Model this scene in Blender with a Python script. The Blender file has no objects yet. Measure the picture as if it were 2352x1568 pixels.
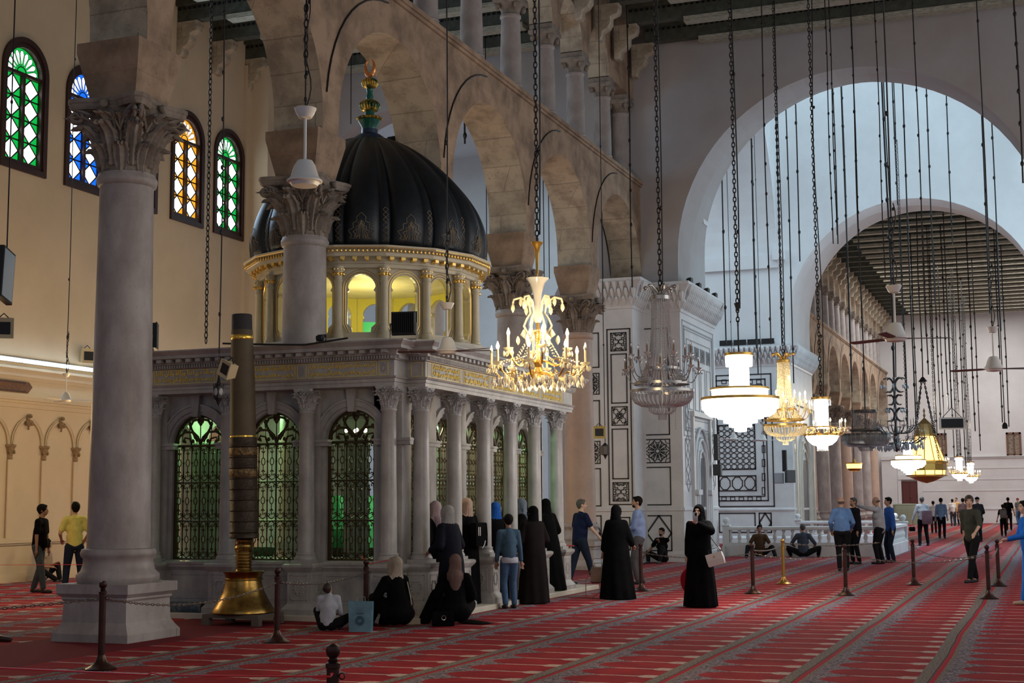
import bpy, bmesh, math, random
from math import sin, cos, pi, radians, atan, atan2, hypot, sqrt
from mathutils import Vector, Matrix, Quaternion
random.seed(7)
S = bpy.context.scene
COL = S.collection
# ---------------------------------------------------------------- camera
FPX = 3267.0
YAW = atan((2410 - 1176) / hypot(FPX, 371)); PIT = atan(371 / FPX); ROL = 0.008; CH = 1.7
_fw = Vector((-sin(YAW) * cos(PIT), cos(YAW) * cos(PIT), sin(PIT)))
_r0 = Vector((cos(YAW), sin(YAW), 0)); _u0 = _r0.cross(_fw)
_rt = _r0 * cos(ROL) - _u0 * sin(ROL); _up = _u0 * cos(ROL) + _r0 * sin(ROL)
cd = bpy.data.cameras.new('camera'); cam = bpy.data.objects.new('camera', cd); COL.objects.link(cam)
cd.sensor_width = 36; cd.lens = FPX / 2352 * 36; cd.clip_end = 300
m = Matrix.Identity(4)
for i, v in enumerate((_rt, _up, -_fw)):
    for j in range(3): m[j][i] = v[j]
m.translation = Vector((0, 0, CH)); cam.matrix_world = m
S.camera = cam
def ray(x, y): return _fw + _rt * ((x - 1176) / FPX) + _up * ((784 - y) / FPX)
def onZ(x, y, z=0):
    r = ray(x, y); p = Vector((0, 0, CH)) + r * ((z - CH) / r.z); return p
def onX(x, y, X): r = ray(x, y); return Vector((0, 0, CH)) + r * (X / r.x)
def onY(x, y, Y): r = ray(x, y); return Vector((0, 0, CH)) + r * (Y / r.y)
# ---------------------------------------------------------------- world, light, exposure
w = bpy.data.worlds.new('world'); S.world = w; w.use_nodes = True
w.node_tree.nodes['Background'].inputs[0].default_value = (0.80, 0.86, 1.0, 1)
w.node_tree.nodes['Background'].inputs[1].default_value = 0.35
S.view_settings.view_transform = 'Standard'; S.view_settings.look = 'None'
S.view_settings.gamma = 1; S.view_settings.use_curve_mapping = False
S.view_settings.exposure = 0.0
try:
    c = S.cycles; c.use_denoising = True; c.max_bounces = 6; c.diffuse_bounces = 3; c.glossy_bounces = 3
    c.transmission_bounces = 4; c.transparent_max_bounces = 8; c.caustics_reflective = False; c.caustics_refractive = False
    c.sample_clamp_indirect = 4; c.sample_clamp_direct = 0
except Exception: pass
def light(name, kind, loc, energy, col=(1, 1, 1), size=1.0, rot=None, size_y=None, spot=None):
    d = bpy.data.lights.new(name, kind); d.energy = energy; d.color = col
    if kind == 'AREA':
        d.size = size
        if size_y: d.shape = 'RECTANGLE'; d.size_y = size_y
    elif kind == 'SUN': d.angle = size
    else: d.shadow_soft_size = size
    if kind == 'SPOT': d.spot_size = spot or 2.0; d.spot_blend = .8
    o = bpy.data.objects.new(name, d); o.location = loc
    if rot: o.rotation_euler = rot
    COL.objects.link(o); return o
# daylight falling through the dome windows and clerestories
light('dome_daylight', 'AREA', (-4.75, 50.7, 25.5), 1300, (0.62, 0.86, 1.0), 9)
light('transept_window_daylight', 'AREA', (4.2, 50.7, 8.5), 1150, (0.66, 0.88, 1.0), 11, rot=(0, radians(90), 0), size_y=12)
light('transept_daylight', 'AREA', (-19, 50.7, 17.5), 1300, (0.64, 0.86, 1.0), 7, size_y=9)
light('far_nave_daylight', 'AREA', (-4.75, 94, 15.0), 2900, (1.0, 0.98, 0.95), 9, size_y=22)
light('far_aisle_daylight', 'AREA', (-17, 88, 15.0), 500, (1.0, 0.95, 0.9), 7, size_y=30)
light('court_daylight', 'AREA', (11.5, 24, 7.5), 900, (1.0, 0.92, 0.82), 7, rot=(0, radians(75), 0), size_y=22)
light('left_window_daylight', 'AREA', (-21.8, 28, 10.8), 430, (0.50, 0.74, 1.0), 3, rot=(0, radians(-90), 0), size_y=12)
light('aisle_lamp_glow', 'AREA', (-17, 20, 14.5), 30, (1.0, 0.93, 0.82), 6, size_y=18)
for _y in (19.5, 25.5, 31.5): light('aisle_lamp', 'POINT', (-17.8, _y, 3.3), 200, (1.0, .68, .32), .35)
for _y in (72, 84, 97): light('far_nave_lamp', 'POINT', (-4.75, _y, 6.5), 420, (1.0, .90, .72), .6)
# ---------------------------------------------------------------- materials
MATS = {}
def mat(name, col, rough=.6, metal=0.0, col2=None, nscale=3.0, ncon=(.35, .65), bump=0.0, bscale=None, emit=0.0, ecol=None,
        trans=0.0, ior=1.45, spec=None, detail=6, blocks=None, stretch=None, spots=None, alpha=None):
    if name in MATS: return MATS[name]
    mt = bpy.data.materials.new(name); mt.use_nodes = True; MATS[name] = mt
    nt = mt.node_tree; N = nt.nodes; L = nt.links; b = N['Principled BSDF']
    b.inputs['Roughness'].default_value = rough; b.inputs['Metallic'].default_value = metal
    b.inputs['Base Color'].default_value = (*col, 1)
    if spec is not None: b.inputs['Specular IOR Level'].default_value = spec
    if trans: b.inputs['Transmission Weight'].default_value = trans; b.inputs['IOR'].default_value = ior
    if alpha is not None: b.inputs['Alpha'].default_value = alpha
    if emit:
        b.inputs['Emission Color'].default_value = (*(ecol or col), 1); b.inputs['Emission Strength'].default_value = emit
    if col2 or bump or blocks or spots:
        tc = N.new('ShaderNodeTexCoord'); src = tc.outputs['Object']
        if stretch:
            mp = N.new('ShaderNodeMapping'); mp.inputs['Scale'].default_value = stretch; L.new(src, mp.inputs[0]); src = mp.outputs[0]
        nz = N.new('ShaderNodeTexNoise'); nz.inputs['Scale'].default_value = nscale; nz.inputs['Detail'].default_value = detail; nz.inputs['Roughness'].default_value = .62
        L.new(src, nz.inputs['Vector'])
        out = None
        if col2:
            rp = N.new('ShaderNodeValToRGB'); rp.color_ramp.elements[0].position = ncon[0]; rp.color_ramp.elements[1].position = ncon[1]
            rp.color_ramp.elements[0].color = (*col2, 1); rp.color_ramp.elements[1].color = (*col, 1)
            L.new(nz.outputs[0], rp.inputs[0]); out = rp.outputs[0]
        if spots:
            n2 = N.new('ShaderNodeTexNoise'); n2.inputs['Scale'].default_value = spots[0]; n2.inputs['Detail'].default_value = 3; L.new(tc.outputs['Object'], n2.inputs['Vector'])
            r2 = N.new('ShaderNodeValToRGB'); r2.color_ramp.elements[0].position = spots[1]; r2.color_ramp.elements[1].position = spots[1] + .06
            L.new(n2.outputs[0], r2.inputs[0])
            mx = N.new('ShaderNodeMix'); mx.data_type = 'RGBA'; L.new(r2.outputs[0], mx.inputs[0])
            mx.inputs[6].default_value = (*spots[2], 1)
            if out: L.new(out, mx.inputs[7])
            else: mx.inputs[7].default_value = (*col, 1)
            out = mx.outputs[2]
        if blocks:
            bw, bh, dark = blocks
            sp = N.new('ShaderNodeSeparateXYZ'); L.new(tc.outputs['Object'], sp.inputs[0])
            ad = N.new('ShaderNodeMath'); ad.operation = 'ADD'; L.new(sp.outputs[0], ad.inputs[0]); L.new(sp.outputs[1], ad.inputs[1])
            cb = N.new('ShaderNodeCombineXYZ'); L.new(ad.outputs[0], cb.inputs[0]); L.new(sp.outputs[2], cb.inputs[1])
            nv = N.new('ShaderNodeTexNoise'); nv.inputs['Scale'].default_value = 1.2; L.new(tc.outputs['Object'], nv.inputs['Vector'])
            va = N.new('ShaderNodeVectorMath'); va.operation = 'MULTIPLY_ADD'; va.inputs[1].default_value = (.05, .05, 0); L.new(nv.outputs[1], va.inputs[0]); L.new(cb.outputs[0], va.inputs[2])
            bk = N.new('ShaderNodeTexBrick'); bk.inputs['Scale'].default_value = 1; bk.inputs['Brick Width'].default_value = bw; bk.inputs['Row Height'].default_value = bh
            bk.inputs['Mortar Size'].default_value = .012; bk.inputs['Mortar Smooth'].default_value = .4
            bk.inputs['Color1'].default_value = (1, 1, 1, 1); bk.inputs['Color2'].default_value = (.86, .86, .86, 1); bk.inputs['Mortar'].default_value = (dark, dark, dark, 1)
            L.new(va.outputs[0], bk.inputs['Vector'])
            mx = N.new('ShaderNodeMix'); mx.data_type = 'RGBA'; mx.blend_type = 'MULTIPLY'; mx.inputs[0].default_value = 1
            if out: L.new(out, mx.inputs[6])
            else: mx.inputs[6].default_value = (*col, 1)
            L.new(bk.outputs[0], mx.inputs[7]); out = mx.outputs[2]
        if out: L.new(out, b.inputs['Base Color'])
        if bump:
            bn = N.new('ShaderNodeTexNoise'); bn.inputs['Scale'].default_value = bscale or nscale * 6; bn.inputs['Detail'].default_value = 5; L.new(src, bn.inputs['Vector'])
            bp = N.new('ShaderNodeBump'); bp.inputs['Strength'].default_value = bump; bp.inputs['Distance'].default_value = .02
            L.new(bn.outputs[0], bp.inputs['Height']); L.new(bp.outputs[0], b.inputs['Normal'])
    return mt
STONE = mat('arcade_stone', (.40, .285, .195), .85, col2=(.21, .145, .10), nscale=1.7, ncon=(.36, .60), bump=.4, bscale=9, blocks=(1.5, .62, .86), spots=(22, .27, (.19, .13, .09)))
SOFFIT = mat('voussoir_stone', (.52, .455, .35), .85, col2=(.30, .25, .19), nscale=2.0, ncon=(.36, .58), bump=.35, bscale=9, spots=(20, .28, (.24, .19, .14)), blocks=(3.1, .52, .62))
COLSTONE = mat('column_marble', (.42, .385, .375), .5, col2=(.27, .235, .225), nscale=2.6, bump=.08, bscale=30, spots=(30, .27, (.26, .21, .2)), stretch=(1, 1, .5))
COLPINK = mat('rose_column_marble', (.50, .36, .28), .5, col2=(.42, .31, .25), nscale=2, spots=(30, .27, (.3, .2, .17)))
CAPST = mat('capital_stone', (.31, .265, .225), .8, col2=(.16, .13, .105), nscale=4, bump=.4, bscale=25)
PLAST = mat('cream_plaster', (.69, .575, .42), .8, col2=(.60, .50, .36), nscale=.5, bump=.15, bscale=12)
WHITE = mat('white_plaster', (.72, .72, .73), .8, col2=(.62, .61, .615), nscale=.35, bump=.1, bscale=10)
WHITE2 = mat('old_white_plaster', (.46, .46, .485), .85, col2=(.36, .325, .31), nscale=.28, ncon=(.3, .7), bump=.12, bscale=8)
MARB = mat('shrine_marble', (.46, .45, .435), .38, col2=(.30, .29, .285), nscale=3.4, bump=.05, bscale=25, stretch=(1, 1, .6))
MARBC = mat('shrine_cream_marble', (.62, .58, .50), .4, col2=(.52, .48, .40), nscale=2)
PIERM = mat('pier_marble', (.70, .71, .72), .4, col2=(.56, .57, .585), nscale=1.2, ncon=(.3, .6), bump=.04, bscale=30)
INLAY = mat('black_inlay_stone', (.02, .022, .028), .4)
GREYIN = mat('grey_inlay_stone', (.28, .29, .31), .5)
BEAM = mat('painted_beam', (.085, .095, .075), .7, col2=(.045, .05, .04), nscale=5, bump=.3)
BEAMW = mat('weathered_beam', (.50, .49, .40), .8, col2=(.25, .25, .20), nscale=7, bump=.5, stretch=(1, 4, 4))
BOARD = mat('ceiling_board', (.34, .33, .27), .8, col2=(.22, .22, .18), nscale=2, bump=.2)
GOLD = mat('gilding', (.83, .56, .17), .3, .85)
GOLDP = mat('gold_paint', (.90, .66, .14), .42, .25)
BRASS = mat('brass', (.46, .29, .08), .30, 1.0, col2=(.17, .095, .03), nscale=5, bump=.1, bscale=15)
BRONZE = mat('dark_bronze', (.085, .06, .035), .4, .8, col2=(.05, .035, .02), nscale=9)
IRON = mat('wrought_iron', (.07, .052, .022), .38, .75)
BLACKM = mat('black_metal', (.012, .012, .013), .5, .3)
CHAIN = mat('chain_metal', (.025, .023, .022), .5, .5)
WOODD = mat('dark_wood', (.05, .018, .014), .5, col2=(.03, .011, .009), nscale=6, stretch=(4, 4, .5))
WHITEP = mat('white_enamel', (.72, .71, .68), .35)
# ---------------------------------------------------------------- mesh building
class MB:
    def __init__(s): s.v = []; s.f = []; s.m = []; s.mi = 0; s.M = None
    def add(s, vs, fs):
        n = len(s.v)
        if s.M is not None: vs = [s.M @ Vector(v) for v in vs]
        s.v += [tuple(v) for v in vs]; s.f += [tuple(i + n for i in f) for f in fs]; s.m += [s.mi] * len(fs)
        return s
    def box(s, x0, x1, y0, y1, z0, z1):
        return s.add([(x0, y0, z0), (x1, y0, z0), (x1, y1, z0), (x0, y1, z0), (x0, y0, z1), (x1, y0, z1), (x1, y1, z1), (x0, y1, z1)],
              [(0, 3, 2, 1), (4, 5, 6, 7), (0, 1, 5, 4), (1, 2, 6, 5), (2, 3, 7, 6), (3, 0, 4, 7)])
    def cbox(s, c, d, rz=0, rx=0, ry=0):
        R = Matrix.Rotation(rz, 3, 'Z') @ Matrix.Rotation(ry, 3, 'Y') @ Matrix.Rotation(rx, 3, 'X'); c = Vector(c); h = [x / 2 for x in d]
        vs = [c + R @ Vector((sx * h[0], sy * h[1], sz * h[2])) for sz in (-1, 1) for sx, sy in ((-1, -1), (1, -1), (1, 1), (-1, 1))]
        return s.add(vs, [(0, 3, 2, 1), (4, 5, 6, 7), (0, 1, 5, 4), (1, 2, 6, 5), (2, 3, 7, 6), (3, 0, 4, 7)])
    def lathe(s, prof, n=24, c=(0, 0, 0), lobes=0, amp=0, a0=0, a1=2 * pi, cap=True, sq=False):
        full = abs(a1 - a0 - 2 * pi) < 1e-6; k = n if full else n + 1; vs = []; cx, cy, cz = c
        for r, z in prof:
            for i in range(k):
                a = a0 + (a1 - a0) * i / n; rr = r * (1 + amp * (abs(sin(a * lobes / 2)) - .6)) if lobes else r
                if sq: rr = r / max(abs(cos(a)), abs(sin(a)))
                vs.append((cx + rr * cos(a), cy + rr * sin(a), cz + z))
        fs = []
        for j in range(len(prof) - 1):
            for i in range(n):
                i2 = (i + 1) % k; fs.append((j * k + i, j * k + i2, (j + 1) * k + i2, (j + 1) * k + i))
        if cap and full:
            if prof[0][0] > 1e-5: fs.append(tuple(range(k))[::-1])
            if prof[-1][0] > 1e-5: fs.append(tuple((len(prof) - 1) * k + i for i in range(k)))
        return s.add(vs, fs)
    def poly_prism(s, poly, prof):
        """poly: CCW list of (x,y) with axis-aligned or any corners, prof: list of (offset outward, z)"""
        n = len(poly); vs = []
        def off(d):
            out = []
            for i in range(n):
                p0, p1, p2 = Vector(poly[i - 1]), Vector(poly[i]), Vector(poly[(i + 1) % n])
                e1 = (p1 - p0).normalized(); e2 = (p2 - p1).normalized()
                n1 = Vector((e1.y, -e1.x)); n2 = Vector((e2.y, -e2.x)); b = (n1 + n2)
                b = b / (1 + n1.dot(n2)) if b.length > 1e-6 else n1
                out.append(p1 + b * d)
            return out
        for d, z in prof: vs += [(p.x, p.y, z) for p in off(d)]
        fs = [tuple(range(n))[::-1]]
        for j in range(len(prof) - 1):
            for i in range(n): fs.append((j * n + i, j * n + (i + 1) % n, (j + 1) * n + (i + 1) % n, (j + 1) * n + i))
        fs.append(tuple((len(prof) - 1) * n + i for i in range(n)))
        return s.add(vs, fs)
    def tube(s, pts, r, n=8, closed=False, cap=True, flat=1.0):
        pts = [Vector(p) for p in pts]; k = len(pts)
        rs = r if isinstance(r, (list, tuple)) else [r] * k
        t = []
        for i in range(k):
            if closed: d = pts[(i + 1) % k] - pts[i - 1]
            else: d = pts[min(i + 1, k - 1)] - pts[max(i - 1, 0)]
            t.append(d.normalized() if d.length > 1e-9 else Vector((0, 0, 1)))
        a = Vector((0, 0, 1)) if abs(t[0].z) < .9 else Vector((1, 0, 0))
        u = (a - t[0] * a.dot(t[0])).normalized(); vs = []
        for i in range(k):
            if i:
                u = u - t[i] * u.dot(t[i]); u = u.normalized() if u.length > 1e-6 else Vector((1, 0, 0))
            w = t[i].cross(u)
            for j in range(n):
                an = 2 * pi * j / n; vs.append(pts[i] + (u * cos(an) * flat + w * sin(an)) * rs[i])
        fs = []
        for i in range(k if closed else k - 1):
            i2 = (i + 1) % k
            for j in range(n): fs.append((i * n + j, i * n + (j + 1) % n, i2 * n + (j + 1) % n, i2 * n + j))
        if cap and not closed: fs.append(tuple(range(n))[::-1]); fs.append(tuple((k - 1) * n + j for j in range(n)))
        return s.add(vs, fs)
    def caps(s, p0, p1, r0, r1, n=12):
        p0 = Vector(p0); p1 = Vector(p1); d = p1 - p0; l = d.length
        if l < 1e-6: return s.sph(p0, r0)
        d = d / l; pts = []; rs = []
        for a in (88, 60, 30): pts.append(p0 - d * r0 * sin(radians(a))); rs.append(r0 * cos(radians(a)))
        pts.append(p0); rs.append(r0); pts.append(p1); rs.append(r1)
        for a in (30, 60, 88): pts.append(p1 + d * r1 * sin(radians(a))); rs.append(r1 * cos(radians(a)))
        return s.tube(pts, rs, n)
    def sph(s, c, r, nu=14, nv=9, R=None):
        if not isinstance(r, (list, tuple)): r = (r, r, r)
        c = Vector(c); vs = []; R = R or Matrix.Identity(3)
        for j in range(nv + 1):
            th = pi * j / nv
            for i in range(nu):
                a = 2 * pi * i / nu; th2 = min(max(th, .02), pi - .02)
                vs.append(c + R @ Vector((r[0] * sin(th2) * cos(a), r[1] * sin(th2) * sin(a), -r[2] * cos(th2))))
        fs = [(j * nu + i, j * nu + (i + 1) % nu, (j + 1) * nu + (i + 1) % nu, (j + 1) * nu + i) for j in range(nv) for i in range(nu)]
        fs.append(tuple(range(nu))[::-1]); fs.append(tuple(nv * nu + i for i in range(nu)))
        return s.add(vs, fs)
    def extr(s, poly, d0, d1, F):
        """poly 2D (u,w) CCW, extruded along third axis d0..d1, F(u,w,d)->xyz"""
        n = len(poly); vs = [F(u, w, d0) for u, w in poly] + [F(u, w, d1) for u, w in poly]
        fs = [tuple(range(n))[::-1], tuple(range(n, 2 * n))] + [(i, (i + 1) % n, n + (i + 1) % n, n + i) for i in range(n)]
        return s.add(vs, fs)
    def build(s, name, mats, parent=None, smooth=True, ang=38, remesh=None, norm=True):
        me = bpy.data.meshes.new(name); me.from_pydata(s.v, [], s.f)
        if not isinstance(mats, (list, tuple)): mats = [mats]
        for q in mats: me.materials.append(q)
        if len(mats) > 1: me.polygons.foreach_set('material_index', s.m)
        if norm:
            bm = bmesh.new(); bm.from_mesh(me); bmesh.ops.recalc_face_normals(bm, faces=bm.faces); bm.to_mesh(me); bm.free()
        if smooth:
            me.polygons.foreach_set('use_smooth', [True] * len(me.polygons))
            if ang: me.set_sharp_from_angle(angle=radians(ang))
        me.update()
        o = bpy.data.objects.new(name, me); COL.objects.link(o)
        if parent: o.parent = parent
        if remesh:
            md = o.modifiers.new('remesh', 'REMESH'); md.mode = 'VOXEL'; md.voxel_size = remesh; md.use_smooth_shade = True
            ms = o.modifiers.new('smooth', 'SMOOTH'); ms.iterations = 4; ms.factor = .5
        return o
def tag(o, label=None, cat=None, group=None, kind=None):
    if label: o['label'] = label
    if cat: o['category'] = cat
    if group: o['group'] = group
    if kind: o['kind'] = kind
    return o
def thing(name, label, cat, loc=(0, 0, 0), rz=0, group=None):
    o = bpy.data.objects.new(name, None); COL.objects.link(o); o.empty_display_size = .1
    o.location = loc; o.rotation_euler = (0, 0, rz)
    return tag(o, label, cat, group)
def struct(name, mb, m, **k):
    return tag(mb.build(name, m, **k), kind='structure')
def copy_tree(o, parent=None, loc=None, rz=None, label=None):
    c = o.copy(); COL.objects.link(c); c.parent = parent
    if loc is not None: c.location = loc
    if rz is not None: c.rotation_euler = (0, 0, rz)
    if label: c['label'] = label
    for ch in [x for x in o.children]: copy_tree(ch, c)
    return c
# panel with arched openings; F(u, w, d): u along, w up, d through the thickness (0 front .. t back)
def arched_panel(mb, F, u0, u1, z0, z1, t, ops, seg=18, mi_soffit=None, d0=0.0):
    """ops: list of (uc, half, sill, spring, kind) sorted. kind 'r' round, 'h' horseshoe, 'q' rectangle"""
    def quad(a, b, c, d): mb.add([a, b, c, d], [(0, 1, 2, 3)])
    def slab(ua, ub, za, zb):
        if ub - ua < 1e-5 or zb - za < 1e-5: return
        for d in (d0, d0 + t): quad(F(ua, za, d), F(ub, za, d), F(ub, zb, d), F(ua, zb, d))
        if za == z0 and zb == z1: quad(F(ua, za, d0), F(ub, za, d0), F(ub, za, d0 + t), F(ua, za, d0 + t))
    cur = u0
    for uc, h, sill, spring, kind in ops:
        if kind == 'h':
            pts = [(uc + h * 1.0 * cos(a), spring + h * sin(a)) for a in [pi + radians(14) - (pi + radians(28)) * i / seg for i in range(seg + 1)]]
        elif kind == 'q': pts = [(uc - h, spring), (uc + h, spring)]
        elif kind == 'p': # pointed
            R = h * 1.25; pts = [(uc + (R - h) - R * cos(a), spring + R * sin(a)) for a in [math.acos((R - h) / R) * i / (seg // 2) for i in range(seg // 2 + 1)]]
            pts += [(2 * uc - x, z) for x, z in pts[:-1][::-1]]
        else: pts = [(uc - h * cos(pi * i / seg), spring + h * sin(pi * i / seg)) for i in range(seg + 1)]
        lo = min(p[0] for p in pts); hi = max(p[0] for p in pts)
        L, Rr = pts[0][0], pts[-1][0]
        path = [(L, sill)] + pts + [(Rr, sill)]
        slab(cur, lo, z0, z1) if lo > cur else None
        # left filler between lo and the jamb, below arc start (horseshoe)
        for d in (d0, d0 + t):
            for (ua, za), (ub, zb) in zip(pts[:-1], pts[1:]):
                if ub >= ua - 1e-9: quad(F(ua, za, d), F(ub, zb, d), F(ub, z1, d), F(ua, z1, d))
                else: quad(F(ua, za, d), F(ub, zb, d), F(ub, z0, d), F(ua, z0, d))
        if kind == 'h':
            pass
        if sill > z0: slab(lo, hi, z0, sill)
        old = mb.mi
        if mi_soffit is not None: mb.mi = mi_soffit
        for (ua, za), (ub, zb) in zip(path[:-1], path[1:]): quad(F(ua, za, d0), F(ub, zb, d0), F(ub, zb, d0 + t), F(ua, za, d0 + t))
        if sill > z0: quad(F(L, sill, d0), F(Rr, sill, d0), F(Rr, sill, d0 + t), F(L, sill, d0 + t))
        mb.mi = old
        cur = hi
    slab(cur, u1, z0, z1)
    quad(F(u0, z1, d0), F(u1, z1, d0), F(u1, z1, d0 + t), F(u0, z1, d0 + t)); quad(F(u0, z0, d0), F(u0, z1, d0), F(u0, z1, d0 + t), F(u0, z0, d0 + t)); quad(F(u1, z0, d0), F(u1, z1, d0), F(u1, z1, d0 + t), F(u1, z0, d0 + t))
    return mb
# ================================================================ SETTING
AX0, AX1 = -11.85, -10.93          # lower arcade wall, back and nave faces
CX = -11.40                        # column axis
NCX = -4.75                        # nave axis
WX = -22.2                         # left wall face
COLY = [1.02, 5.92, 10.82, 15.72, 20.62, 25.52, 30.42, 35.32]
FARY = [68.3 + 4.72 * k for k in range(8)]
ENDY = 108.0
CEIL = 15.75
# ---- carpet
def carpet():
    mt = bpy.data.materials.new('prayer_carpet'); mt.use_nodes = True; nt = mt.node_tree; N = nt.nodes; L = nt.links; b = N['Principled BSDF']
    b.inputs['Roughness'].default_value = .95; b.inputs['Specular IOR Level'].default_value = .15
    g = N.new('ShaderNodeNewGeometry'); sp = N.new('ShaderNodeSeparateXYZ'); L.new(g.outputs['Position'], sp.inputs[0])
    def F(op, a, b_=None, c=None):
        n = N.new('ShaderNodeMath'); n.operation = op
        for i, v in enumerate((a, b_, c)):
            if v is None: continue
            if isinstance(v, (int, float)): n.inputs[i].default_value = v
            else: L.new(v, n.inputs[i])
        return n.outputs[0]
    def step(lo, hi, v):  # smooth step
        n = N.new('ShaderNodeMapRange'); n.interpolation_type = 'SMOOTHSTEP'; n.inputs[1].default_value = lo; n.inputs[2].default_value = hi; L.new(v, n.inputs[0]); return n.outputs[0]
    def mix(f, a, c):
        n = N.new('ShaderNodeMix'); n.data_type = 'RGBA'; L.new(f, n.inputs[0])
        for i, v in ((6, a), (7, c)):
            if isinstance(v, tuple): n.inputs[i].default_value = (*v, 1)
            else: L.new(v, n.inputs[i])
        return n.outputs[2]
    def noise(sc, det=3, dist=0):
        n = N.new('ShaderNodeTexNoise'); n.inputs['Scale'].default_value = sc; n.inputs['Detail'].default_value = det; n.inputs['Distortion'].default_value = dist
        L.new(g.outputs['Position'], n.inputs['Vector']); return n.outputs[0]
    wob = F('MULTIPLY', F('SUBTRACT', noise(.35, 2), .5), .10)
    X = F('ADD', sp.outputs[0], wob); Y = F('ADD', sp.outputs[1], F('MULTIPLY', F('SUBTRACT', noise(5, 2), .5), .06))
    u = F('FRACT', F('DIVIDE', F('ADD', X, 4.78 + 121), 1.21))
    v = F('ABSOLUTE', F('SUBTRACT', F('FRACT', F('DIVIDE', F('ADD', Y, 30 - 15.9), .62)), .5))   # .5 on the white line, 0 mid niche
    fine = noise(60, 2); fl = noise(26, 4, 1.5); big = noise(.8, 2)
    red = mix(step(.3, .7, noise(3, 3)), (.25, .012, .021), (.38, .022, .028))
    red = mix(step(.35, .75, fine), red, (.17, .009, .016))
    flor = mix(step(.42, .56, fl), (.05, .04, .055), (.28, .225, .26))
    beige = mix(step(.45, .55, noise(45, 2)), (.10, .08, .075), (.25, .205, .185))
    # white line, widening to a wedge near the right border
    wd = F('ADD', .448, F('MULTIPLY', step(.72, .80, u), -.13))
    line = step(0, .022, F('SUBTRACT', v, wd))
    line = F('MULTIPLY', line, F('SUBTRACT', 1, F('MULTIPLY', step(.35, .65, fl), .45)))
    c = mix(line, red, (.50, .43, .39))
    jag = F('ADD', F('ADD', .19, F('MULTIPLY', F('POWER', F('MULTIPLY', v, 2), 2.2), .24)), F('MULTIPLY', F('SUBTRACT', fl, .5), .08))
    c = mix(step(0, .025, F('SUBTRACT', jag, u)), c, flor)
    c = mix(step(.885, .895, u), c, beige)
    c = mix(F('SUBTRACT', 1, step(.075, .085, u)), c, beige)
    st = F('LESS_THAN', F('ABSOLUTE', F('SUBTRACT', u, .022)), .020)
    c = mix(st, c, (.36, .012, .03))
    ed = F('LESS_THAN', F('ABSOLUTE', F('SUBTRACT', u, .9935)), .006)
    c = mix(ed, c, (.05, .03, .03))
    # plain maroon runner under the arcade
    pr = F('MULTIPLY', F('GREATER_THAN', sp.outputs[0], -12.25), F('LESS_THAN', sp.outputs[0], -10.42))
    c = mix(pr, c, mix(step(.4, .7, fine), (.17, .018, .028), (.12, .013, .02)))
    L.new(c, b.inputs['Base Color'])
    bp = N.new('ShaderNodeBump'); bp.inputs['Strength'].default_value = .35; bp.inputs['Distance'].default_value = .01; L.new(noise(90, 3), bp.inputs['Height']); L.new(bp.outputs[0], b.inputs['Normal'])
    return mt
mb = MB(); mb.box(WX - .3, 9, -4, ENDY, -.12, 0); struct('floor', mb, carpet(), smooth=False)
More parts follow.
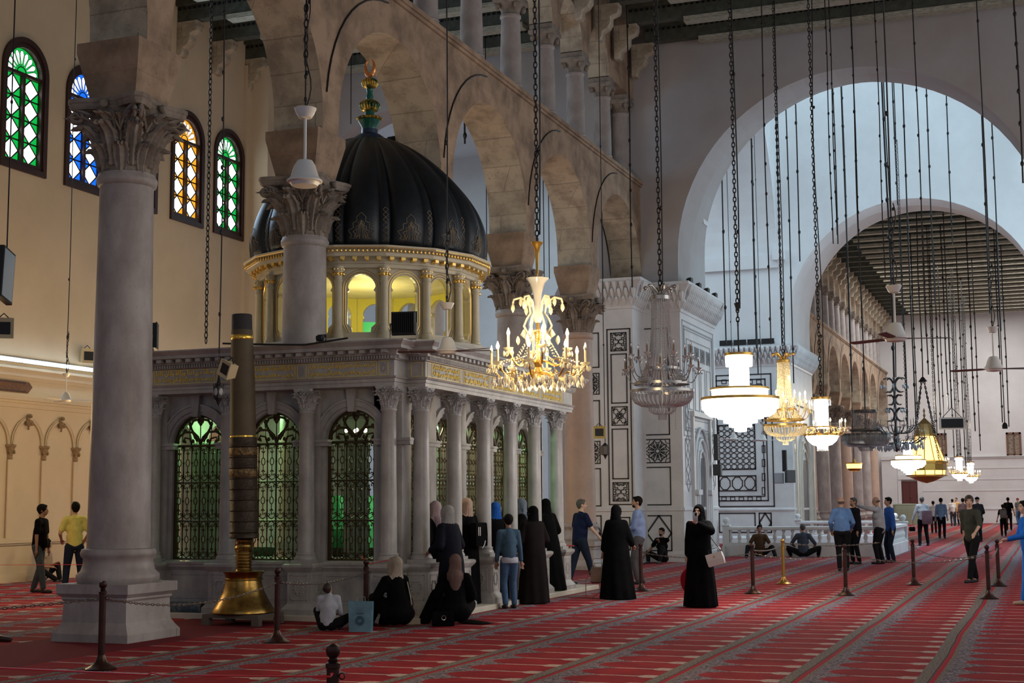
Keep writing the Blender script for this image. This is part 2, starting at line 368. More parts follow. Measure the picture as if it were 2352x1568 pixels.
# ---- left wall with coloured windows
FW = lambda u, w, d: (WX - d, u, w)
WINY = [24.3, 26.55, 28.85, 31.1, 33.35, 35.5]
mb = MB(); arched_panel(mb, FW, 0, 40, 0, 16.2, .5, [(y, .70, 9.6, 11.92, 'r') for y in WINY]); struct('wall_left', mb, PLAST, ang=30)
GLASSW = mat('bright_window_glass', (.9, .95, 1), .4, emit=2.6, ecol=(.93, .97, 1.0))
GCOL = {'green': mat('green_window_glass', (.0, .35, .06), .4, emit=.9, ecol=(.005, .50, .07)),
        'blue': mat('blue_window_glass', (.0, .12, .8), .4, emit=1.0, ecol=(.01, .17, 1.0)),
        'orange': mat('amber_window_glass', (.9, .4, .02), .4, emit=1.0, ecol=(1.0, .43, .03))}
wins = ['orange', 'green', 'blue', 'green', 'orange', 'green']
for i, (y, colr) in enumerate(zip(WINY, wins)):
    root = tag(thing('window_%d' % (i + 1), 'arched stained glass window with %s panes in dark wood frame' % colr, 'window', (WX, y, 0)), kind='structure')
    f = MB(); P = lambda u, w, d: (-d, u, w)
    def arc(h, z, n=22): return [(-h * cos(pi * k / n), z + h * sin(pi * k / n)) for k in range(n + 1)]
    def band(ho, hi, zo, zi, so, si, d0, d1):
        A = [(-ho, so)] + arc(ho, zo) + [(ho, so)]; B = [(-hi, si)] + arc(hi, zi) + [(hi, si)]
        for (a, b_, c, e) in zip(A[:-1], A[1:], B[1:], B[:-1]):
            f.extr([a, b_, c, e], d0, d1, P)
    band(.80, .68, 11.92, 11.92, 9.50, 9.62, -.07, .05)
    band(.68, .60, 11.92, 11.88, 9.62, 9.74, -.02, .12)
    f.extr([(-.80, 9.5), (.80, 9.5), (.68, 9.63), (-.68, 9.63)], -.07, .05, P); f.extr([(-.68, 9.62), (.68, 9.62), (.60, 9.74), (-.60, 9.74)], -.02, .12, P)
    f.extr([(-.61, 11.80), (.61, 11.80), (.61, 11.88), (-.61, 11.88)], 0, .14, P); f.extr([(-.045, 9.7), (.045, 9.7), (.045, 11.8), (-.045, 11.8)], 0, .14, P)
    f.build('window_frame', WOODD, root, ang=30)
    l = MB(); g = MB()   # leading and glass: diamonds white, corners coloured
    g.mi = 0
    rows = 4; hh = (11.80 - 9.74) / rows
    for s in (-1, 1):
        ua, ub = (.045, .60); um = s * (ua + ub) / 2
        for r in range(rows):
            z0 = 9.74 + hh * r; z1 = z0 + hh; zm = (z0 + z1) / 2; A = s * ua; B = s * ub
            g.mi = 0; g.add([P(um, z0, .10), P(B, zm, .10), P(um, z1, .10), P(A, zm, .10)], [(0, 1, 2, 3)])
            g.mi = 1
            for cu, cz in ((A, z0), (B, z0), (A, z1), (B, z1)):
                g.add([P(cu, cz, .10), P(um, cz, .10), P(cu, zm, .10)], [(0, 1, 2)])
            for a_, b_ in (((um, z0), (B, zm)), ((B, zm), (um, z1)), ((um, z1), (A, zm)), ((A, zm), (um, z0)), ((A, z0), (B, z0))):
                l.tube([P(*a_, .09), P(*b_, .09)], .020, 4)
    g.mi = 1; g.add([P(-.0, 11.88, .11)] + [P(u, w_, .11) for u, w_ in arc(.60, 11.88)], [(0, k + 1, k + 2) for k in range(22)])
    g.mi = 0; n = 9
    for k in range(n):
        a = pi * (k + .5) / n; da = pi / n * .42; pts = []
        for (rr, aa) in ((.19, a), (.33, a - da * .8), (.47, a - da * .98), (.54, a - da * .5), (.555, a), (.54, a + da * .5), (.47, a + da * .98), (.33, a + da * .8)):
            pts.append(P(rr * cos(aa), 11.88 + rr * sin(aa), .098))
        g.add(pts, [tuple(range(len(pts)))])
        l.tube(pts, .009, 4, closed=True)
    l.tube([P(u, w_, .09) for u, w_ in arc(.16, 11.88, 10)], .014, 4)
    g.build('stained_glass', [GLASSW, GCOL[colr]], root, smooth=False, norm=False); l.build('leading', BLACKM, root)
mb = MB(); mb.box(WX, WX + .7, 36.55, 38.9, 0, 14.9); mb.box(WX, WX + .12, 36.3, 36.55, 0, 14.9); struct('trim_corner_pilaster', mb, PLAST, smooth=False)
# mouldings and blind arcade of the left wall
mb = MB()
for z0, z1, d in ((4.86, 4.92, .10), (4.70, 4.86, .06), (4.62, 4.70, .03), (4.30, 4.36, .05), (4.22, 4.30, .10), (4.14, 4.22, .16), (4.08, 4.14, .09), (3.98, 4.08, .05)):
    mb.box(WX, WX + d, 2, 36.5, z0, z1)
struct('trim_cornice', mb, PLAST, smooth=False)
mb = MB()
for z0, z1, d in ((0, .12, .10), (.12, .2, .06), (.84, .88, .05), (.88, .96, .09), (.96, 1.0, .05)): mb.box(WX, WX + d, 2, 36.5, z0, z1)
struct('baseboard_left', mb, PLAST, smooth=False)
pil = None; ORN = mat('carved_ornament', (.36, .26, .15), .8, col2=(.2, .13, .07), nscale=14)
for k in range(-6, 9):
    y = 26.43 + 1.17 * k
    if pil is None:
        pil = tag(thing('trim_pilaster', 'slim plaster pilaster with carved capital and pointed arch springing', 'pilaster', (WX, y, 0)), kind='structure')
        a = MB(); a.box(0, .06, -.075, .075, 1.0, 2.78)
        a.tube([(.04, -.075, 1.0), (.04, -.075, 2.78)], .02, 6)
        # pointed blind arch to the next pilaster
        R = .62
        for r_, t_ in ((.0, .030), (.055, .018)):
            pts = []
            for i in range(11):
                an = math.acos((R - .5) / R) * i / 10; pts.append((.03, .085 - r_ + (R - R * cos(an)) * 1.0, 3.12 + R * sin(an) * 1.02 + r_ * .4))
            pts2 = [(x, 1.17 - yy, z) for x, yy, z in pts[::-1]]
            a.tube(pts + pts2, t_, 6)
        a.build('shaft', PLAST, pil)
        c = MB(); c.lathe([(.06, 2.78), (.08, 2.80), (.075, 2.86), (.09, 2.96), (.13, 3.06), (.15, 3.07), (.15, 3.12)], 8, a0=-pi / 2, a1=pi / 2)
        for j in range(5): c.sph((.07, -.08 + .04 * j, 2.95 + .03 * (j % 2)), (.035, .024, .05), 6, 5)
        c.build('capital', ORN, pil)
        o = MB()
        for j in range(9): o.sph((.06 + random.random() * .05, .585 + random.uniform(-.10, .10), 3.72 + random.uniform(-.13, .09)), (.04, .05, .045), 6, 5)
        o.tube([(.06, .585, 3.6), (.06, .56, 3.48)], .02, 5); o.build('carved_bouquet', ORN, pil)
    else: copy_tree(pil, loc=(WX, y, 0))
# ---- nave arcades
def lower_arcade(name, cols, ya, yb):
    mb = MB(); F = lambda u, w, d: (AX1 - d, u, w)
    ends = [ya] + cols + [yb]; ops = []
    for a, b_ in zip(ends[:-1], ends[1:]):
        ha = .28 if a in cols else 0; hb = .28 if b_ in cols else 0
        r = (b_ - hb - a - ha) / 2
        if r > 1: ops.append(((a + ha + b_ - hb) / 2, r, 7.85, 10.25 - r, 'r'))
    arched_panel(mb, F, ya, yb, 7.85, 11.0, AX1 - AX0, ops, seg=22, mi_soffit=1)
    o = struct(name, mb, [STONE, SOFFIT], ang=30)
    q = MB()
    for uc, r, s_, sp, k in ops: # old tie cable curving over each arch
        q.tube([(AX1 + .012, uc + r * 1.22 * cos(a), sp + .1 + r * 1.22 * sin(a)) for a in [radians(96 + 7 * i) for i in range(12)]], .018, 5)
    return o, q, ops
_, q, _ = lower_arcade('wall_arcade', COLY, -3, 40.0); tag(q.build('arch_cable', CHAIN), kind='structure')['label'] = 'dark cables bowed over the arcade arches'
_, q, _ = lower_arcade('wall_far_arcade', FARY, 63.6, ENDY); tag(q.build('arch_cable', CHAIN), kind='structure')
def upper_arcade(name, ys, ya, yb):
    mb = MB(); F = lambda u, w, d: (-11.08 - d, u, w); ops = []
    for a, b_ in zip(ys[:-1], ys[1:]): ops.append(((a + b_) / 2, (b_ - a) / 2 - .30, 13.62, 13.78, 'r'))
    arched_panel(mb, F, ya, yb, 13.62, CEIL, .62, ops, seg=14, mi_soffit=1); struct(name, mb, [STONE, SOFFIT], ang=30)
    mb = MB(); mb.box(-11.9, -10.84, ya, yb, 11.0, 11.10); mb.box(-11.9, -10.88, ya, yb, 10.93, 11.0); struct(name.replace('wall', 'trim') + '_ledge', mb, STONE, smooth=False)
UPY = [15.72 + 2.45 * k for k in range(0, 10)]; FUPY = [68.3 + 2.36 * k for k in range(-1, 17)]
upper_arcade('wall_upper_arcade', UPY, 14, 40.0); upper_arcade('wall_far_upper_arcade', FUPY, 63.6, ENDY)
def leaf(mb, a, r0, z0, h, w, out, curl=.5):
    """acanthus leaf on a bell: ribbed, rises h from z0 at radius r0, leans out and curls over"""
    n = 13; rows = []; T = Vector((cos(a), sin(a), 0)); U = Vector((-sin(a), cos(a), 0)); US = (-1, -.7, -.38, 0, .38, .7, 1); RB = (-.06, .05, -.03, .12, -.03, .05, -.06)
    for i in range(n + 1):
        t = i / n
        rr = r0 + out * (t ** 2.2) + (out * .50 * sin((t - .72) / .28 * pi * .5) if t > .72 else 0)
        z = z0 + h * (t if t < .8 else .8 + .2 * sin((t - .8) / .2 * pi) * curl)
        wd = w * (.55 + .5 * sin(min(t * 1.2, 1) * pi * .72)) * (1 - max(0, t - .78) / .22 * .6); e = 1.0 if i % 2 else .72
        rows.append([T * (rr + RB[k] * r0 * (1.2 if t > .3 else .8) - abs(US[k]) ** 2 * w * w / (2.2 * r0)) + U * wd * US[k] * (e if abs(US[k]) == 1 else 1) + Vector((0, 0, z + (abs(US[k]) * h * .04))) for k in range(7)])
    vs = [p for r_ in rows for p in r_]; k = 7
    fs = [(i * k + j, i * k + j + 1, (i + 1) * k + j + 1, (i + 1) * k + j) for i in range(n) for j in range(k - 1)]
    th = r0 * .09; m_ = len(vs)
    vs2 = [p - Vector((p.x, p.y, 0)).normalized() * th - Vector((0, 0, th * .3)) for p in vs]
    fs2 = [tuple(x + m_ for x in f[::-1]) for f in fs]
    ring = [j for j in range(k)] + [i * k + k - 1 for i in range(1, n + 1)] + [n * k + j for j in range(k - 2, -1, -1)] + [i * k for i in range(n - 1, 0, -1)]
    side = [(ring[i], ring[(i + 1) % len(ring)], m_ + ring[(i + 1) % len(ring)], m_ + ring[i]) for i in range(len(ring))]
    mb.add(vs + vs2, fs + fs2 + side)
def corinthian(R, H, W, simple=False):
    """mesh of a corinthian capital: neck radius R, height H, abacus half width W"""
    mb = MB()
    mb.lathe([(R * .94, 0), (R * .90, H * .3), (R * .97, H * .6), (R * 1.2, H * .8), (R * 1.42, H * .88)], 20)
    k = 8
    for i in range(k): leaf(mb, 2 * pi * i / k + pi / k, R * .98, 0, H * .42, R * .36, R * .34)
    for i in range(k): leaf(mb, 2 * pi * i / k, R * 1.02, H * .10, H * .60, R * .38, R * .62)
    if not simple:
        for i in range(4): 
            leaf(mb, pi / 4 + pi / 2 * i, R * 1.15, H * .42, H * .40, R * .42, R * .70, .2); leaf(mb, pi / 2 * i, R * 1.15, H * .45, H * .36, R * .40, R * .55, .2)
            for s in (-1, 1): leaf(mb, pi / 4 + pi / 2 * i + s * .40, R * 1.08, H * .42, H * .38, R * .22, R * .45, .2)
    for i in range(4):
        a = pi / 4 + pi / 2 * i; D = Vector((cos(a), sin(a), 0)); U = Vector((-sin(a), cos(a), 0)); rc = W * 1.30
        for s in (-1, 1):   # corner volutes
            pts = []; rad = []
            for j in range(16 if not simple else 9):
                t = j / (15 if not simple else 8); an = t * 2.6 * pi; rr = H * .105 * (1 - t * .75)
                pts.append(D * (rc - H * .04 - rr * sin(an)) + U * s * R * .10 + Vector((0, 0, H * .77 - 0 + rr * cos(an)))); rad.append(R * .085 * (1 - .4 * t))
            pts = [D * R * 1.08 + U * s * R * .5 + Vector((0, 0, H * .55)), D * (R * 1.45) + U * s * R * .3 + Vector((0, 0, H * .80))] + pts; rad = [R * .05, R * .07] + rad
            mb.tube(pts, rad, 6)
        a = pi / 2 * i; D = Vector((cos(a), sin(a), 0)); U = Vector((-sin(a), cos(a), 0))
        if not simple:
            for s in (-1, 1):
                pts = [D * (R * 1.35) + U * s * (R * .18 + H * .07 * (1 - j / 12 * .7) * sin(j / 12 * 2.4 * pi) * 1) + Vector((0, 0, H * .74 + H * .07 * (1 - j / 12 * .7) * cos(j / 12 * 2.4 * pi))) for j in range(13)]
                mb.tube([D * R * 1.15 + U * s * R * .5 + Vector((0, 0, H * .55))] + pts, R * .055, 6)
        mb.sph(D * (W * .97) + Vector((0, 0, H * .9)), (R * .17, R * .17, R * .17), 8, 6)
    # abacus with concave sides
    poly = []
    for i in range(4):
        a = pi / 4 + pi / 2 * i; D = Vector((cos(a), sin(a))); U = Vector((-sin(a), cos(a)))
        poly += [tuple(D * W * 1.38 - U * R * .14), tuple(D * W * 1.38 + U * R * .14)]
        a2 = a + pi / 4
        for t in (-.6, -.3, 0, .3, .6):
            q = Vector((cos(a2), sin(a2))); q2 = Vector((-sin(a2), cos(a2))); poly.append(tuple(q * (W * (.86 + .16 * (t / .6) ** 2)) + q2 * W * t * 1.1))
    mb.poly_prism(poly, [(-R * .10, H * .86), (-R * .02, H * .90), (-R * .02, H * .93), (R * .03, H * .95), (R * .03, H)])
    return mb
def square_base(mb, h, z0, z1, mould=True):
    pass
def big_column(label, y, x=CX, group=None, far=False, shaft=COLSTONE):
    t = thing('column', label, 'column', (x, y, 0), 0, group)
    b = MB(); sq = [(-.575, -.575), (.575, -.575), (.575, .575), (-.575, .575)]
    b.poly_prism(sq, [(0, 0), (0, .10), (-.05, .17), (-.09, .24), (-.10, .50), (-.075, .53), (-.085, .55), (-.03, .60), (-.03, .72)]); b.build('plinth', COLSTONE, t, ang=25)
    b = MB(); b.lathe([(.505, .72), (.53, .76), (.53, .82), (.47, .88), (.445, .97), (.445, 1.03), (.475, 1.06), (.485, 1.10), (.465, 1.15), (.42, 1.16)], 36); b.build('base', COLSTONE, t, ang=50)
    b = MB(); b.lathe([(.405, 1.15), (.40, 1.6), (.385, 3), (.365, 4.6), (.352, 5.85), (.352, 5.93), (.385, 5.95), (.40, 6.0), (.40, 6.04), (.375, 6.08), (.375, 6.10)], 40); b.build('shaft', shaft, t, ang=50)
    o = CAPM(t); o.location = (0, 0, 6.08)
    b = MB(); q = .34; b.poly_prism([(-q, -q), (q, -q), (q, q), (-q, q)], [(.0, 7.04), (.02, 7.1), (.15, 7.7), (.15, 7.84), (.10, 7.85)])
    b.build('impost_block', STONE, t, ang=25)
    return t
_capme = corinthian(.36, .98, .56)
_cap0 = _capme.build('capital', CAPST); _cap0data = _cap0.data; bpy.data.objects.remove(_cap0)
def CAPM(t):
    o = bpy.data.objects.new('capital', _cap0data); COL.objects.link(o); o.parent = t; return o
c1 = big_column('grey marble column standing alone in left foreground with corinthian capital', COLY[3], group='nave arcade columns')
lab = {4: 'marble column rising beside the dark dome with a ceiling fan in front of its capital', 6: 'marble column right of the drum, behind the lit gold crystal chandelier', 5: 'marble column hidden behind the dark dome', 7: 'rose marble column at the far right corner of the shrine'}
for k in (4, 5, 6): copy_tree(c1, loc=(CX, COLY[k], 0), label=lab[k])
c4 = big_column(lab[7], COLY[7], shaft=COLPINK, group='nave arcade columns')
c2 = None
for k, y in enumerate(FARY):
    copy_tree(c1 if k % 3 != 1 else c4, loc=(CX, y, 0), label='pale marble column in the distant colonnade beyond the crossing')['group'] = 'distant colonnade columns'
# upper columns
uc = thing('upper_column', 'short marble column of the upper gallery above the arcade', 'column', (-11.39, UPY[1], 11.1), 0, 'upper gallery columns')
b = MB(); q = .33; b.poly_prism([(-q, -q), (q, -q), (q, q), (-q, q)], [(0, 0), (0, .14), (-.05, .16)]); b.lathe([(.31, .16), (.32, .2), (.27, .27), (.28, .3), (.25, .33)], 20); b.build('base', COLSTONE, uc)
b = MB(); b.lathe([(.255, .3), (.25, 1.0), (.225, 1.92), (.25, 1.95), (.25, 2.0), (.22, 2.02)], 24); b.build('shaft', COLSTONE, uc)
b = MB(); b.lathe([(.22, 2.0), (.22, 2.1), (.27, 2.22), (.32, 2.27)], 20); b.poly_prism([(-.3, -.3), (.3, -.3), (.3, .3), (-.3, .3)], [(0, 2.26), (.03, 2.3), (.03, 2.38), (0, 2.38), (0, 2.54)])
for i in range(4): b.sph((.27 * cos(pi / 4 + i * pi / 2) * 1.25, .27 * sin(pi / 4 + i * pi / 2) * 1.25, 2.2), (.07, .07, .09), 8, 6)
b.build('capital', CAPST, uc)
for k, y in enumerate(UPY[2:]): copy_tree(uc, loc=(-11.39, y, 11.1))
copy_tree(uc, loc=(-11.39, 39.62, 11.1))
for k, y in enumerate(FUPY): 
    o = copy_tree(uc, loc=(-11.39, y, 11.1), label='short column of the far upper gallery beyond the crossing'); o['group'] = 'far upper gallery columns'
# ---- ceilings and beams
for nm, ya, yb in (('ceiling_nave', -4, 40.0), ('ceiling_far_nave', 63.6, ENDY)):
    mb = MB(); mb.box(WX - .5, 9, ya, yb, CEIL, CEIL + .15); struct(nm, mb, BOARD, smooth=False)
def beam(x0, x1, y, w=.30):
    b = MB(); b.mi = 0; b.box(x0, x1, y - w / 2, y + w / 2, 15.12, CEIL); b.box(x0, x1, y - w / 2 - .10, y + w / 2 + .10, 15.55, CEIL)
    b.mi = 1; b.box(x0 + 1.6, x1 - 1.6, y - w / 2 - .03, y + w / 2 + .03, 14.98, 15.12)
    n = int((x1 - x0) / .16)
    b.mi = 2
    for i in range(n):
        for s in (-1, 1): b.cbox((x0 + .08 + i * .16, y + s * (w / 2 + .012), 15.47), (.08, .03, .06))
    return b
def corbel(s):
    prof = [(0, .0), (.12, .0), (.18, .10), (.18, .22), (.34, .30), (.42, .42), (.42, .60), (.62, .68), (.66, .80), (.66, .95), (0, .95)]
    b = MB(); b.extr(prof, -.17, .17, lambda u, w_, d: (s * u, d, w_)); return b
tn = [0]
def trims(name, mbs, mats, ys, base=None):
    tn[0] += 1
    o = tag(mbs.build('trim_%s_%d' % (name, tn[0]), mats, smooth=False), kind='structure')
    for y in ys:
        tn[0] += 1; c = o.copy(); c.name = 'trim_%s_%d' % (name, tn[0]); COL.objects.link(c); c.location = (o.location.x, o.location.y + y, o.location.z)
    return o
trims('beam', beam(AX1 + .4, 8, 39.55), [BEAM, BEAMW, BLACKM], [-1.8 * k for k in range(1, 13)])
trims('beam', beam(WX, AX0 + .2, 38.3), [BEAM, BEAMW, BLACKM], [-1.8 * k for k in range(1, 13)])
trims('beam', beam(AX1 + .4, 3, 65.2), [BEAM, BEAMW, BLACKM], [1.8 * k for k in range(1, 24)])
for sx, x in ((1, WX), (1, AX1 - .02), (-1, AX0 + .25)):
    b = corbel(sx); o = trims('corbel', b, [SOFFIT], []); 
    o.location = (x, 38.3 if x < -11.5 else 39.55, 14.15)
    for k in range(1, 13):
        tn[0] += 1; c = o.copy(); c.name = 'trim_corbel_%d' % tn[0]; COL.objects.link(c); c.location.y = o.location.y - 1.8 * k
    if x == AX1 - .02:
        for k in range(24):
            tn[0] += 1; c = o.copy(); c.name = 'trim_corbel_%d' % tn[0]; COL.objects.link(c); c.location.y = 65.2 + 1.8 * k
# ---- crossing
def trans_wall(name, ya, t1, t2, cx, half, x0, x1, z1, m_, spring, dz, z0=0):
    mb = MB(); arched_panel(mb, lambda u, w_, d: (u, ya + d, w_), x0, x1, z0, z1, t1, [(cx, half, z0, spring, 'r')], seg=36)
    if t2: arched_panel(mb, lambda u, w_, d: (u, ya + d, w_), x0, x1, z0, z1, t2, [(cx, half, z0, spring + dz, 'r')], seg=36, d0=t1)
    return struct(name, mb, m_, ang=25)
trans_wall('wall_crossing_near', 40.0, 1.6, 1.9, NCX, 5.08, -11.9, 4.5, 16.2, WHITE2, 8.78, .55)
trans_wall('wall_crossing_far', 57.8, 1.5, 4.3, NCX, 4.95, -13.5, 4.5, 26.0, WHITE, 8.70, .6)
mb = MB(); mb.box(-13.5, 4.5, 41.0, 43.5, 16.2, 26); struct('wall_dome_near', mb, WHITE, smooth=False)
mb = MB(); arched_panel(mb, lambda u, w_, d: (-10.05 - d, u, w_), 43.5, 57.8, 0, 26, 3.0, [(51.0, 6.79, 0, 11.65, 'r')], seg=36); struct('wall_crossing_left', mb, WHITE, ang=25)
mb = MB(); mb.box(4.5, 5, 40, 63.6, 0, 26); struct('wall_crossing_right', mb, WHITE, smooth=False)
mb = MB(); mb.box(-13.5, 5, 41, 60, 26, 26.3); mb.box(-32, -13.2, 38.9, 63.6, 18.2, 18.4); struct('ceiling_dome', mb, WHITE, smooth=False)
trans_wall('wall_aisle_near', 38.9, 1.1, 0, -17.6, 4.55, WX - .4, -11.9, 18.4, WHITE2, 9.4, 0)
trans_wall('wall_aisle_far', 62.0, 1.6, 0, -17.0, 4.55, -32, -11.9, 18.4, WHITE, 9.4, 0)
mb = MB(); mb.box(-32.3, -32, 38.9, 63.6, 0, 18.4); mb.box(-32, WX - .4, 38.9, 39.3, 0, 18.4); mb.box(WX - .5, WX, 63.6, ENDY, 0, 16); mb.box(-11.9, -10.05, 62, 63.6, 0, 16); struct('wall_transept', mb, WHITE, smooth=False)
mb = MB(); mb.box(-10.35, -9.7, 42.9, 43.5, 10.3, 10.75); mb.box(-10.2, -9.72, 57.55, 57.8, 11.5, 11.95); mb.box(-13.1, -10.0, 57.68, 57.8, 11.2, 11.75); struct('trim_springer', mb, WHITE, smooth=False)
# end wall
mb = MB(); mb.box(WX - .5, 4, ENDY, ENDY + .4, 0, 16); struct('wall_end', mb, WHITE, smooth=False)
mb = MB()
for z, d in ((4.72, .14), (4.62, .08), (3.9, .03), (3.1, .03), (2.3, .03), (1.0, .06), (.95, .04)): mb.box(AX1 + .4, 3, ENDY - d, ENDY, z, z + .07)
mb.box(AX1 - .5, AX1 + .55, ENDY - 1.0, ENDY, 0, 4.8); mb.box(AX1 - .5, AX1 + .65, ENDY - 1.1, ENDY, 4.6, 4.85)
struct('trim_end_wall', mb, WHITE, smooth=False)
d = tag(thing('door_1', 'tall dark red double door in stone surround', 'door', (0, 0, 0)), kind='structure')
A = onY(2070, 1105, ENDY - .1); B = onY(2110, 1176, ENDY - .1)
b = MB(); b.box(A.x, B.x, ENDY - .1, ENDY, B.z, A.z); b.box(A.x + .1, (A.x + B.x) / 2 - .04, ENDY - .14, ENDY, B.z + .15, A.z - .15); b.box((A.x + B.x) / 2 + .04, B.x - .1, ENDY - .14, ENDY, B.z + .15, A.z - .15)
b.build('door_leaf', mat('red_brown_paint', (.10, .022, .022), .5), d, smooth=False)
b = MB(); b.box(A.x - .35, A.x, ENDY - .2, ENDY, 0, A.z + .35); b.box(B.x, B.x + .35, ENDY - .2, ENDY, 0, A.z + .35); b.box(A.x - .5, B.x + .5, ENDY - .26, ENDY, A.z + .12, A.z + .45); b.box(A.x, B.x, ENDY - .3, ENDY, 0, B.z); b.build('door_surround', WHITE, d, smooth=False)
b = MB(); b.sph(((A.x + B.x) / 2 + .1, ENDY - .17, (A.z + B.z) / 2), .05, 8, 6); b.build('door_handle', BRASS, d)
for i, (xa, ya, xb, yb) in enumerate(((2310, 993, 2347, 1047), (2152, 995, 2176, 1047))):
    A = onY(xa, ya, ENDY); B = onY(xb, yb, ENDY); r = tag(thing('window_%d' % (7 + i), 'small brown lattice window high in the end wall', 'window'), kind='structure')
    b = MB(); b.box(A.x, A.x + .14, ENDY - .1, ENDY, B.z, A.z); b.box(B.x - .14, B.x, ENDY - .1, ENDY, B.z, A.z); b.box(A.x, B.x, ENDY - .1, ENDY, A.z - .14, A.z); b.box(A.x, B.x, ENDY - .1, ENDY, B.z, B.z + .14); b.box((A.x + B.x) / 2 - .05, (A.x + B.x) / 2 + .05, ENDY - .1, ENDY, B.z, A.z)
    b.build('window_frame', mat('brown_wood', (.16, .075, .045), .6), r, smooth=False)
    b = MB(); b.box(A.x, B.x, ENDY - .04, ENDY - .02, B.z, A.z); b.build('lattice', mat('lattice_brown', (.09, .05, .035), .6, col2=(.25, .2, .16), nscale=9, ncon=(.55, .6)), r, smooth=False)
# ================================================================ CLADDED PIERS
def strip(mb, F, pts, wd, d=.012, closed=True):
    """flat inlay line of width wd on plane map F(u,w,d)"""
    n = len(pts)
    for i in range(n if closed else n - 1):
        a = Vector(pts[i]); b = Vector(pts[(i + 1) % n]); t = (b - a)
        if t.length < 1e-5: continue
        t.normalize(); q = Vector((-t.y, t.x)) * wd / 2; e = t * wd * .4
        p = [a - e - q, b + e - q, b + e + q, a - e + q]
        mb.add([F(x.x, x.y, -d) for x in p] + [F(x.x, x.y, 0) for x in p], [(0, 1, 2, 3), (0, 4, 5, 1), (1, 5, 6, 2), (2, 6, 7, 3), (3, 7, 4, 0)])
def rect(u0, u1, w0, w1): return [(u0, w0), (u1, w0), (u1, w1), (u0, w1)]
def star_panel(mb, F, u0, u1, w0, w1, lw):
    strip(mb, F, rect(u0, u1, w0, w1), lw); cx, cz = (u0 + u1) / 2, (w0 + w1) / 2; hx, hz = (u1 - u0) / 2, (w1 - w0) / 2
    for k in range(10):
        a = 2 * pi * k / 10; P = lambda r, an: (cx + hx * r * cos(an), cz + hz * r * sin(an)); da = pi / 10
        strip(mb, F, [P(.16, a - da), P(.24, a)], lw * .6, closed=False); strip(mb, F, [P(.16, a + da), P(.24, a)], lw * .6, closed=False)
        strip(mb, F, [P(.30, a - da * .55), P(.78, a - da * .42), P(.92, a), P(.78, a + da * .42), P(.30, a + da * .55)], lw * .6, closed=False)
        strip(mb, F, [P(.45, a + da * .62), P(.62, a + da * 1.0), P(.45, a + da * 1.38), P(.33, a + da)], lw * .6)
        strip(mb, F, [P(.78, a + da * .42), P(.72, a + da), P(.78, a + da * 1.58)], lw * .6, closed=False)
    for sx in (-1, 1):
        for sz in (-1, 1): strip(mb, F, [(cx + sx * hx * .98, cz + sz * hz * .62), (cx + sx * hx * .7, cz + sz * hz * .7), (cx + sx * hx * .62, cz + sz * hz * .98)], lw * .6, closed=False); strip(mb, F, [(cx + sx * hx * .95, cz + sz * hz * .2), (cx + sx * hx * .6, cz + sz * hz * .55), (cx + sx * hx * .2, cz + sz * hz * .95)], lw * .6, closed=False)
def maze_panel(mb, F, u0, u1, w0, w1, lw):
    strip(mb, F, rect(u0, u1, w0, w1), lw); cx, cz = (u0 + u1) / 2, (w0 + w1) / 2; hx, hz = (u1 - u0) / 2, (w1 - w0) / 2
    for sx in (-1, 1):
        for sz in (-1, 1):
            Q = lambda pts: [(cx + sx * hx * x, cz + sz * hz * y) for x, y in pts]
            strip(mb, F, Q([(.98, .98), (.78, .78), (.78, .45), (.40, .45), (.40, .22), (.14, .22), (0, .0)]), lw * .8, closed=False)
            strip(mb, F, Q([(.40, .98), (.40, .68), (.18, .68), (0, .85)]), lw * .8, closed=False)
            strip(mb, F, Q([(.98, .28), (.62, .28), (.62, .12), (.80, .0)]), lw * .8, closed=False)
            strip(mb, F, Q([(.60, .98), (.60, .84), (.22, .84)]), lw * .8, closed=False)
def knot_panel(mb, F, u0, u1, w0, w1, lw):
    strip(mb, F, rect(u0, u1, w0, w1), lw); cx, cz = (u0 + u1) / 2, (w0 + w1) / 2; hx, hz = (u1 - u0) / 2, (w1 - w0) / 2
    for k in range(8):
        a = pi / 4 * k; P = lambda r, an: (cx + hx * r * cos(an), cz + hz * r * sin(an))
        strip(mb, F, [P(.14, a), P(.30, a + pi / 8), P(.44, a), P(.30, a - pi / 8)], lw * .7)
    for sx in (-1, 1):
        for sz in (-1, 1):
            Q = lambda pts: [(cx + sx * hx * x, cz + sz * hz * y) for x, y in pts]
            strip(mb, F, Q([(.98, .98), (.70, .70), (.78, .35), (.50, .18), (.44, 0)]), lw * .7, closed=False); strip(mb, F, Q([(.70, .70), (.35, .78), (.18, .50), (0, .44)]), lw * .7, closed=False)
            strip(mb, F, Q([(.98, .60), (.80, .60), (.80, .80), (.60, .80), (.60, .98)]), lw * .7, closed=False)
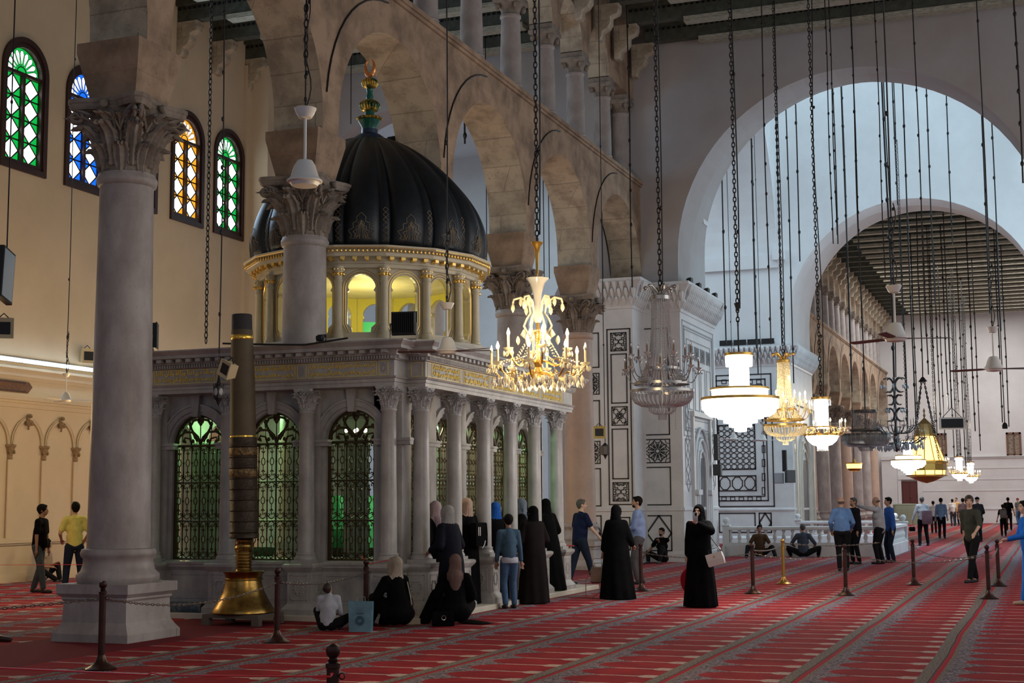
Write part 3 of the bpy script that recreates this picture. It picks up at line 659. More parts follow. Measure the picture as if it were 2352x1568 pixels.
def pier(name, poly, zt, zm):
    mb = MB(); mb.poly_prism(poly, [(.05, 0), (.05, .22), (.02, .27), (0, .30), (0, zm - .06), (.035, zm - .04), (.035, zm + .03), (0, zm + .06), (0, 7.15), (.03, 7.17), (.03, 7.24), (.10, 7.40), (.24, 7.75), (.33, 7.90), (.36, 7.92), (.36, zt)])
    for tier, (o, z0, z1) in enumerate(((.06, 7.22, 7.50), (.18, 7.40, 7.72), (.28, 7.58, 7.92))):   # carved stalactite cornice
        n = len(poly)
        for i in range(n):
            a = Vector(poly[i]); b = Vector(poly[(i + 1) % n]); t = b - a; l = t.length; t.normalize(); nn = Vector((t.y, -t.x))
            k = max(2, int(l / .20))
            if b.y > 61 and a.y > 61: continue
            for j in range(k + 1):
                c = a + t * (l * (j + (.5 if tier % 2 else 0)) / k) + nn * o
                mb.caps((c.x, c.y, z0 + .03), (c.x + nn.x * .05, c.y + nn.y * .05, z1 - .05), .012, .085, 6)
    return struct(name, mb, PIERM, ang=30)
pier('wall_pier_near', [(-12.3, 38.62), (-10.85, 38.62), (-10.85, 39.88), (-9.78, 39.88), (-9.78, 44.4), (-12.3, 44.4)], 8.0, onY(1425, 1170, 38.62).z)
pier('wall_pier_far', [(-13.0, 57.7), (-9.62, 57.7), (-9.62, 63.3), (-13.0, 63.3)], 8.0, onY(1700, 1170, 57.7).z)
F1 = lambda u, w_, d: (u, 38.62 + d, w_); F2 = lambda u, w_, d: (u, 39.88 + d, w_); F3 = lambda u, w_, d: (-9.78 - d, u, w_); F4 = lambda u, w_, d: (u, 57.7 + d, w_); F5 = lambda u, w_, d: (-9.70 - d, u, w_)
def b4(f, c, x0, y0, x1, y1):
    a = f(x0, y0, c); b = f(x1, y1, c); i = 1 if f is onX else 0
    return (min(a[i], b[i]), max(a[i], b[i]), min(a.z, b.z), max(a.z, b.z))
mb = MB(); LW = .035
o1 = b4(onY, 38.62, 1394, 757, 1450, 1158); strip(mb, F1, rect(o1[0], o1[1] + .04, o1[2], o1[3]), LW)
c_ = (o1[0] + o1[1]) / 2 + .02; hw = (o1[1] - o1[0]) / 2 - .09
def zz(y): return onY(1425, y, 38.62).z
maze_panel(mb, F1, c_ - hw, c_ + hw, zz(805), zz(764), .03); strip(mb, F1, rect(c_ - hw, c_ + hw, zz(925), zz(813)), LW); knot_panel(mb, F1, c_ - hw, c_ + hw, zz(976), zz(934), .03)
strip(mb, F1, rect(c_ - hw, c_ + hw, zz(1099), zz(985)), LW); maze_panel(mb, F1, c_ - hw, c_ + hw, zz(1150), zz(1108), .03)
strip(mb, F1, rect(c_ - hw - .02, c_ + hw + .02, zz(1262), zz(1188)), LW)
for fu0, fu1 in ((-12.22, -11.86),):
    strip(mb, F1, rect(fu0, fu1, zz(841), zz(762)), LW); star_panel(mb, F1, fu0 - .1, fu1, zz(903), zz(855), .03); strip(mb, F1, rect(fu0, fu1, zz(1000), zz(918)), LW)
    star_panel(mb, F1, fu0 - .1, fu1, zz(1063), zz(1012), .03); strip(mb, F1, rect(fu0, fu1, zz(1161), zz(1075)), LW); strip(mb, F1, rect(fu0, fu1, zz(1262), zz(1184)), LW)
    strip(mb, F1, [(fu1, zz(1224)), (fu0 + .12, zz(1184))], LW, closed=False)
def z2(y): return onY(1510, y, 39.88).z
ux = onY(1482, 1000, 39.88).x; uy = onY(1538, 1000, 39.88).x
strip(mb, F2, rect(ux, uy, z2(998), z2(754)), LW); star_panel(mb, F2, ux, uy, z2(1062), z2(1009), .032); strip(mb, F2, rect(ux, uy, z2(1159), z2(1073)), LW)
strip(mb, F2, rect(ux, uy, z2(1264), z2(1184)), LW); strip(mb, F2, [((ux + uy) / 2, z2(1184)), (uy, z2(1224)), ((ux + uy) / 2, z2(1264)), (ux, z2(1224))], LW * 1.3)
mb.build('inlay', INLAY, None, smooth=False)
o = bpy.context.scene.objects['inlay']; o.name = 'trim_inlay_near'; tag(o, kind='structure')
# side of the near pier: greek bands, carved panels, pointed niche
mb = MB(); g = MB(); cm = (40.15 + 44.1) / 2
for k, (w_, e) in enumerate(((0, .03), (.16, .05), (.24, .03), (.5, .03))): strip(mb, F3, [(40.1 + w_, 3.6 + w_), (40.1 + w_, 6.95 - w_), (44.15 - w_, 6.95 - w_), (44.15 - w_, 3.6 + w_)], e)
for i in range(4): star_panel(mb, F3, 40.8 + .78 * i, 41.35 + .78 * i, 5.9, 6.3, .03)
for i in range(4): strip(mb, F3, rect(40.8 + .78 * i, 41.35 + .78 * i, 4.4, 5.7), .03)
for u in (40.2, 43.45):
    for k in range(7): strip(mb, F3, [(u + .1, .9 + .42 * k + 1.3), (u + .3, 1.1 + .42 * k + 1.3), (u + .5, .9 + .42 * k + 1.3), (u + .3, .7 + .42 * k + 1.3)], .03)
    strip(mb, F3, rect(u, u + .6, 2.2, 5.0 - 1.5), .03)
struct('trim_inlay_side', mb, GREYIN, smooth=False)
g.box(-9.80, -9.70, 40.95, 41.1, .3, 4.2); g.box(-9.80, -9.70, 43.2, 43.35, .3, 4.2); g.box(-9.8, -9.66, 40.9, 43.4, 4.2, 4.35)
for r_ in (.95, .7, .45):
    pts = [(-9.74, cm - r_ * cos(a) * 1.0, 2.6 + r_ * 1.35 * sin(a)) for a in [pi * i / 16 for i in range(17)]]
    g.tube([(-9.74, cm - r_, .4)] + pts + [(-9.74, cm + r_, .4)], .05, 6)
g.box(-9.8, -9.6, cm - 1.1, cm - .6, 1.9, 2.05); g.box(-9.8, -9.6, cm + .6, cm + 1.1, 1.9, 2.05)
struct('trim_niche', g, PIERM, ang=30)
mb = MB(); mb.box(-9.785, -9.765, cm - .43, cm + .43, .35, 3.0); struct('trim_niche_back', mb, mat('painted_niche_shade', (.12, .12, .13), .6), smooth=False)  # flat panel, its dark colour stands for shade inside the niche
# far pier front
mb = MB()
def P4(x, y): q = onY(x, y, 57.7); return (q.x, q.z)
def R4(x0, y0, x1, y1, lw): a = P4(x0, y1); b = P4(x1, y0); strip(mb, F4, rect(a[0], b[0], a[1], b[1]), lw); return a[0], b[0], a[1], b[1]
x0 = 1652
R4(x0, 858, 1770, 1163, .05); R4(x0 - 3, 870, 1757, 1150, .05); R4(x0 - 2, 883, 1750, 1140, .04)
a = R4(x0, 975, 1733, 1078, .05); nx, nz = 6, 8; du = (a[1] - a[0]) / nx; dz = (a[3] - a[2]) / nz
for i in range(nx):
    for j in range(nz):
        cx = a[0] + du * (i + .5); cz = a[2] + dz * (j + .5); r_ = du * .46
        strip(mb, F4, [(cx + r_ * cos(pi / 3 * k + pi / 6), cz + r_ * sin(pi / 3 * k + pi / 6)) for k in range(6)], .03)
a = R4(x0, 1092, 1736, 1127, .05)
for i in range(3):
    w3 = (a[1] - a[0]) / 3; cx = a[0] + w3 * (i + .5); cz = (a[2] + a[3]) / 2; h = (a[3] - a[2]) * .42
    strip(mb, F4, [(cx + w3 * .44 * cos(pi / 4 * k + pi / 8), cz + h * 1.08 * sin(pi / 4 * k + pi / 8)) for k in range(8)], .04)
for i in range(8):
    y = 895 + 32 * i; a = R4(1751, y, 1757, y + 16, .03)
for i in range(5):
    x = 1658 + 20 * i; R4(x, 1141, x + 10, 1149, .03); R4(x, 872, x + 10, 881, .03)
R4(x0 + 1, 1178, 1734, 1222, .05); a = R4(1745, 1178, 1771, 1222, .05); strip(mb, F4, [((a[0] + a[1]) / 2, a[3]), (a[1], (a[2] + a[3]) / 2), ((a[0] + a[1]) / 2, a[2]), (a[0], (a[2] + a[3]) / 2)], .06)
struct('trim_inlay_far', mb, INLAY, smooth=False)
g = MB(); cm = 60.4
for z in (0,): 
    g.box(-9.64, -9.52, 58.1, 58.35, .3, 5.6); g.box(-9.64, -9.52, 62.5, 62.75, .3, 5.6); g.box(-9.64, -9.50, 58.0, 62.9, 5.6, 5.8)
    for r_ in (1.5, 1.2, .9):
        g.tube([(-9.58, cm - r_, .4)] + [(-9.58, cm - r_ * cos(a), 2.7 + r_ * 1.2 * sin(a)) for a in [pi * i / 16 for i in range(17)]] + [(-9.58, cm + r_, .4)], .06, 6)
struct('trim_niche_far', g, MARBC, ang=30)
mb = MB(); mb.box(-9.63, -9.60, cm - .85, cm + .85, .35, 3.4); struct('trim_niche_far_back', mb, MATS['painted_niche_shade'], smooth=False)  # same dark colour painting the shade of the far niche
# ================================================================ SHRINE
SH = thing('shrine', 'white marble shrine with arched grilles, gilded drum and dark fluted dome', 'shrine')
FR = lambda u, w_, d: (u, 19.30 + d, w_); SD = lambda u, w_, d: (-9.25 - d, u, w_); BK = lambda u, w_, d: (u, 26.25 - d, w_); LF = lambda u, w_, d: (-13.7 + d, u, w_)
fc = [-9.815 - 1.37 * k for k in range(3)]; sc_ = [20.17 + 1.255 * k for k in range(5)]
mb = MB()
arched_panel(mb, FR, -13.7, -9.24, .1, 3.46, .22, [(u, .46, .86, 2.66, 'r') for u in fc[::-1]], seg=24)
arched_panel(mb, SD, 19.3, 26.3, .1, 3.46, .22, [(u, .40, .86, 2.70, 'r') for u in sc_], seg=24)
arched_panel(mb, BK, -13.7, -9.25, .1, 3.46, .22, [(u, .46, .86, 2.66, 'r') for u in fc[::-1]], seg=20)
arched_panel(mb, LF, 19.3, 26.3, .1, 3.46, .22, [(u, .40, .86, 2.70, 'r') for u in sc_], seg=20)
mb.build('wall_panels', MARB, SH, ang=30)
mb = MB(); mb.poly_prism([(-13.95, 18.78), (-8.48, 18.78), (-8.48, 27.4), (-13.95, 27.4)], [(0, 0), (0, .07), (-.01, .08)]); mb.build('step', MARBC, SH, smooth=False)
# dado, sill and mouldings
mb = MB(); poly = [(-13.72, 19.22), (-9.17, 19.22), (-9.17, 26.35), (-13.72, 26.35)]
mb.poly_prism(poly, [(.06, .08), (.06, .16), (.03, .2), (0, .22), (0, .70), (.02, .73), (.05, .76), (.05, .79), (.0, .80)])
for u in fc: 
    strip(mb, lambda a, b, d: (a, 19.22 + d, b), rect(u - .38, u + .38, .28, .64), .012)
mb.build('dado', MARB, SH, ang=25)
mb = MB(); mb.poly_prism(poly, [(.0, .79), (.06, .79), (.07, .81), (.07, .84), (.03, .85)]); mb.build('sill', MARB, SH, ang=25)
def wreath(b, F, u, w_, s=1):
    for sgn in (-1, 1):
        pts = [F(u + sgn * .075 * s * sin(a), w_ - .1 * s * cos(a), -.008) for a in [radians(20 + 15 * i) for i in range(10)]]
        b.tube(pts, .006, 5)
        for i in range(0, 10):
            a = radians(20 + 15 * i); b.sph(F(u + sgn * (.075 + .012 * (-1) ** i) * s * sin(a), w_ - (.1 + .012 * (-1) ** i) * s * cos(a), -.008), (.012, .012, .014), 5, 4)
def pedestal(label, x, y):
    b = MB(); q = .20
    b.poly_prism([(x - q, y - q), (x + q, y - q), (x + q, y + q), (x - q, y + q)], [(.07, .08), (.07, .16), (.04, .20), (.01, .23), (0, .25), (0, .70), (.015, .72), (.05, .76), (.06, .78), (.06, .815), (.03, .83)])
    fr = lambda u, w_, d: (u, y - q + d, w_); sd = lambda u, w_, d: (x + q - d, u, w_)
    strip(b, fr, rect(x - .13, x + .13, .30, .66), .014, .008); strip(b, sd, rect(y - .13, y + .13, .30, .66), .014, .008)
    wreath(b, fr, x, .48); wreath(b, sd, y, .48)
    return b.build('pedestal', MARB, SH, ang=25)
_sc = corinthian(.112, .32, .155).build('capital', mat('carved_marble', (.50, .50, .51), .6, col2=(.33, .33, .34), nscale=20)); _scd = _sc.data; bpy.data.objects.remove(_sc)
def scolumn(x, y):
    pedestal('', x, y)
    b = MB(); b.poly_prism([(-.165, -.165), (.165, -.165), (.165, .165), (-.165, .165)], [(0, .82), (0, .88)])
    b.lathe([(.165, .88), (.17, .90), (.155, .93), (.14, .95), (.15, .965), (.145, .985), (.13, .99), (.128, 1.0), (.125, 1.5), (.115, 2.6), (.110, 3.06), (.125, 3.08), (.125, 3.10), (.112, 3.12)], 28)
    o = b.build('column', MARB, SH, ang=50); o.location = (x, y, 0)
    c = bpy.data.objects.new('column_capital', _scd); COL.objects.link(c); c.parent = o; c.location = (0, 0, 3.12); return o
fx = [-9.13 - 1.37 * k for k in range(4)]; sy = [19.54 + 1.255 * k for k in range(6)]
for x in fx: scolumn(x, 19.1)
for y in sy: scolumn(-8.8, y)
# pilasters behind columns, imposts, archivolts, keystones
mb = MB()
for x in fx: mb.box(x - .16, x + .16, 19.22, 19.32, .84, 3.44); mb.box(x - .30, x + .30, 19.2, 19.32, 2.58, 2.68); mb.box(x - .31, x + .31, 19.18, 19.32, 2.64, 2.67)
for y in sy: mb.box(-9.27, -9.17, y - .15, y + .15, .84, 3.44); mb.box(-9.27, -9.15, y - .27, y + .27, 2.60, 2.70); mb.box(-9.27, -9.13, y - .28, y + .28, 2.66, 2.69)
mb.box(-9.3, -8.976, 19.228, 19.55, .1, 3.435); mb.box(-9.32, -8.95, 19.207, 19.57, 2.585, 2.675)
def archiv(b, F, uc, h, sp):
    for r0, r1, d in ((h + .01, h + .06, .02), (h + .06, h + .14, .045), (h + .14, h + .17, .065)):
        n = 22
        for i in range(n):
            a0, a1 = pi * i / n, pi * (i + 1) / n
            p = [(uc - r * cos(a), sp + r * sin(a)) for r, a in ((r0, a0), (r0, a1), (r1, a1), (r1, a0))]
            b.extr(p, -d, .01, F)
    b.extr([(uc - .05, sp + h - .03), (uc + .05, sp + h - .03), (uc + .085, 3.45), (uc - .085, 3.45)], -.10, .01, F)
for u in fc: archiv(mb, FR, u, .46, 2.66)
for u in sc_: archiv(mb, SD, u, .40, 2.70)
mb.build('arch_mouldings', MARB, SH, ang=30)
# window grilles of wrought iron
def scroll(b, F, cu, cw, r, a0, turns, rr=.008, s=1, n=14):
    b.tube([F(cu + s * r * (1 - .75 * i / n) * cos(a0 + turns * 2 * pi * i / n), cw + r * (1 - .75 * i / n) * sin(a0 + turns * 2 * pi * i / n), 0) for i in range(n + 1)], rr, 4)
def grille(h, spring, sill):
    b = MB(); F = lambda u, w_, d: (u, d, w_)
    for z, r_ in ((sill + .01, .016), (spring - .02, .02), (sill + (spring - sill) / 3, .014), (sill + 2 * (spring - sill) / 3, .014)): b.tube([F(-h, z, 0), F(h, z, 0)], r_, 6)
    b.tube([F(-h + .012, sill, 0), F(-h + .012, spring, 0)] + [F(-(h - .012) * cos(pi * i / 20), spring + (h - .012) * sin(pi * i / 20), 0) for i in range(1, 20)] + [F(h - .012, spring, 0), F(h - .012, sill, 0)], .021, 6)
    b.tube([F(0, sill, 0), F(0, spring, 0)], .015, 6)
    nb = 6; dw = 2 * h / nb; H = (spring - sill) / 3
    for t in range(3):
        z0 = sill + H * t
        for i in range(nb + 1):
            u = -h + dw * i
            if 0 < i < nb: b.tube([F(u, z0, 0), F(u, z0 + H, 0)], .0095, 5)
            if 0 < i < nb: b.sph(F(u, z0 + H * .52, 0), (.02, .015, .026), 6, 5)
        for i in range(nb):
            u = -h + dw * (i + .5); zc = z0 + H * .52
            b.tube([F(u + dw * .21 * cos(a), zc + dw * .36 * sin(a), 0) for a in [2 * pi * j / 12 for j in range(12)]], .0085, 4, closed=True)
            for s in (-1, 1):
                b.tube([F(u, zc + s * dw * .36, 0), F(u, zc + s * H * .34, 0)], .0085, 4)
                for e in (-1, 1):
                    b.tube([F(u, zc + s * H * .22, 0), F(u + e * .016, zc + s * (H * .24), 0), F(u + e * .028, zc + s * (H * .26 + .004), 0)], .0085, 4)
                    cu = u + e * dw * .30; cw = zc + s * H * .36
                    scroll(b, F, cu, cw, dw * .17, 0 if s > 0 else pi, .9 * s * e, .008)
                    b.tube([F(u + e * dw * .47, zc + s * H * .22, 0), F(u + e * dw * .44, zc + s * H * .40, 0), F(u, zc + s * H * .475, 0)], .008, 4)
                b.sph(F(u, zc + s * H * .34, 0), (.010, .008, .022), 5, 4)
    for s in (-1, 1): b.box(s * h - (.055 if s > 0 else 0), s * h + (0 if s > 0 else .055), -.02, .02, sill, spring)
    b.extr([(-h * cos(pi * i / 20), spring + h * sin(pi * i / 20)) for i in range(21)][::-1] + [(-(h - .035) * cos(pi * i / 20), spring + (h - .035) * sin(pi * i / 20)) for i in range(21)], -.02, .02, lambda u, w_, d: (u, d, w_))
    c = spring
    for s in (-1, 1):
        b.tube([F(0, c, 0), F(s * h * .10, c + h * .25, 0), F(s * h * .30, c + h * .42, 0), F(s * h * .42, c + h * .62, 0), F(s * h * .30, c + h * .82, 0), F(s * h * .12, c + h * .86, 0), F(s * h * .06, c + h * .74, 0)], .022, 6)
        b.tube([F(s * h * .12, c + h * .10, 0), F(s * h * .32, c + h * .42, 0), F(s * h * .62, c + h * .44, 0), F(s * h * .86, c + h * .28, 0), F(s * h * .93, c + h * .05, 0)], .021, 6)
        b.tube([F(s * h * .35, c, 0), F(s * h * .42, c + h * .2, 0), F(s * h * .62, c + h * .24, 0), F(s * h * .70, c + h * .10, 0), F(s * h * .58, c + h * .07, 0)], .016, 5)
        for (x, y, r_) in ((.42, .70, .035), (.40, .58, .03), (.62, .47, .035), (.86, .30, .03), (.22, .26, .03), (.7, .6, .022), (.62, .12, .02), (.3, .12, .03), (.9, .1, .03)): b.sph(F(s * h * x, c + h * y, 0), (r_, .012, r_ * 1.1), 7, 5)
        b.tube([F(s * h * .42, c + h * .1, 0), F(s * h * .45, c + h * .85, 0)], .009, 4); b.tube([F(s * h * .72, c + h * .1, 0), F(s * h * .72, c + h * .68, 0)], .009, 4)
    b.sph(F(0, c + h * .90, 0), (.06, .015, .05), 8, 6); b.sph(F(0, c + h * .74, 0), (.035, .015, .05), 8, 6); b.tube([F(0, c, 0), F(0, c + h * .95, 0)], .009, 5)
    return b
g1 = grille(.46, 2.66, .86).build('window_grille', IRON, SH); g1.location = (fc[0], 19.38, 0)
for u in fc[1:]: o = g1.copy(); COL.objects.link(o); o.location = (u, 19.38, 0)
g2 = grille(.40, 2.70, .86).build('window_grille', IRON, SH); g2.location = (-9.32, sc_[0], 0); g2.rotation_euler = (0, 0, pi / 2)
for u in sc_[1:]: o = g2.copy(); COL.objects.link(o); o.location = (-9.32, u, 0)
GL = mat('pale_green_window_glass', (.75, .95, .78), .02, trans=1.0, ior=1.05, spec=.3)
# entablature
ep = [(-13.75, 18.97), (-8.98, 18.97), (-8.98, 19.40), (-8.67, 19.40), (-8.67, 26.42), (-13.75, 26.42)]
mb = MB(); mb.poly_prism(ep, [(-.10, 3.43), (-.06, 3.44), (0, 3.44), (0, 3.495), (.015, 3.50), (.015, 3.545), (.035, 3.555), (.05, 3.58), (0, 3.585)]); mb.build('architrave', MARB, SH, ang=25)
mb = MB(); mb.poly_prism(ep, [(0, 3.58), (0, 3.83)]); mb.build('frieze', MARB, SH, ang=25)
mb = MB(); mb.poly_prism(ep, [(0, 3.82), (.03, 3.83), (.035, 3.85), (.035, 3.885), (.06, 3.89), (.07, 3.91), (.08, 3.965), (.20, 3.97), (.21, 3.975), (.21, 4.02), (.24, 4.05), (.27, 4.08), (.27, 4.10)])
def along(poly, off, step, cb):
    n = len(poly)
    for i in range(n):
        a = Vector(poly[i]); b = Vector(poly[(i + 1) % n]); t = b - a; l = t.length; t.normalize(); nn = Vector((t.y, -t.x)); k = max(1, int(round(l / step)))
        if nn.x < -.5 or nn.y > .5: continue
        for j in range(k): cb(a + t * (l * (j + .5) / k) + nn * off, atan2(t.y, t.x))
along(ep, .055, .045, lambda p, a: mb.cbox((p.x, p.y, 3.862), (.026, .04, .044), rz=a))
along(ep, .135, .175, lambda p, a: mb.cbox((p.x, p.y, 3.94), (.085, .11, .05), rz=a))
mb.build('cornice', MARB, SH, ang=25)
# frieze panels and gilded lettering
import unicodedata
AF = {'ا': 'ﺍﺎ', 'ب': 'ﺏﺐﺑﺒ', 'ت': 'ﺕﺖﺗﺘ', 'ث': 'ﺙﺚﺛﺜ', 'ج': 'ﺝﺞﺟﺠ', 'ح': 'ﺡﺢﺣﺤ', 'خ': 'ﺥﺦﺧﺨ', 'د': 'ﺩﺪ', 'ذ': 'ﺫﺬ', 'ر': 'ﺭﺮ', 'ز': 'ﺯﺰ', 'س': 'ﺱﺲﺳﺴ', 'ش': 'ﺵﺶﺷﺸ', 'ص': 'ﺹﺺﺻﺼ', 'ع': 'ﻉﻊﻋﻌ', 'غ': 'ﻍﻎﻏﻐ', 'ف': 'ﻑﻒﻓﻔ', 'ق': 'ﻕﻖﻗﻘ', 'ك': 'ﻙﻚﻛﻜ', 'ل': 'ﻝﻞﻟﻠ', 'م': 'ﻡﻢﻣﻤ', 'ن': 'ﻥﻦﻧﻨ', 'ه': 'ﻩﻪﻫﻬ', 'و': 'ﻭﻮ', 'ي': 'ﻱﻲﻳﻴ', 'ى': 'ﻯﻰ', 'ة': 'ﺓﺔ', 'أ': 'ﺃﺄ', 'إ': 'ﺇﺈ', 'ئ': 'ﺉﺊﺋﺌ', 'ظ': 'ﻅﻆﻇﻈ', 'ط': 'ﻁﻂﻃﻄ', 'ض': 'ﺽﺾﺿﻀ', 'ء': 'ﺀ'}
def shape(txt):
    out = []
    for wd in txt.split():
        r = ''
        for i, ch in enumerate(wd):
            f = AF.get(ch, ch); pj = i > 0 and len(AF.get(wd[i - 1], '')) == 4; nj = i < len(wd) - 1 and len(f) == 4 and len(AF.get(wd[i + 1], '')) >= 2
            r += f[3] if (pj and nj and len(f) == 4) else f[2] if (nj and len(f) == 4) else f[1] if (pj and len(f) > 1) else f[0]
        out.append(r[::-1])
    return ' '.join(out[::-1])
def lettering(txt, wmax, hgt, M_, name='lettering'):
    cu = bpy.data.curves.new(name, 'FONT'); cu.body = shape(txt); cu.size = hgt; cu.extrude = .008; cu.offset = .0022; cu.align_x = 'CENTER'; cu.align_y = 'CENTER'; cu.resolution_u = 3
    o = bpy.data.objects.new(name, cu); COL.objects.link(o); bpy.context.view_layer.update(); me = bpy.data.meshes.new_from_object(o); bpy.data.objects.remove(o)
    xs = [v.co.x for v in me.vertices] or [0, 1]; ys = [v.co.y for v in me.vertices] or [0, 1]; cx = (min(xs) + max(xs)) / 2; cy = (min(ys) + max(ys)) / 2; wd = max(max(xs) - min(xs), .01); hd = max(max(ys) - min(ys), .01)
    for v in me.vertices: v.co.x = (v.co.x - cx) * wmax / wd; v.co.y = (v.co.y - cy) * hgt / hd
    me.materials.clear(); me.materials.append(GOLDP); o = bpy.data.objects.new(name, me); COL.objects.link(o); o.matrix_world = M_; o.parent = SH; return o
TX = ['ذكر رحمت ربك عبده زكريا إذ نادى ربه نداء خفيا', 'قال رب إني وهن العظم مني واشتعل الرأس شيبا ولم أكن', 'يا زكريا إنا نبشرك بغلام اسمه يحيى لم نجعل له', 'يا يحيى خذ الكتاب بقوة وآتيناه الحكم صبيا', 'وحنانا من لدنا وزكاة وكان تقيا']
MF = lambda x, z: Matrix.Translation((x, 18.965, z)) @ Matrix.Rotation(pi / 2, 4, 'X')
MS = lambda y, z: Matrix.Translation((-8.665, y, z)) @ Matrix.Rotation(pi / 2, 4, 'Z') @ Matrix.Rotation(pi / 2, 4, 'X')
for k in range(4):
    x = -9.95 - 1.37 * k + .12
    if k < 3:
        for dz, t in ((.055, TX[(2 * k) % 5]), (-.050, TX[(2 * k + 1) % 5])): lettering(t, 1.08, .095, MF(-9.84 - 1.37 * k, 3.705 + dz))
for k in range(5):
    for dz, t in ((.055, TX[(2 * k + 1) % 5]), (-.050, TX[(2 * k + 2) % 5])): lettering(t, .98, .095, MS(20.18 + 1.255 * k, 3.705 + dz))
mb = MB(); ffr = lambda u, w_, d: (u, 18.97 + d, w_); fsd = lambda u, w_, d: (-8.67 - d, u, w_)
for k in range(3): strip(mb, ffr, rect(-9.84 - 1.37 * k - .57, -9.84 - 1.37 * k + .57, 3.60, 3.81), .008, .006)
for k in range(5): strip(mb, fsd, rect(20.18 + 1.255 * k - .52, 20.18 + 1.255 * k + .52, 3.60, 3.81), .008, .006)
for k in range(4): strip(mb, ffr, rect(-9.16 - 1.37 * k - .07, -9.16 - 1.37 * k + .08, 3.60, 3.81), .008, .006)
for k in range(6): strip(mb, fsd, rect(19.55 + 1.255 * k - .07, 19.55 + 1.255 * k + .07, 3.60, 3.81), .008, .006)
strip(mb, lambda u, w_, d: (u, 19.40 + d, w_), rect(-8.90, -8.72, 3.60, 3.81), .008, .006)
mb.build('gilt_frames', GOLDP, SH, smooth=False)
mb = MB(); 
for k in range(4):
    for i in range(8): mb.sph((-9.155 - 1.37 * k + .035 * cos(i * pi / 4), 18.965, 3.705 + .05 * sin(i * pi / 4)), (.015, .006, .018), 5, 4)
mb.build('rosettes', GREYIN, SH)
# roof and interior
mb = MB(); mb.box(-13.7, -8.75, 19.1, 26.35, 4.02, 4.12); mb.poly_prism([(-11.37 + 2.32 * cos(radians(11.25 + 22.5 * i)), 22.95 + 2.32 * sin(radians(11.25 + 22.5 * i))) for i in range(16)], [(.05, 4.1), (.05, 4.2), (0, 4.24), (-.05, 4.42)])
mb.build('roof', MARBC, SH, smooth=False)
mb = MB(); mb.box(-13.4, -9.5, 19.6, 25.9, .08, .12); mb.build('inner_floor', mat('green_carpet', (.03, .20, .07), .9), SH, smooth=False)
mb = MB(); mb.poly_prism([(-12.2, 21.2), (-10.9, 21.2), (-10.9, 24.4), (-12.2, 24.4)], [(.1, .12), (.1, .4), (0, .45), (0, 1.3), (-.1, 1.4), (-.3, 1.75), (-.32, 1.85)]); mb.build('cenotaph', mat('green_cloth', (.02, .30, .09), .7, col2=(.05, .42, .16), nscale=8), SH, ang=25)
light('shrine_green_lamp', 'POINT', (-12.6, 20.6, 3.2), 60, (.45, 1.0, .40), .12); light('shrine_green_lamp', 'POINT', (-10.0, 24.8, 3.0), 60, (.35, 1.0, .45), .12)
light('shrine_white_lamp', 'POINT', (-9.9, 21.6, 3.25), 60, (1, .90, .6), .08)
mb = MB()
for i in range(14): mb.sph((-10.35 + .28 * cos(i * .9) * (1 + i % 3 * .3), 23.0 + .5 * sin(i * .9), 3.02 + .07 * (i % 3)), .035, 8, 6)
for i in range(6): mb.sph((-11.9 + .2 * cos(i * 1.05), 23.5 + .2 * sin(i * 1.05), 3.05), .035, 8, 6)
mb.build('inner_lamp_bulbs', mat('inner_lamp_glow', (1, .9, .6), .4, emit=14, ecol=(1.0, .84, .5)), SH)
mb = MB(); nn_ = 60
for x0_, x1_, y0_, c_ in ((-13.3, -12.75, 20.3, 0), (-12.0, -11.6, 21.0, 0), (-10.6, -10.15, 20.5, 0)):
    P0 = [(x0_ + (x1_ - x0_) * k / nn_, y0_ + .03 * sin(k * .9)) for k in range(nn_ + 1)]
    mb.add([(x, y, z) for z in (.12, 2.75) for x, y in P0] + [(x, y + .02, z) for z in (.12, 2.75) for x, y in P0], [(k, k + 1, nn_ + 2 + k, nn_ + 1 + k) for k in range(nn_)] + [(2 * nn_ + 2 + k, 2 * nn_ + 3 + k, 3 * nn_ + 4 + k, 3 * nn_ + 3 + k) for k in range(nn_)])
mb.build('inner_curtains', mat('pale_inner_curtain', (.42, .46, .38), .8), SH)
mb = MB(); mb.box(-13.2, -9.5, 21.05, 21.12, .12, .95); mb.box(-13.2, -9.5, 21.0, 21.16, .95, 1.0); mb.build('inner_screen', mat('dark_green_screen', (.02, .06, .03), .5), SH, smooth=False)
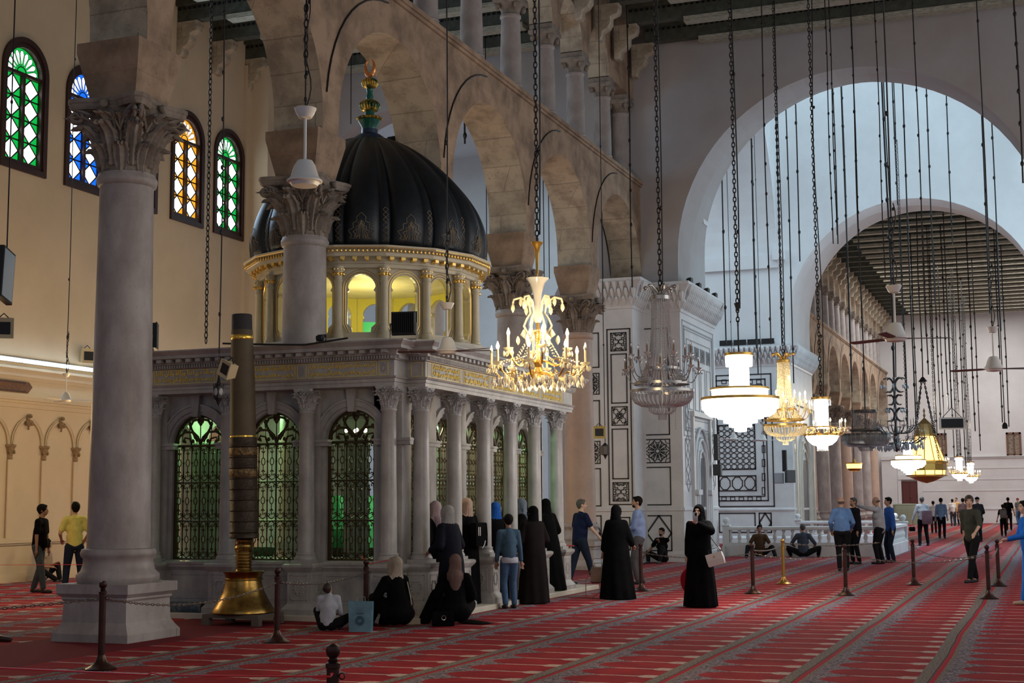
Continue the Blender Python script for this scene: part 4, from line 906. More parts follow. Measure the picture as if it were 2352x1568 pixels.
# drum
DCX, DCY = -11.37, 22.95
def V16(R, i): a = radians(-90 + 11.25 + 22.5 * i); return Vector((DCX + R * cos(a), DCY + R * sin(a)))
DM = mat('drum_cream_marble', (.64, .57, .42), .45, col2=(.55, .48, .34), nscale=3)
DY = mat('yellow_lamplit_inner_wall', (.55, .48, .10), .7)  # yellow lamplight inside the drum is put into this wall colour
mb = MB(); gg = MB(); R16 = 1.90; gl = MB()
for i in range(16):
    a = V16(R16, i - 1); b = V16(R16, i); t = b - a; l = t.length; t.normalize(); nn = Vector((t.y, -t.x)); 
    def FF(u, w_, d, a=a, t=t, nn=nn): p = a + t * u - nn * d; return (p.x, p.y, w_)
    mb.mi = 0; arched_panel(mb, FF, 0, l, 4.42, 5.66, .10, [(l / 2, .235, 4.56, 5.31, 'r')], seg=12)
    mb.mi = 1; arched_panel(mb, lambda u, w_, d, FF=FF: FF(u, w_, d + .105), .03, l - .03, 4.42, 5.9, .02, [(l / 2, .235, 4.56, 5.31, 'r')], seg=12); mb.mi = 0
    for s in (-1, 1): mb.extr([(l / 2 + s * .235, 4.56), (l / 2 + s * .155, 4.56), (l / 2 + s * .165, 4.64), (l / 2 + s * .235, 4.70)][::s], .0, .1, FF); mb.extr([(l / 2 + s * .235, 5.24), (l / 2 + s * .20, 5.27), (l / 2 + s * .235, 5.33)][::s], .0, .1, FF)
    for off, r_ in ((.03, .008), (.07, .006)):
        hp = .235 + off; pts = [FF(l / 2 + sx, sz, -.006) for sx, sz in [(-.17 - off, 4.55), (-hp, 4.70), (-hp, 5.24)] + [(-hp * cos(pi * k / 12), 5.31 + hp * sin(pi * k / 12)) for k in range(13)] + [(hp, 5.24), (hp, 4.70), (.17 + off, 4.55)]]
        gg.tube(pts, r_, 5)
    gl.add([FF(l / 2 - .23, 4.5, .05), FF(l / 2 + .23, 4.5, .05), FF(l / 2 + .23, 5.56, .05), FF(l / 2 - .23, 5.56, .05)], [(0, 1, 2, 3)])
dr = mb.build('drum', [DM, DY], SH, ang=25)
gp = MB()
for i in (8, 9, 10):
    a = V16(1.86, i - 1); b = V16(1.86, i); t_ = (b - a).normalized(); a2 = a + t_ * .1; b2 = b - t_ * .1; gp.add([(a2.x, a2.y, 4.5), (b2.x, b2.y, 4.5), (b2.x, b2.y, 5.0 + .2 * (i == 9)), (a2.x, a2.y, 5.0 + .2 * (i == 9))], [(0, 1, 2, 3)])
gp.build('green_panes', mat('green_drum_glass', (.02, .42, .14), .3, emit=.30, ecol=(.02, .8, .25)), dr, smooth=False); gg.build('gilt_moulding', GOLD, dr)
cp = MB(); c = V16(1.99, 0)
cp.lathe([(.10, 4.42), (.10, 4.50), (.085, 4.52), (.09, 4.54), (.075, 4.56), (.072, 4.6), (.064, 5.40), (.075, 5.41), (.075, 5.43), (.066, 5.45), (.07, 5.50), (.095, 5.60), (.10, 5.66)], 20)
k1 = cp.build('drum_column', DM, SH, ang=50)
cg = MB(); cg.lathe([(.08, 5.50), (.085, 5.53), (.088, 5.60), (.095, 5.62)], 16)
for j in range(10): cg.sph((.09 * cos(j * pi / 5), .09 * sin(j * pi / 5), 5.53), (.022, .022, .03), 6, 5); cg.sph((.095 * cos(j * pi / 5), .095 * sin(j * pi / 5), 5.61), (.014, .014, .02), 5, 4)
k2 = cg.build('gilt_capital', GOLD, k1)
for i in range(16):
    p = V16(1.96, i)
    if i == 0: o = k1
    else:
        o = k1.copy(); COL.objects.link(o); e = k2.copy(); COL.objects.link(e); e.parent = o
    o.location = (p.x, p.y, 0)
P16 = [tuple(V16(1.0, i)) for i in range(16)]
P16 = [tuple(V16(1.95, i)) for i in range(16)]
mb = MB(); mb.poly_prism(P16, [(-.3, 5.64), (.03, 5.64), (.03, 5.70), (.06, 5.71), (.06, 5.76), (.09, 5.78), (.09, 5.80), (.22, 5.81), (.22, 5.86), (.24, 5.87), (.24, 5.92), (.29, 5.95), (.29, 5.98), (.2, 6.0), (-.1, 6.04)])
dc = mb.build('drum_cornice', DM, SH, ang=20)
mb = MB(); n = 16
for i in range(n):
    a = V16(2.2, i - 1); b = V16(2.2, i); t = (b - a); l = t.length; t.normalize(); nn = Vector((t.y, -t.x)); k = 12
    for j in range(k): p = a + t * l * (j + .5) / k + nn * .01; mb.sph((p.x, p.y, 5.895), (.026, .026, .032), 6, 5)
    mb.tube([(a.x + nn.x * .03, a.y + nn.y * .03, 5.945), (b.x + nn.x * .03, b.y + nn.y * .03, 5.945)], .012, 5)
    a = V16(2.07, i - 1); b = V16(2.07, i); t = (b - a); l = t.length; t.normalize(); ra = atan2(t.y, t.x)
    for j in range(4): p = a + t * l * (j + .5) / 4; mb.cbox((p.x, p.y, 5.785), (.075, .13, .05), rz=ra); mb.sph((p.x, p.y, 5.765), (.035, .05, .03), 6, 5)
mb.build('gilt_ornament', GOLD, dc)
# dome
DOMEM = mat('dark_dome_cloth', (.006, .012, .019), .42, col2=(.003, .006, .010), nscale=6, spec=.5, bump=.15, bscale=40)
prof = [(1.93, 5.98), (2.02, 6.05), (2.05, 6.2), (2.06, 6.40), (2.02, 6.65), (1.92, 6.92), (1.78, 7.16), (1.59, 7.41), (1.35, 7.66), (1.08, 7.90), (.80, 8.10), (.52, 8.25), (.30, 8.32), (.16, 8.35)]
def smoothp(pr, m_=3):
    out = []
    for i in range(len(pr) - 1):
        p0 = Vector(pr[max(i - 1, 0)]); p1 = Vector(pr[i]); p2 = Vector(pr[i + 1]); p3 = Vector(pr[min(i + 2, len(pr) - 1)])
        for j in range(m_):
            t = j / m_; out.append(tuple(.5 * ((2 * p1) + (p2 - p0) * t + (2 * p0 - 5 * p1 + 4 * p2 - p3) * t * t + (3 * p1 - 3 * p2 + p3 - p0) * t ** 3)))
    return out + [pr[-1]]
pr = smoothp(prof)
def gore(a):
    f = (a / (2 * pi) * 16) % 1.0
    if f < .74: x = abs(f / .74 * 2 - 1); return 1 + .07 * sqrt(max(0, 1 - x ** 2.2)) - .03
    x = abs((f - .74) / .26 * 2 - 1); return .97 + .025 * sqrt(max(0, 1 - x * x))
mb = MB(); n = 320; vs = []
for r_, z in pr:
    for i in range(n): a = 2 * pi * i / n; rr = r_ * gore(a); vs.append((DCX + rr * cos(a + radians(-90 - 8)), DCY + rr * sin(a + radians(-90 - 8)), z))
fs = [(j * n + i, j * n + (i + 1) % n, (j + 1) * n + (i + 1) % n, (j + 1) * n + i) for j in range(len(pr) - 1) for i in range(n)]
mb.add(vs, fs); dome = mb.build('dome', DOMEM, SH, ang=50)
def onDome(a, z, e=.012):
    for (r0, z0), (r1, z1) in zip(pr[:-1], pr[1:]):
        if z0 <= z <= z1: r_ = r0 + (r1 - r0) * (z - z0) / max(z1 - z0, 1e-6); break
    else: r_ = pr[0][0]
    rr = r_ * gore(a) + e; return (DCX + rr * cos(a + radians(-98)), DCY + rr * sin(a + radians(-98)), z)
mb = MB()
for i in range(16):
    ac = 2 * pi * (i + .37) / 16; W_ = .105
    for (sc, zs) in ((1.0, 1.0), (.62, .62)):
        for s in (-1, 1):
            pts = [(0, .48), (.35, .40), (.30, .33), (.62, .30), (.58, .22), (1.0, .18), (.72, .10), (.85, .05), (.45, .04), (.3, .10), (0, .04)]
            P_ = []
            for (x0_, z0_), (x1_, z1_) in zip(pts[:-1], pts[1:]):
                for q in range(3): t = q / 3; P_.append(onDome(ac + s * W_ * sc * (x0_ + (x1_ - x0_) * t), 6.06 + (.05 if sc < 1 else 0) + zs * (z0_ + (z1_ - z0_) * t)))
            mb.tube(P_, .005, 3, cap=False)
    for s in (-1, 1):
        for k in range(3): mb.tube([onDome(ac + s * W_ * (.15 + .2 * k) * (1 - t), 6.10 + .3 * t) for t in (0, .25, .5, .75, 1)], .004, 3, cap=False)
    ac2 = 2 * pi * (i + .87) / 16
    for s in (-1, 1): mb.tube([onDome(ac2 + s * .022 * cos(k * pi / 2) * (1 if k % 2 == 0 else 1), 6.08 + .045 * k) for k in range(14)], .0045, 3, cap=False)
    for k in range(12):   # faint medallion higher on the gore
        pass
mb.build('filigree', mat('tarnished_gold_thread', (.26, .20, .12), .6), dome, smooth=False)
TEAL = mat('teal_enamel', (.0, .10, .075), .3); NAVY = mat('navy_enamel', (.012, .03, .07), .3)
fn = MB(); fn.lathe([(.05, 8.2), (.30, 8.26), (.30, 8.30), (.27, 8.37), (.20, 8.42), (.15, 8.44), (.15, 8.52)], 32, (DCX, DCY, 0)); fi = fn.build('finial', NAVY, SH)
fn = MB(); fn.lathe([(.14, 8.52), (.15, 8.57), (.20, 8.66), (.21, 8.68), (.09, 8.79), (.085, 8.86), (.06, 9.10), (.07, 9.14), (.05, 9.20), (.065, 9.28), (.03, 9.3), (.03, 9.53)], 24, (DCX, DCY, 0)); fn.build('finial_stem', TEAL, fi)
for zc, rr, hh in ((8.725, .235, .05), (8.97, .19, .12), (9.40, .155, .10)):
    fn = MB(); fn.lathe([(rr * .3, zc - hh), (rr * .75, zc - hh * .8), (rr * .97, zc - hh * .3), (rr, zc), (rr * .9, zc + hh * .45), (rr * .55, zc + hh * .85), (rr * .3, zc + hh)], 60, (DCX, DCY, 0), lobes=20, amp=.14)
    fn.build('finial_bulb', mat('green_gold_bulb', (.55, .38, .08), .3, .8, col2=(.02, .10, .06), nscale=7, ncon=(.4, .5)), fi)
fn = MB(); pts = []; rad = []
for k in range(21):
    a = radians(-90 - 165 + 330 * k / 20); e = abs(k - 10) / 10; pts.append((DCX + .088 * cos(a), DCY, 9.70 + .155 * sin(a))); rad.append(.040 * (1 - e ** 1.6) + .006)
fn.tube(pts, rad, 8); fn.build('crescent', mat('copper_gold', (.75, .32, .12), .3, .9), fi)
light('drum_lamp', 'POINT', (DCX, DCY, 5.0), 48, (1.0, .90, .35), .15)
# ================================================================ LAMPS, FANS AND EVERYTHING THAT HANGS
CRY = mat('crystal', (.92, .92, .94), .04, trans=.65, ior=1.5, spec=.8)
CRYW = mat('warm_lit_crystal', (1, .88, .62), .06, trans=.45, ior=1.5, emit=.12, ecol=(1.0, .78, .42))
CRYD = mat('dull_crystal', (.55, .57, .60), .10, trans=.35, ior=1.5, spec=.7)
CRYB = mat('crystal_bead', (.80, .82, .86), .10, .55)
CANDLE = mat('ivory_candle_sleeve', (.72, .58, .36), .5); CANDLED = mat('brown_candle_sleeve', (.20, .14, .10), .5)
BULBON = mat('lit_candle_bulb', (1, .9, .6), .3, emit=30, ecol=(1.0, .80, .45)); BULBOFF = mat('clear_bulb', (.85, .85, .88), .05, trans=.6, spec=.8)
LITW = mat('lit_white_glass', (1, 1, 1), .4, emit=11, ecol=(.96, .98, 1.0)); LITG = mat('lit_amber_glass', (1, .7, .3), .4, emit=2.6, ecol=(1.0, .60, .18))
DGOLD = mat('old_gold', (.55, .33, .08), .35, .9); SILV = mat('silvered_metal', (.40, .39, .38), .3, .9); DARKM = mat('dark_lamp_metal', (.07, .065, .06), .4, .7)
def mesh_of(mb, name, m_, **k):
    o = mb.build(name, m_, **k); d = o.data; bpy.data.objects.remove(o); return d
def inst(name, data, parent, loc=(0, 0, 0), rz=0, sc=None):
    o = bpy.data.objects.new(name, data); COL.objects.link(o); o.parent = parent; o.location = loc; o.rotation_euler = (0, 0, rz)
    if sc: o.scale = (sc,) * 3 if isinstance(sc, (int, float)) else sc
    return o
def links(mb, p0, p1, ll=.075, r=.0065, wd=.018):
    p0 = Vector(p0); p1 = Vector(p1); d = p1 - p0; n = max(2, int(d.length / (ll * .78))); d.normalize()
    a = Vector((1, 0, 0)) - d * d.x; a.normalize(); b = d.cross(a)
    for i in range(n):
        c = p0 + (p1 - p0) * ((i + .5) / n); w_ = a if i % 2 else b
        mb.tube([c + d * (ll / 2 * sin(t)) + w_ * wd * cos(t) for t in [2 * pi * k / 8 for k in range(8)]], r, 4, closed=True)
def rope(mb, p0, p1, r=.012, knots=0, sway=.0, n=6):
    p0 = Vector(p0); p1 = Vector(p1); k = 12
    pts = [p0 + (p1 - p0) * (i / k) + Vector((sway * sin(i / k * pi * 3 + p0.x), sway * sin(i / k * pi * 2 + p0.y), 0)) for i in range(k + 1)]
    mb.tube(pts, r, n)
    for i in range(knots): q = p0 + (p1 - p0) * ((i + .6 + .3 * sin(i * 7.3)) / knots); mb.sph(q, (r * 2.1, r * 2.1, r * 3.4), 6, 5)
def cable(label, px, py, Y, ztop=15.74, kind='rope', r=.012, knots=9, group=None, name='hanging_cable', double=False):
    b = onY(px, py, Y); mb = MB(); mb_t = Vector((b.x, b.y, ztop))
    if kind == 'chain': links(mb, b, mb_t, .10, .009, .024)
    elif kind == 'far': mb.tube([b, mb_t], r, 5)
    else: rope(mb, b, mb_t, r, knots, .012)
    if double: rope(mb, b + Vector((.03, 0, .0)), mb_t + Vector((.10, 0, 0)), r * .7, knots // 2, .02)
    return tag(mb.build(name, CHAIN), label, 'cable' if kind != 'chain' else 'chain', group)
drop = MB(); drop.lathe([(0, -.034), (.010, -.018), (.0135, -.006), (.010, .010), (.004, .022), (0, .026)], 6); DROP = mesh_of(drop, 'crystal_drop', CRY, smooth=False)
def dropmat(m_): d = DROP.copy(); d.materials.clear(); d.materials.append(m_); return d
DROPW = dropmat(CRYW); DROPD = dropmat(CRYD)
def bead(mb, p, r=.009):
    x, y, z = p; mb.add([(x + r, y, z), (x - r, y, z), (x, y + r, z), (x, y - r, z), (x, y, z + r * 1.15), (x, y, z - r * 1.15)], [(0, 2, 4), (2, 1, 4), (1, 3, 4), (3, 0, 4), (2, 0, 5), (1, 2, 5), (3, 1, 5), (0, 3, 5)])
def strand(mb, pts, step=.022, r=.009):
    for a, b in zip(pts[:-1], pts[1:]):
        a = Vector(a); b = Vector(b); n = max(1, int((b - a).length / step))
        for i in range(n): bead(mb, a + (b - a) * (i / n), r)
def candle_arm(root, ang, r0, z0, r1, z1, metal, sleeve, bulb, crystal, ch=.13, tr=.010, nd=5, drp=DROP, cs=1.0):
    a = MB(); pts = []
    for i in range(13):
        t = i / 12; r_ = r0 + (r1 - r0) * t; z = z0 + (z1 - z0) * t - .10 * sin(t * pi) * (1 if z1 >= z0 - .05 else 0) + .03 * sin(t * 2 * pi); pts.append((r_, 0, z))
    a.tube(pts, [tr * 1.2] * 6 + [tr] * 7, 7); a.tube([(r1 * .62 + .03 * cos(t), 0, z0 + (z1 - z0) * .5 - .06 + .03 * sin(t)) for t in [2 * pi * k / 10 * .8 for k in range(10)]], tr * .7, 5)
    arm = a.build('arm', metal, root); arm.rotation_euler = (0, 0, ang)
    p = MB(); p.lathe([(.008, z1 - .01), (.045 * cs, z1 + .012), (.052 * cs, z1 + .028), (.03, z1 + .02), (.014, z1 + .03)], 14, (r1, 0, 0), cap=False); p.build('drip_pan', crystal, arm)
    s = MB(); s.lathe([(.012, z1 + .02), (.012, z1 + .02 + ch)], 10, (r1, 0, 0)); s.build('candle', sleeve, arm)
    s = MB(); zb = z1 + .02 + ch; s.lathe([(.008, zb), (.016, zb + .018), (.017, zb + .032), (.010, zb + .055), (.002, zb + .078)], 10, (r1, 0, 0)); s.build('bulb', bulb, arm)
    for k in range(nd):
        t = 2 * pi * k / nd; inst('crystal_drop', drp, arm, (r1 + .045 * cs * cos(t), .045 * cs * sin(t), z1 - .030), t)
    return arm
def arm_light(root, pts, e, col, r=.04):
    for p in pts:
        o = light('candle_glow', 'POINT', p, e, col, r); o.parent = root
WARM = (1.0, .74, .40)
def place(px, py, X): return onX(px, py, X)
# ---- gold crystal chandelier
def crystal_chandelier(x, y, dz=0, label='', n1=8, n2=4, lit=True, s=1):
    t = thing('chandelier', label, 'chandelier', (x, y, dz))
    met, sl, bu, cr, dp = (DGOLD, CANDLE, BULBON, CRYW, DROPW) if lit else (DARKM, CANDLED, BULBOFF, CRYD, DROPD)
    b = MB(); b.lathe([(.01, 2.93), (.045, 2.96), (.06, 3.0), (.03, 3.05), (.05, 3.10), (.022, 3.14), (.016, 3.3), (.03, 3.34), (.04, 3.40), (.016, 3.45), (.012, 3.62)], 16); b.lathe([(.012, 4.0), (.02, 4.2), (.035, 4.28), (.06, 4.31), (.062, 4.325), (.02, 4.33)], 14); b.tube([(0, 0, 3.6), (0, 0, 4.05)], .008, 6); b.build('stem', met, t)
    v = MB(); v.lathe([(.03, 3.50), (.055, 3.56), (.05, 3.62), (.035, 3.70), (.045, 3.80), (.075, 3.90), (.115, 3.955), (.108, 3.95), (.065, 3.89), (.037, 3.80), (.028, 3.70)], 20, cap=False); v.build('glass_vase', CRY, t)
    for k in range(6):
        b = MB(); pts = [(.03, 0, 3.42), (.10, 0, 3.40), (.14, 0, 3.47), (.11, 0, 3.54), (.07, 0, 3.60), (.09, 0, 3.70), (.17, 0, 3.76), (.24, 0, 3.74), (.25, 0, 3.70)]
        b.tube(pts, .011, 6); b.tube([(.09, 0, 3.42), (.13, 0, 3.34), (.17, 0, 3.38), (.14, 0, 3.43)], .008, 5); o = b.build('scroll', cr, t); o.rotation_euler = (0, 0, 2 * pi * k / 6 + .3)
        for (r_, z) in ((.25, 3.66), (.17, 3.72), (.14, 3.40), (.20, 3.33)): inst('crystal_drop', dp, o, (r_, 0, z), k, 1.6)
    for k in range(n1): candle_arm(t, 2 * pi * k / n1 + .15, .04, 3.0, .48, 3.06, met, sl, bu if (k % 4) or not lit else BULBOFF, cr, nd=6, drp=dp)
    for k in range(n2): candle_arm(t, 2 * pi * k / n2 + .5, .03, 3.12, .30, 3.22, met, sl, bu, cr, nd=5, drp=dp)
    for k in range(88):
        ring = (.46, .37, .27, .14)[k % 4]; a = 2 * pi * (k // 4) / 22 + (k % 4) * .13; inst('crystal_drop', DROP if k % 3 else dp, t, (ring * cos(a), ring * sin(a), 2.93 - .05 * (3 - (k % 4)) * .3 - .02 + random.uniform(-.02, .02) + (.04 if ring > .3 else -.02)), a, 1.6)
    b = MB()
    for k in range(14):
        a = 2 * pi * k / 14; strand(b, [(.46 * cos(a), .46 * sin(a), 3.05), (.40 * cos(a + .1), .40 * sin(a + .1), 2.94), (.25 * cos(a), .25 * sin(a), 2.92), (.06 * cos(a), .06 * sin(a), 2.97)]); strand(b, [(.06 * cos(a), .06 * sin(a), 3.42), (.22 * cos(a), .22 * sin(a), 3.15), (.46 * cos(a), .46 * sin(a), 3.08)], .03)
    tag(b.build('bead_strands', cr, t, smooth=False), kind='stuff')
    if lit: arm_light(t, [(.48 * cos(2 * pi * k / n1 + .15), .48 * sin(2 * pi * k / n1 + .15), 3.38) for k in range(0, n1, 2)] + [(0, 0, 2.66)], 34, WARM)
    return t
c = crystal_chandelier(-4.75, 13.4, 0, 'nearest chandelier, lit gold one with candle bulbs and crystal drops')
b = MB(); links(b, (0, 0, 4.33), (0, 0, 15.74), .075, .0065, .018); rope(b, (.03, 0, 4.4), (.05, 0, 15.74), .009, 8, .012); b.build('chain', CHAIN, c)
# ---- beaded basket chandeliers
def basket(label, x, y, met, bead_m, sl, bu, lit, s=1.0, narm=14):
    t = thing('chandelier', label, 'chandelier', (x, y, 0)); dp = DROPW if lit else DROP
    b = MB(); b.lathe([(.11, 4.37), (.125, 4.38), (.125, 4.43), (.11, 4.44)], 24, cap=False); b.tube([(0, 0, 3.0), (0, 0, 4.55)], .012, 6)
    for r_, z in ((.22, 3.44), (.36, 3.24), (.41, 3.14)): b.lathe([(r_, z), (r_ + .012, z), (r_ + .012, z + .035), (r_, z + .035)], 36, cap=False)
    b.build('frame', met, t)
    for k in range(6):
        q = MB(); q.tube([(.03, 0, 4.44), (.08, 0, 4.50), (.16, 0, 4.56), (.22, 0, 4.54), (.21, 0, 4.50)], .012, 6); q.sph((.20, 0, 4.55), (.035, .02, .025), 7, 5); o = q.build('crown_leaf', DGOLD if lit else SILV, t); o.rotation_euler = (0, 0, k * pi / 3)
    b = MB()
    for k in range(26):
        a = 2 * pi * k / 26; C_, S_ = cos(a), sin(a)
        strand(b, [(r_ * C_, r_ * S_, z) for r_, z in ((.115, 4.38), (.118, 4.1), (.13, 3.85), (.155, 3.65), (.20, 3.48))], .021, .0130)
    for k in range(40):
        a = 2 * pi * k / 40; C_, S_ = cos(a), sin(a)
        strand(b, [(r_ * C_, r_ * S_, z) for r_, z in ((.225, 3.44), (.27, 3.34), (.355, 3.26))], .021, .0130)
        strand(b, [(r_ * C_, r_ * S_, z) for r_, z in ((.41, 3.14), (.405, 3.08), (.36, 3.01), (.28, 2.97), (.18, 2.955))], .020, .0135)
    for k in range(20):
        a = 2 * pi * k / 20; C_, S_ = cos(a), sin(a); strand(b, [(r_ * C_, r_ * S_, z) for r_, z in ((.18, 2.95), (.175, 2.90), (.12, 2.86), (.06, 2.85))], .016, .009); strand(b, [(.055 * C_, .055 * S_, 2.85), (.055 * C_, .055 * S_, 2.77)], .012, .006)
    strand(b, [(.20, -.1, 2.9), (.20, -.1, 2.62)], .03, .009)
    tag(b.build('bead_strands', bead_m, t, smooth=False), kind='stuff')
    for k in range(narm): candle_arm(t, 2 * pi * k / narm, .25, 3.30, .50 if k % 2 else .40, 3.44 if k % 2 else 3.62, met, sl, bu, bead_m, ch=.10, tr=.007, nd=4, drp=dp, cs=.9)
    q = MB(); links(q, (0, 0, 4.5), (0, 0, 15.74), .09, .008, .02); rope(q, (.035, 0, 4.5), (.04, 0, 15.74), .010, 6, .012); q.build('chain', CHAIN, t)
    if lit: arm_light(t, [(.45 * cos(k * pi / 2), .45 * sin(k * pi / 2), 3.75) for k in range(4)] + [(0, 0, 2.6)], 26, WARM)
    return t
basket('unlit silvery chandelier with tent of crystal beads and candle arms', -4.75, 18.3, SILV, CRYB, CANDLED, BULBOFF, False)
basket('golden lit bead chandelier hanging just behind the big white tiered lamp', -4.75, 27.7, DGOLD, CRYW, CANDLE, BULBON, True)
# ---- bright tiered lamps
def tiered(label, x, y, z0=0, sc=1):
    t = thing('chandelier', label, 'chandelier', (x, y, z0)); t.scale = (sc, sc, sc)
    def drum(name, prof): b = MB(); b.lathe(prof, 40, lobes=0); return b.build(name, LITW, t)
    drum('top_glass', [(.22, 3.93), (.225, 4.10), (.2, 4.11)]); drum('neck_glass', [(.165, 3.55), (.165, 3.94)]); drum('upper_ring_glass', [(.46, 3.40), (.465, 3.53), (.1, 3.54)])
    drum('bowl_glass', [(.50, 3.10), (.58, 3.16), (.62, 3.26), (.62, 3.36), (.3, 3.37)]); drum('stepped_glass', [(.05, 2.84), (.10, 2.85), (.10, 2.91), (.19, 2.92), (.19, 2.98), (.28, 2.99), (.28, 3.05), (.38, 3.06), (.38, 3.12)])
    b = MB(); b.lathe([(.225, 4.10), (.24, 4.11), (.24, 4.15), (.05, 4.16)], 36)
    b.lathe([(.47, 3.53), (.49, 3.54), (.49, 3.57), (.47, 3.575)], 40, cap=False); b.lathe([(.62, 3.36), (.65, 3.37), (.65, 3.41), (.62, 3.42)], 44, cap=False); b.build('brass_rims', DGOLD, t)
    b = MB()
    for k in range(44):
        a = 2 * pi * k / 44; b.tube([(.625 * cos(a), .625 * sin(a), 3.36), (.625 * cos(a), .625 * sin(a), 3.22)], .010, 4)
    b.build('glass_rods', LITW, t, smooth=False)
    b = MB(); rope(b, (0, 0, 4.15), (0, 0, 4.7), .012); links(b, (0, 0, 4.6), (0, 0, 15.74), .10, .010, .025); b.lathe([(.02, 4.86), (.055, 4.98), (.06, 4.99), (.02, 5.0)], 12); rope(b, (.04, 0, 4.9), (.05, 0, 15.74), .012, 5, .015); b.build('chain', CHAIN, t)
    return t
t3 = tiered('largest white glowing tiered chandelier with stepped bottom, beside the near pier', -4.75, 23.4)
for _k in range(4): light('tiered_lamp_glow', 'POINT', (-4.75 + .7 * cos(_k * pi / 2 + .8), 23.4 + .7 * sin(_k * pi / 2 + .8), 2.95), 42, (1.0, .93, .80), .12)
_o = copy_tree(t3, loc=(-4.95, 55.6, -.2), label='small white tiered chandelier glowing in front of the far door')
_b = MB(); rope(_b, (0, 0, 15.6), (0, 0, 26.19), .02, 8, .01); _b.build('upper_cable', CHAIN, _o)
# ---- bright lamp with gold candle arms
def armed(label, x, y, dz=0, sc=1):
    t = thing('chandelier', label, 'chandelier', (x, y, dz)); t.scale = (sc, sc, sc)
    b = MB(); b.lathe([(.155, 3.32), (.155, 3.95)], 28); b.build('glass_column', LITW, t)
    b = MB(); b.lathe([(.08, 2.85), (.12, 2.92), (.22, 2.95), (.32, 3.04), (.37, 3.14), (.1, 3.15)], 32); b.build('glass_bowl', LITW, t)
    b = MB(); b.lathe([(.36, 3.14), (.39, 3.15), (.39, 3.19), (.36, 3.19)], 36, cap=False); b.lathe([(.30, 3.32), (.33, 3.33), (.33, 3.36), (.30, 3.36)], 36, cap=False); 
    for k in range(8): b.tube([(.38 * cos(k * pi / 4), .38 * sin(k * pi / 4), 3.17), (.32 * cos(k * pi / 4), .32 * sin(k * pi / 4), 3.34)], .01, 5)
    b.build('brass_frame', DGOLD, t); b = MB(); b.lathe([(.16, 3.95), (.22, 3.97), (.22, 4.02), (.05, 4.03)], 28); b.build('top_rim', DGOLD, t)
    b = MB()
    for k in range(24): a = 2 * pi * k / 24; strand(b, [(.215 * cos(a), .215 * sin(a), 3.97), (.215 * cos(a), .215 * sin(a), 3.82)], .02, .01); strand(b, [(.12 * cos(a), .12 * sin(a), 2.9), (.12 * cos(a), .12 * sin(a), 2.80)], .02, .01)
    tag(b.build('crystal_fringe', CRY, t, smooth=False), kind='stuff')
    for k in range(10): candle_arm(t, 2 * pi * k / 10 + .2, .30, 3.24, .52, 3.30, DGOLD, CANDLE, BULBON, CRYW, nd=3, drp=DROPW)
    b = MB(); links(b, (0, 0, 4.0), (0, 0, 15.74), .12, .011, .028); rope(b, (.05, 0, 4.0), (.06, 0, 15.74), .012, 5, .04); b.build('chain', CHAIN, t)
    arm_light(t, [(0, 0, 3.6), (0, 0, 2.6)], 40, WARM); return t
t5 = armed('lit chandelier with glass bowl and ring of gold candle arms, third of the glowing row', -4.75, 32.5)
for yy, dz, lb, px in ((72, -.35, 'far glowing gold chandelier right of the amber lantern, nearest of a cluster', -5.1), (84.5, -.5, 'far glowing gold chandelier right of the amber lantern, second of a cluster', -4.75), (97, -.5, 'far glowing gold chandelier right of the amber lantern, most distant of a cluster', -4.75)):
    o = copy_tree(t5, loc=(px, yy, dz), label=lb); o.scale = (1.15, 1.15, 1.15)
# ---- dark flat crystal ring lamp
t = thing('chandelier', 'unlit grey crystal lamp shaped as a wide flat ring', 'chandelier', (-4.58, 39.3, 0))
b = MB(); b.lathe([(.30, 4.05), (.32, 4.06), (.32, 4.12), (.05, 4.14)], 28); b.lathe([(.60, 3.42), (.64, 3.43), (.64, 3.48), (.60, 3.48)], 40, cap=False); b.lathe([(.40, 3.55), (.43, 3.56), (.43, 3.60), (.40, 3.60)], 36, cap=False); b.tube([(0, 0, 3.2), (0, 0, 4.1)], .02, 6)
for k in range(6): b.tube([(0, 0, 3.45), (.62 * cos(k * pi / 3), .62 * sin(k * pi / 3), 3.45)], .012, 5)
b.build('frame', DARKM, t)
b = MB(); b.lathe([(.63, 3.43), (.63, 3.33), (.58, 3.20), (.48, 3.14), (.2, 3.12)], 44, cap=False); b.build('glass_ring', mat('smoked_glass_ring', (.20, .21, .22), .25, trans=.3, spec=.8), t)
b = MB()
for k in range(30): a = 2 * pi * k / 30; strand(b, [(.30 * cos(a), .30 * sin(a), 4.05), (.27 * cos(a), .27 * sin(a), 3.62)], .03, .013); strand(b, [(.64 * cos(a), .64 * sin(a), 3.46), (.64 * cos(a), .64 * sin(a), 3.26)], .03, .013); strand(b, [(.22 * cos(a), .22 * sin(a), 3.14), (.15 * cos(a), .15 * sin(a), 3.0)], .03, .014)
tag(b.build('bead_strands', CRYD, t, smooth=False), kind='stuff'); b = MB(); rope(b, (0, 0, 4.1), (0, 0, 15.5), .018, 6, .015); b.build('chain', CHAIN, t)
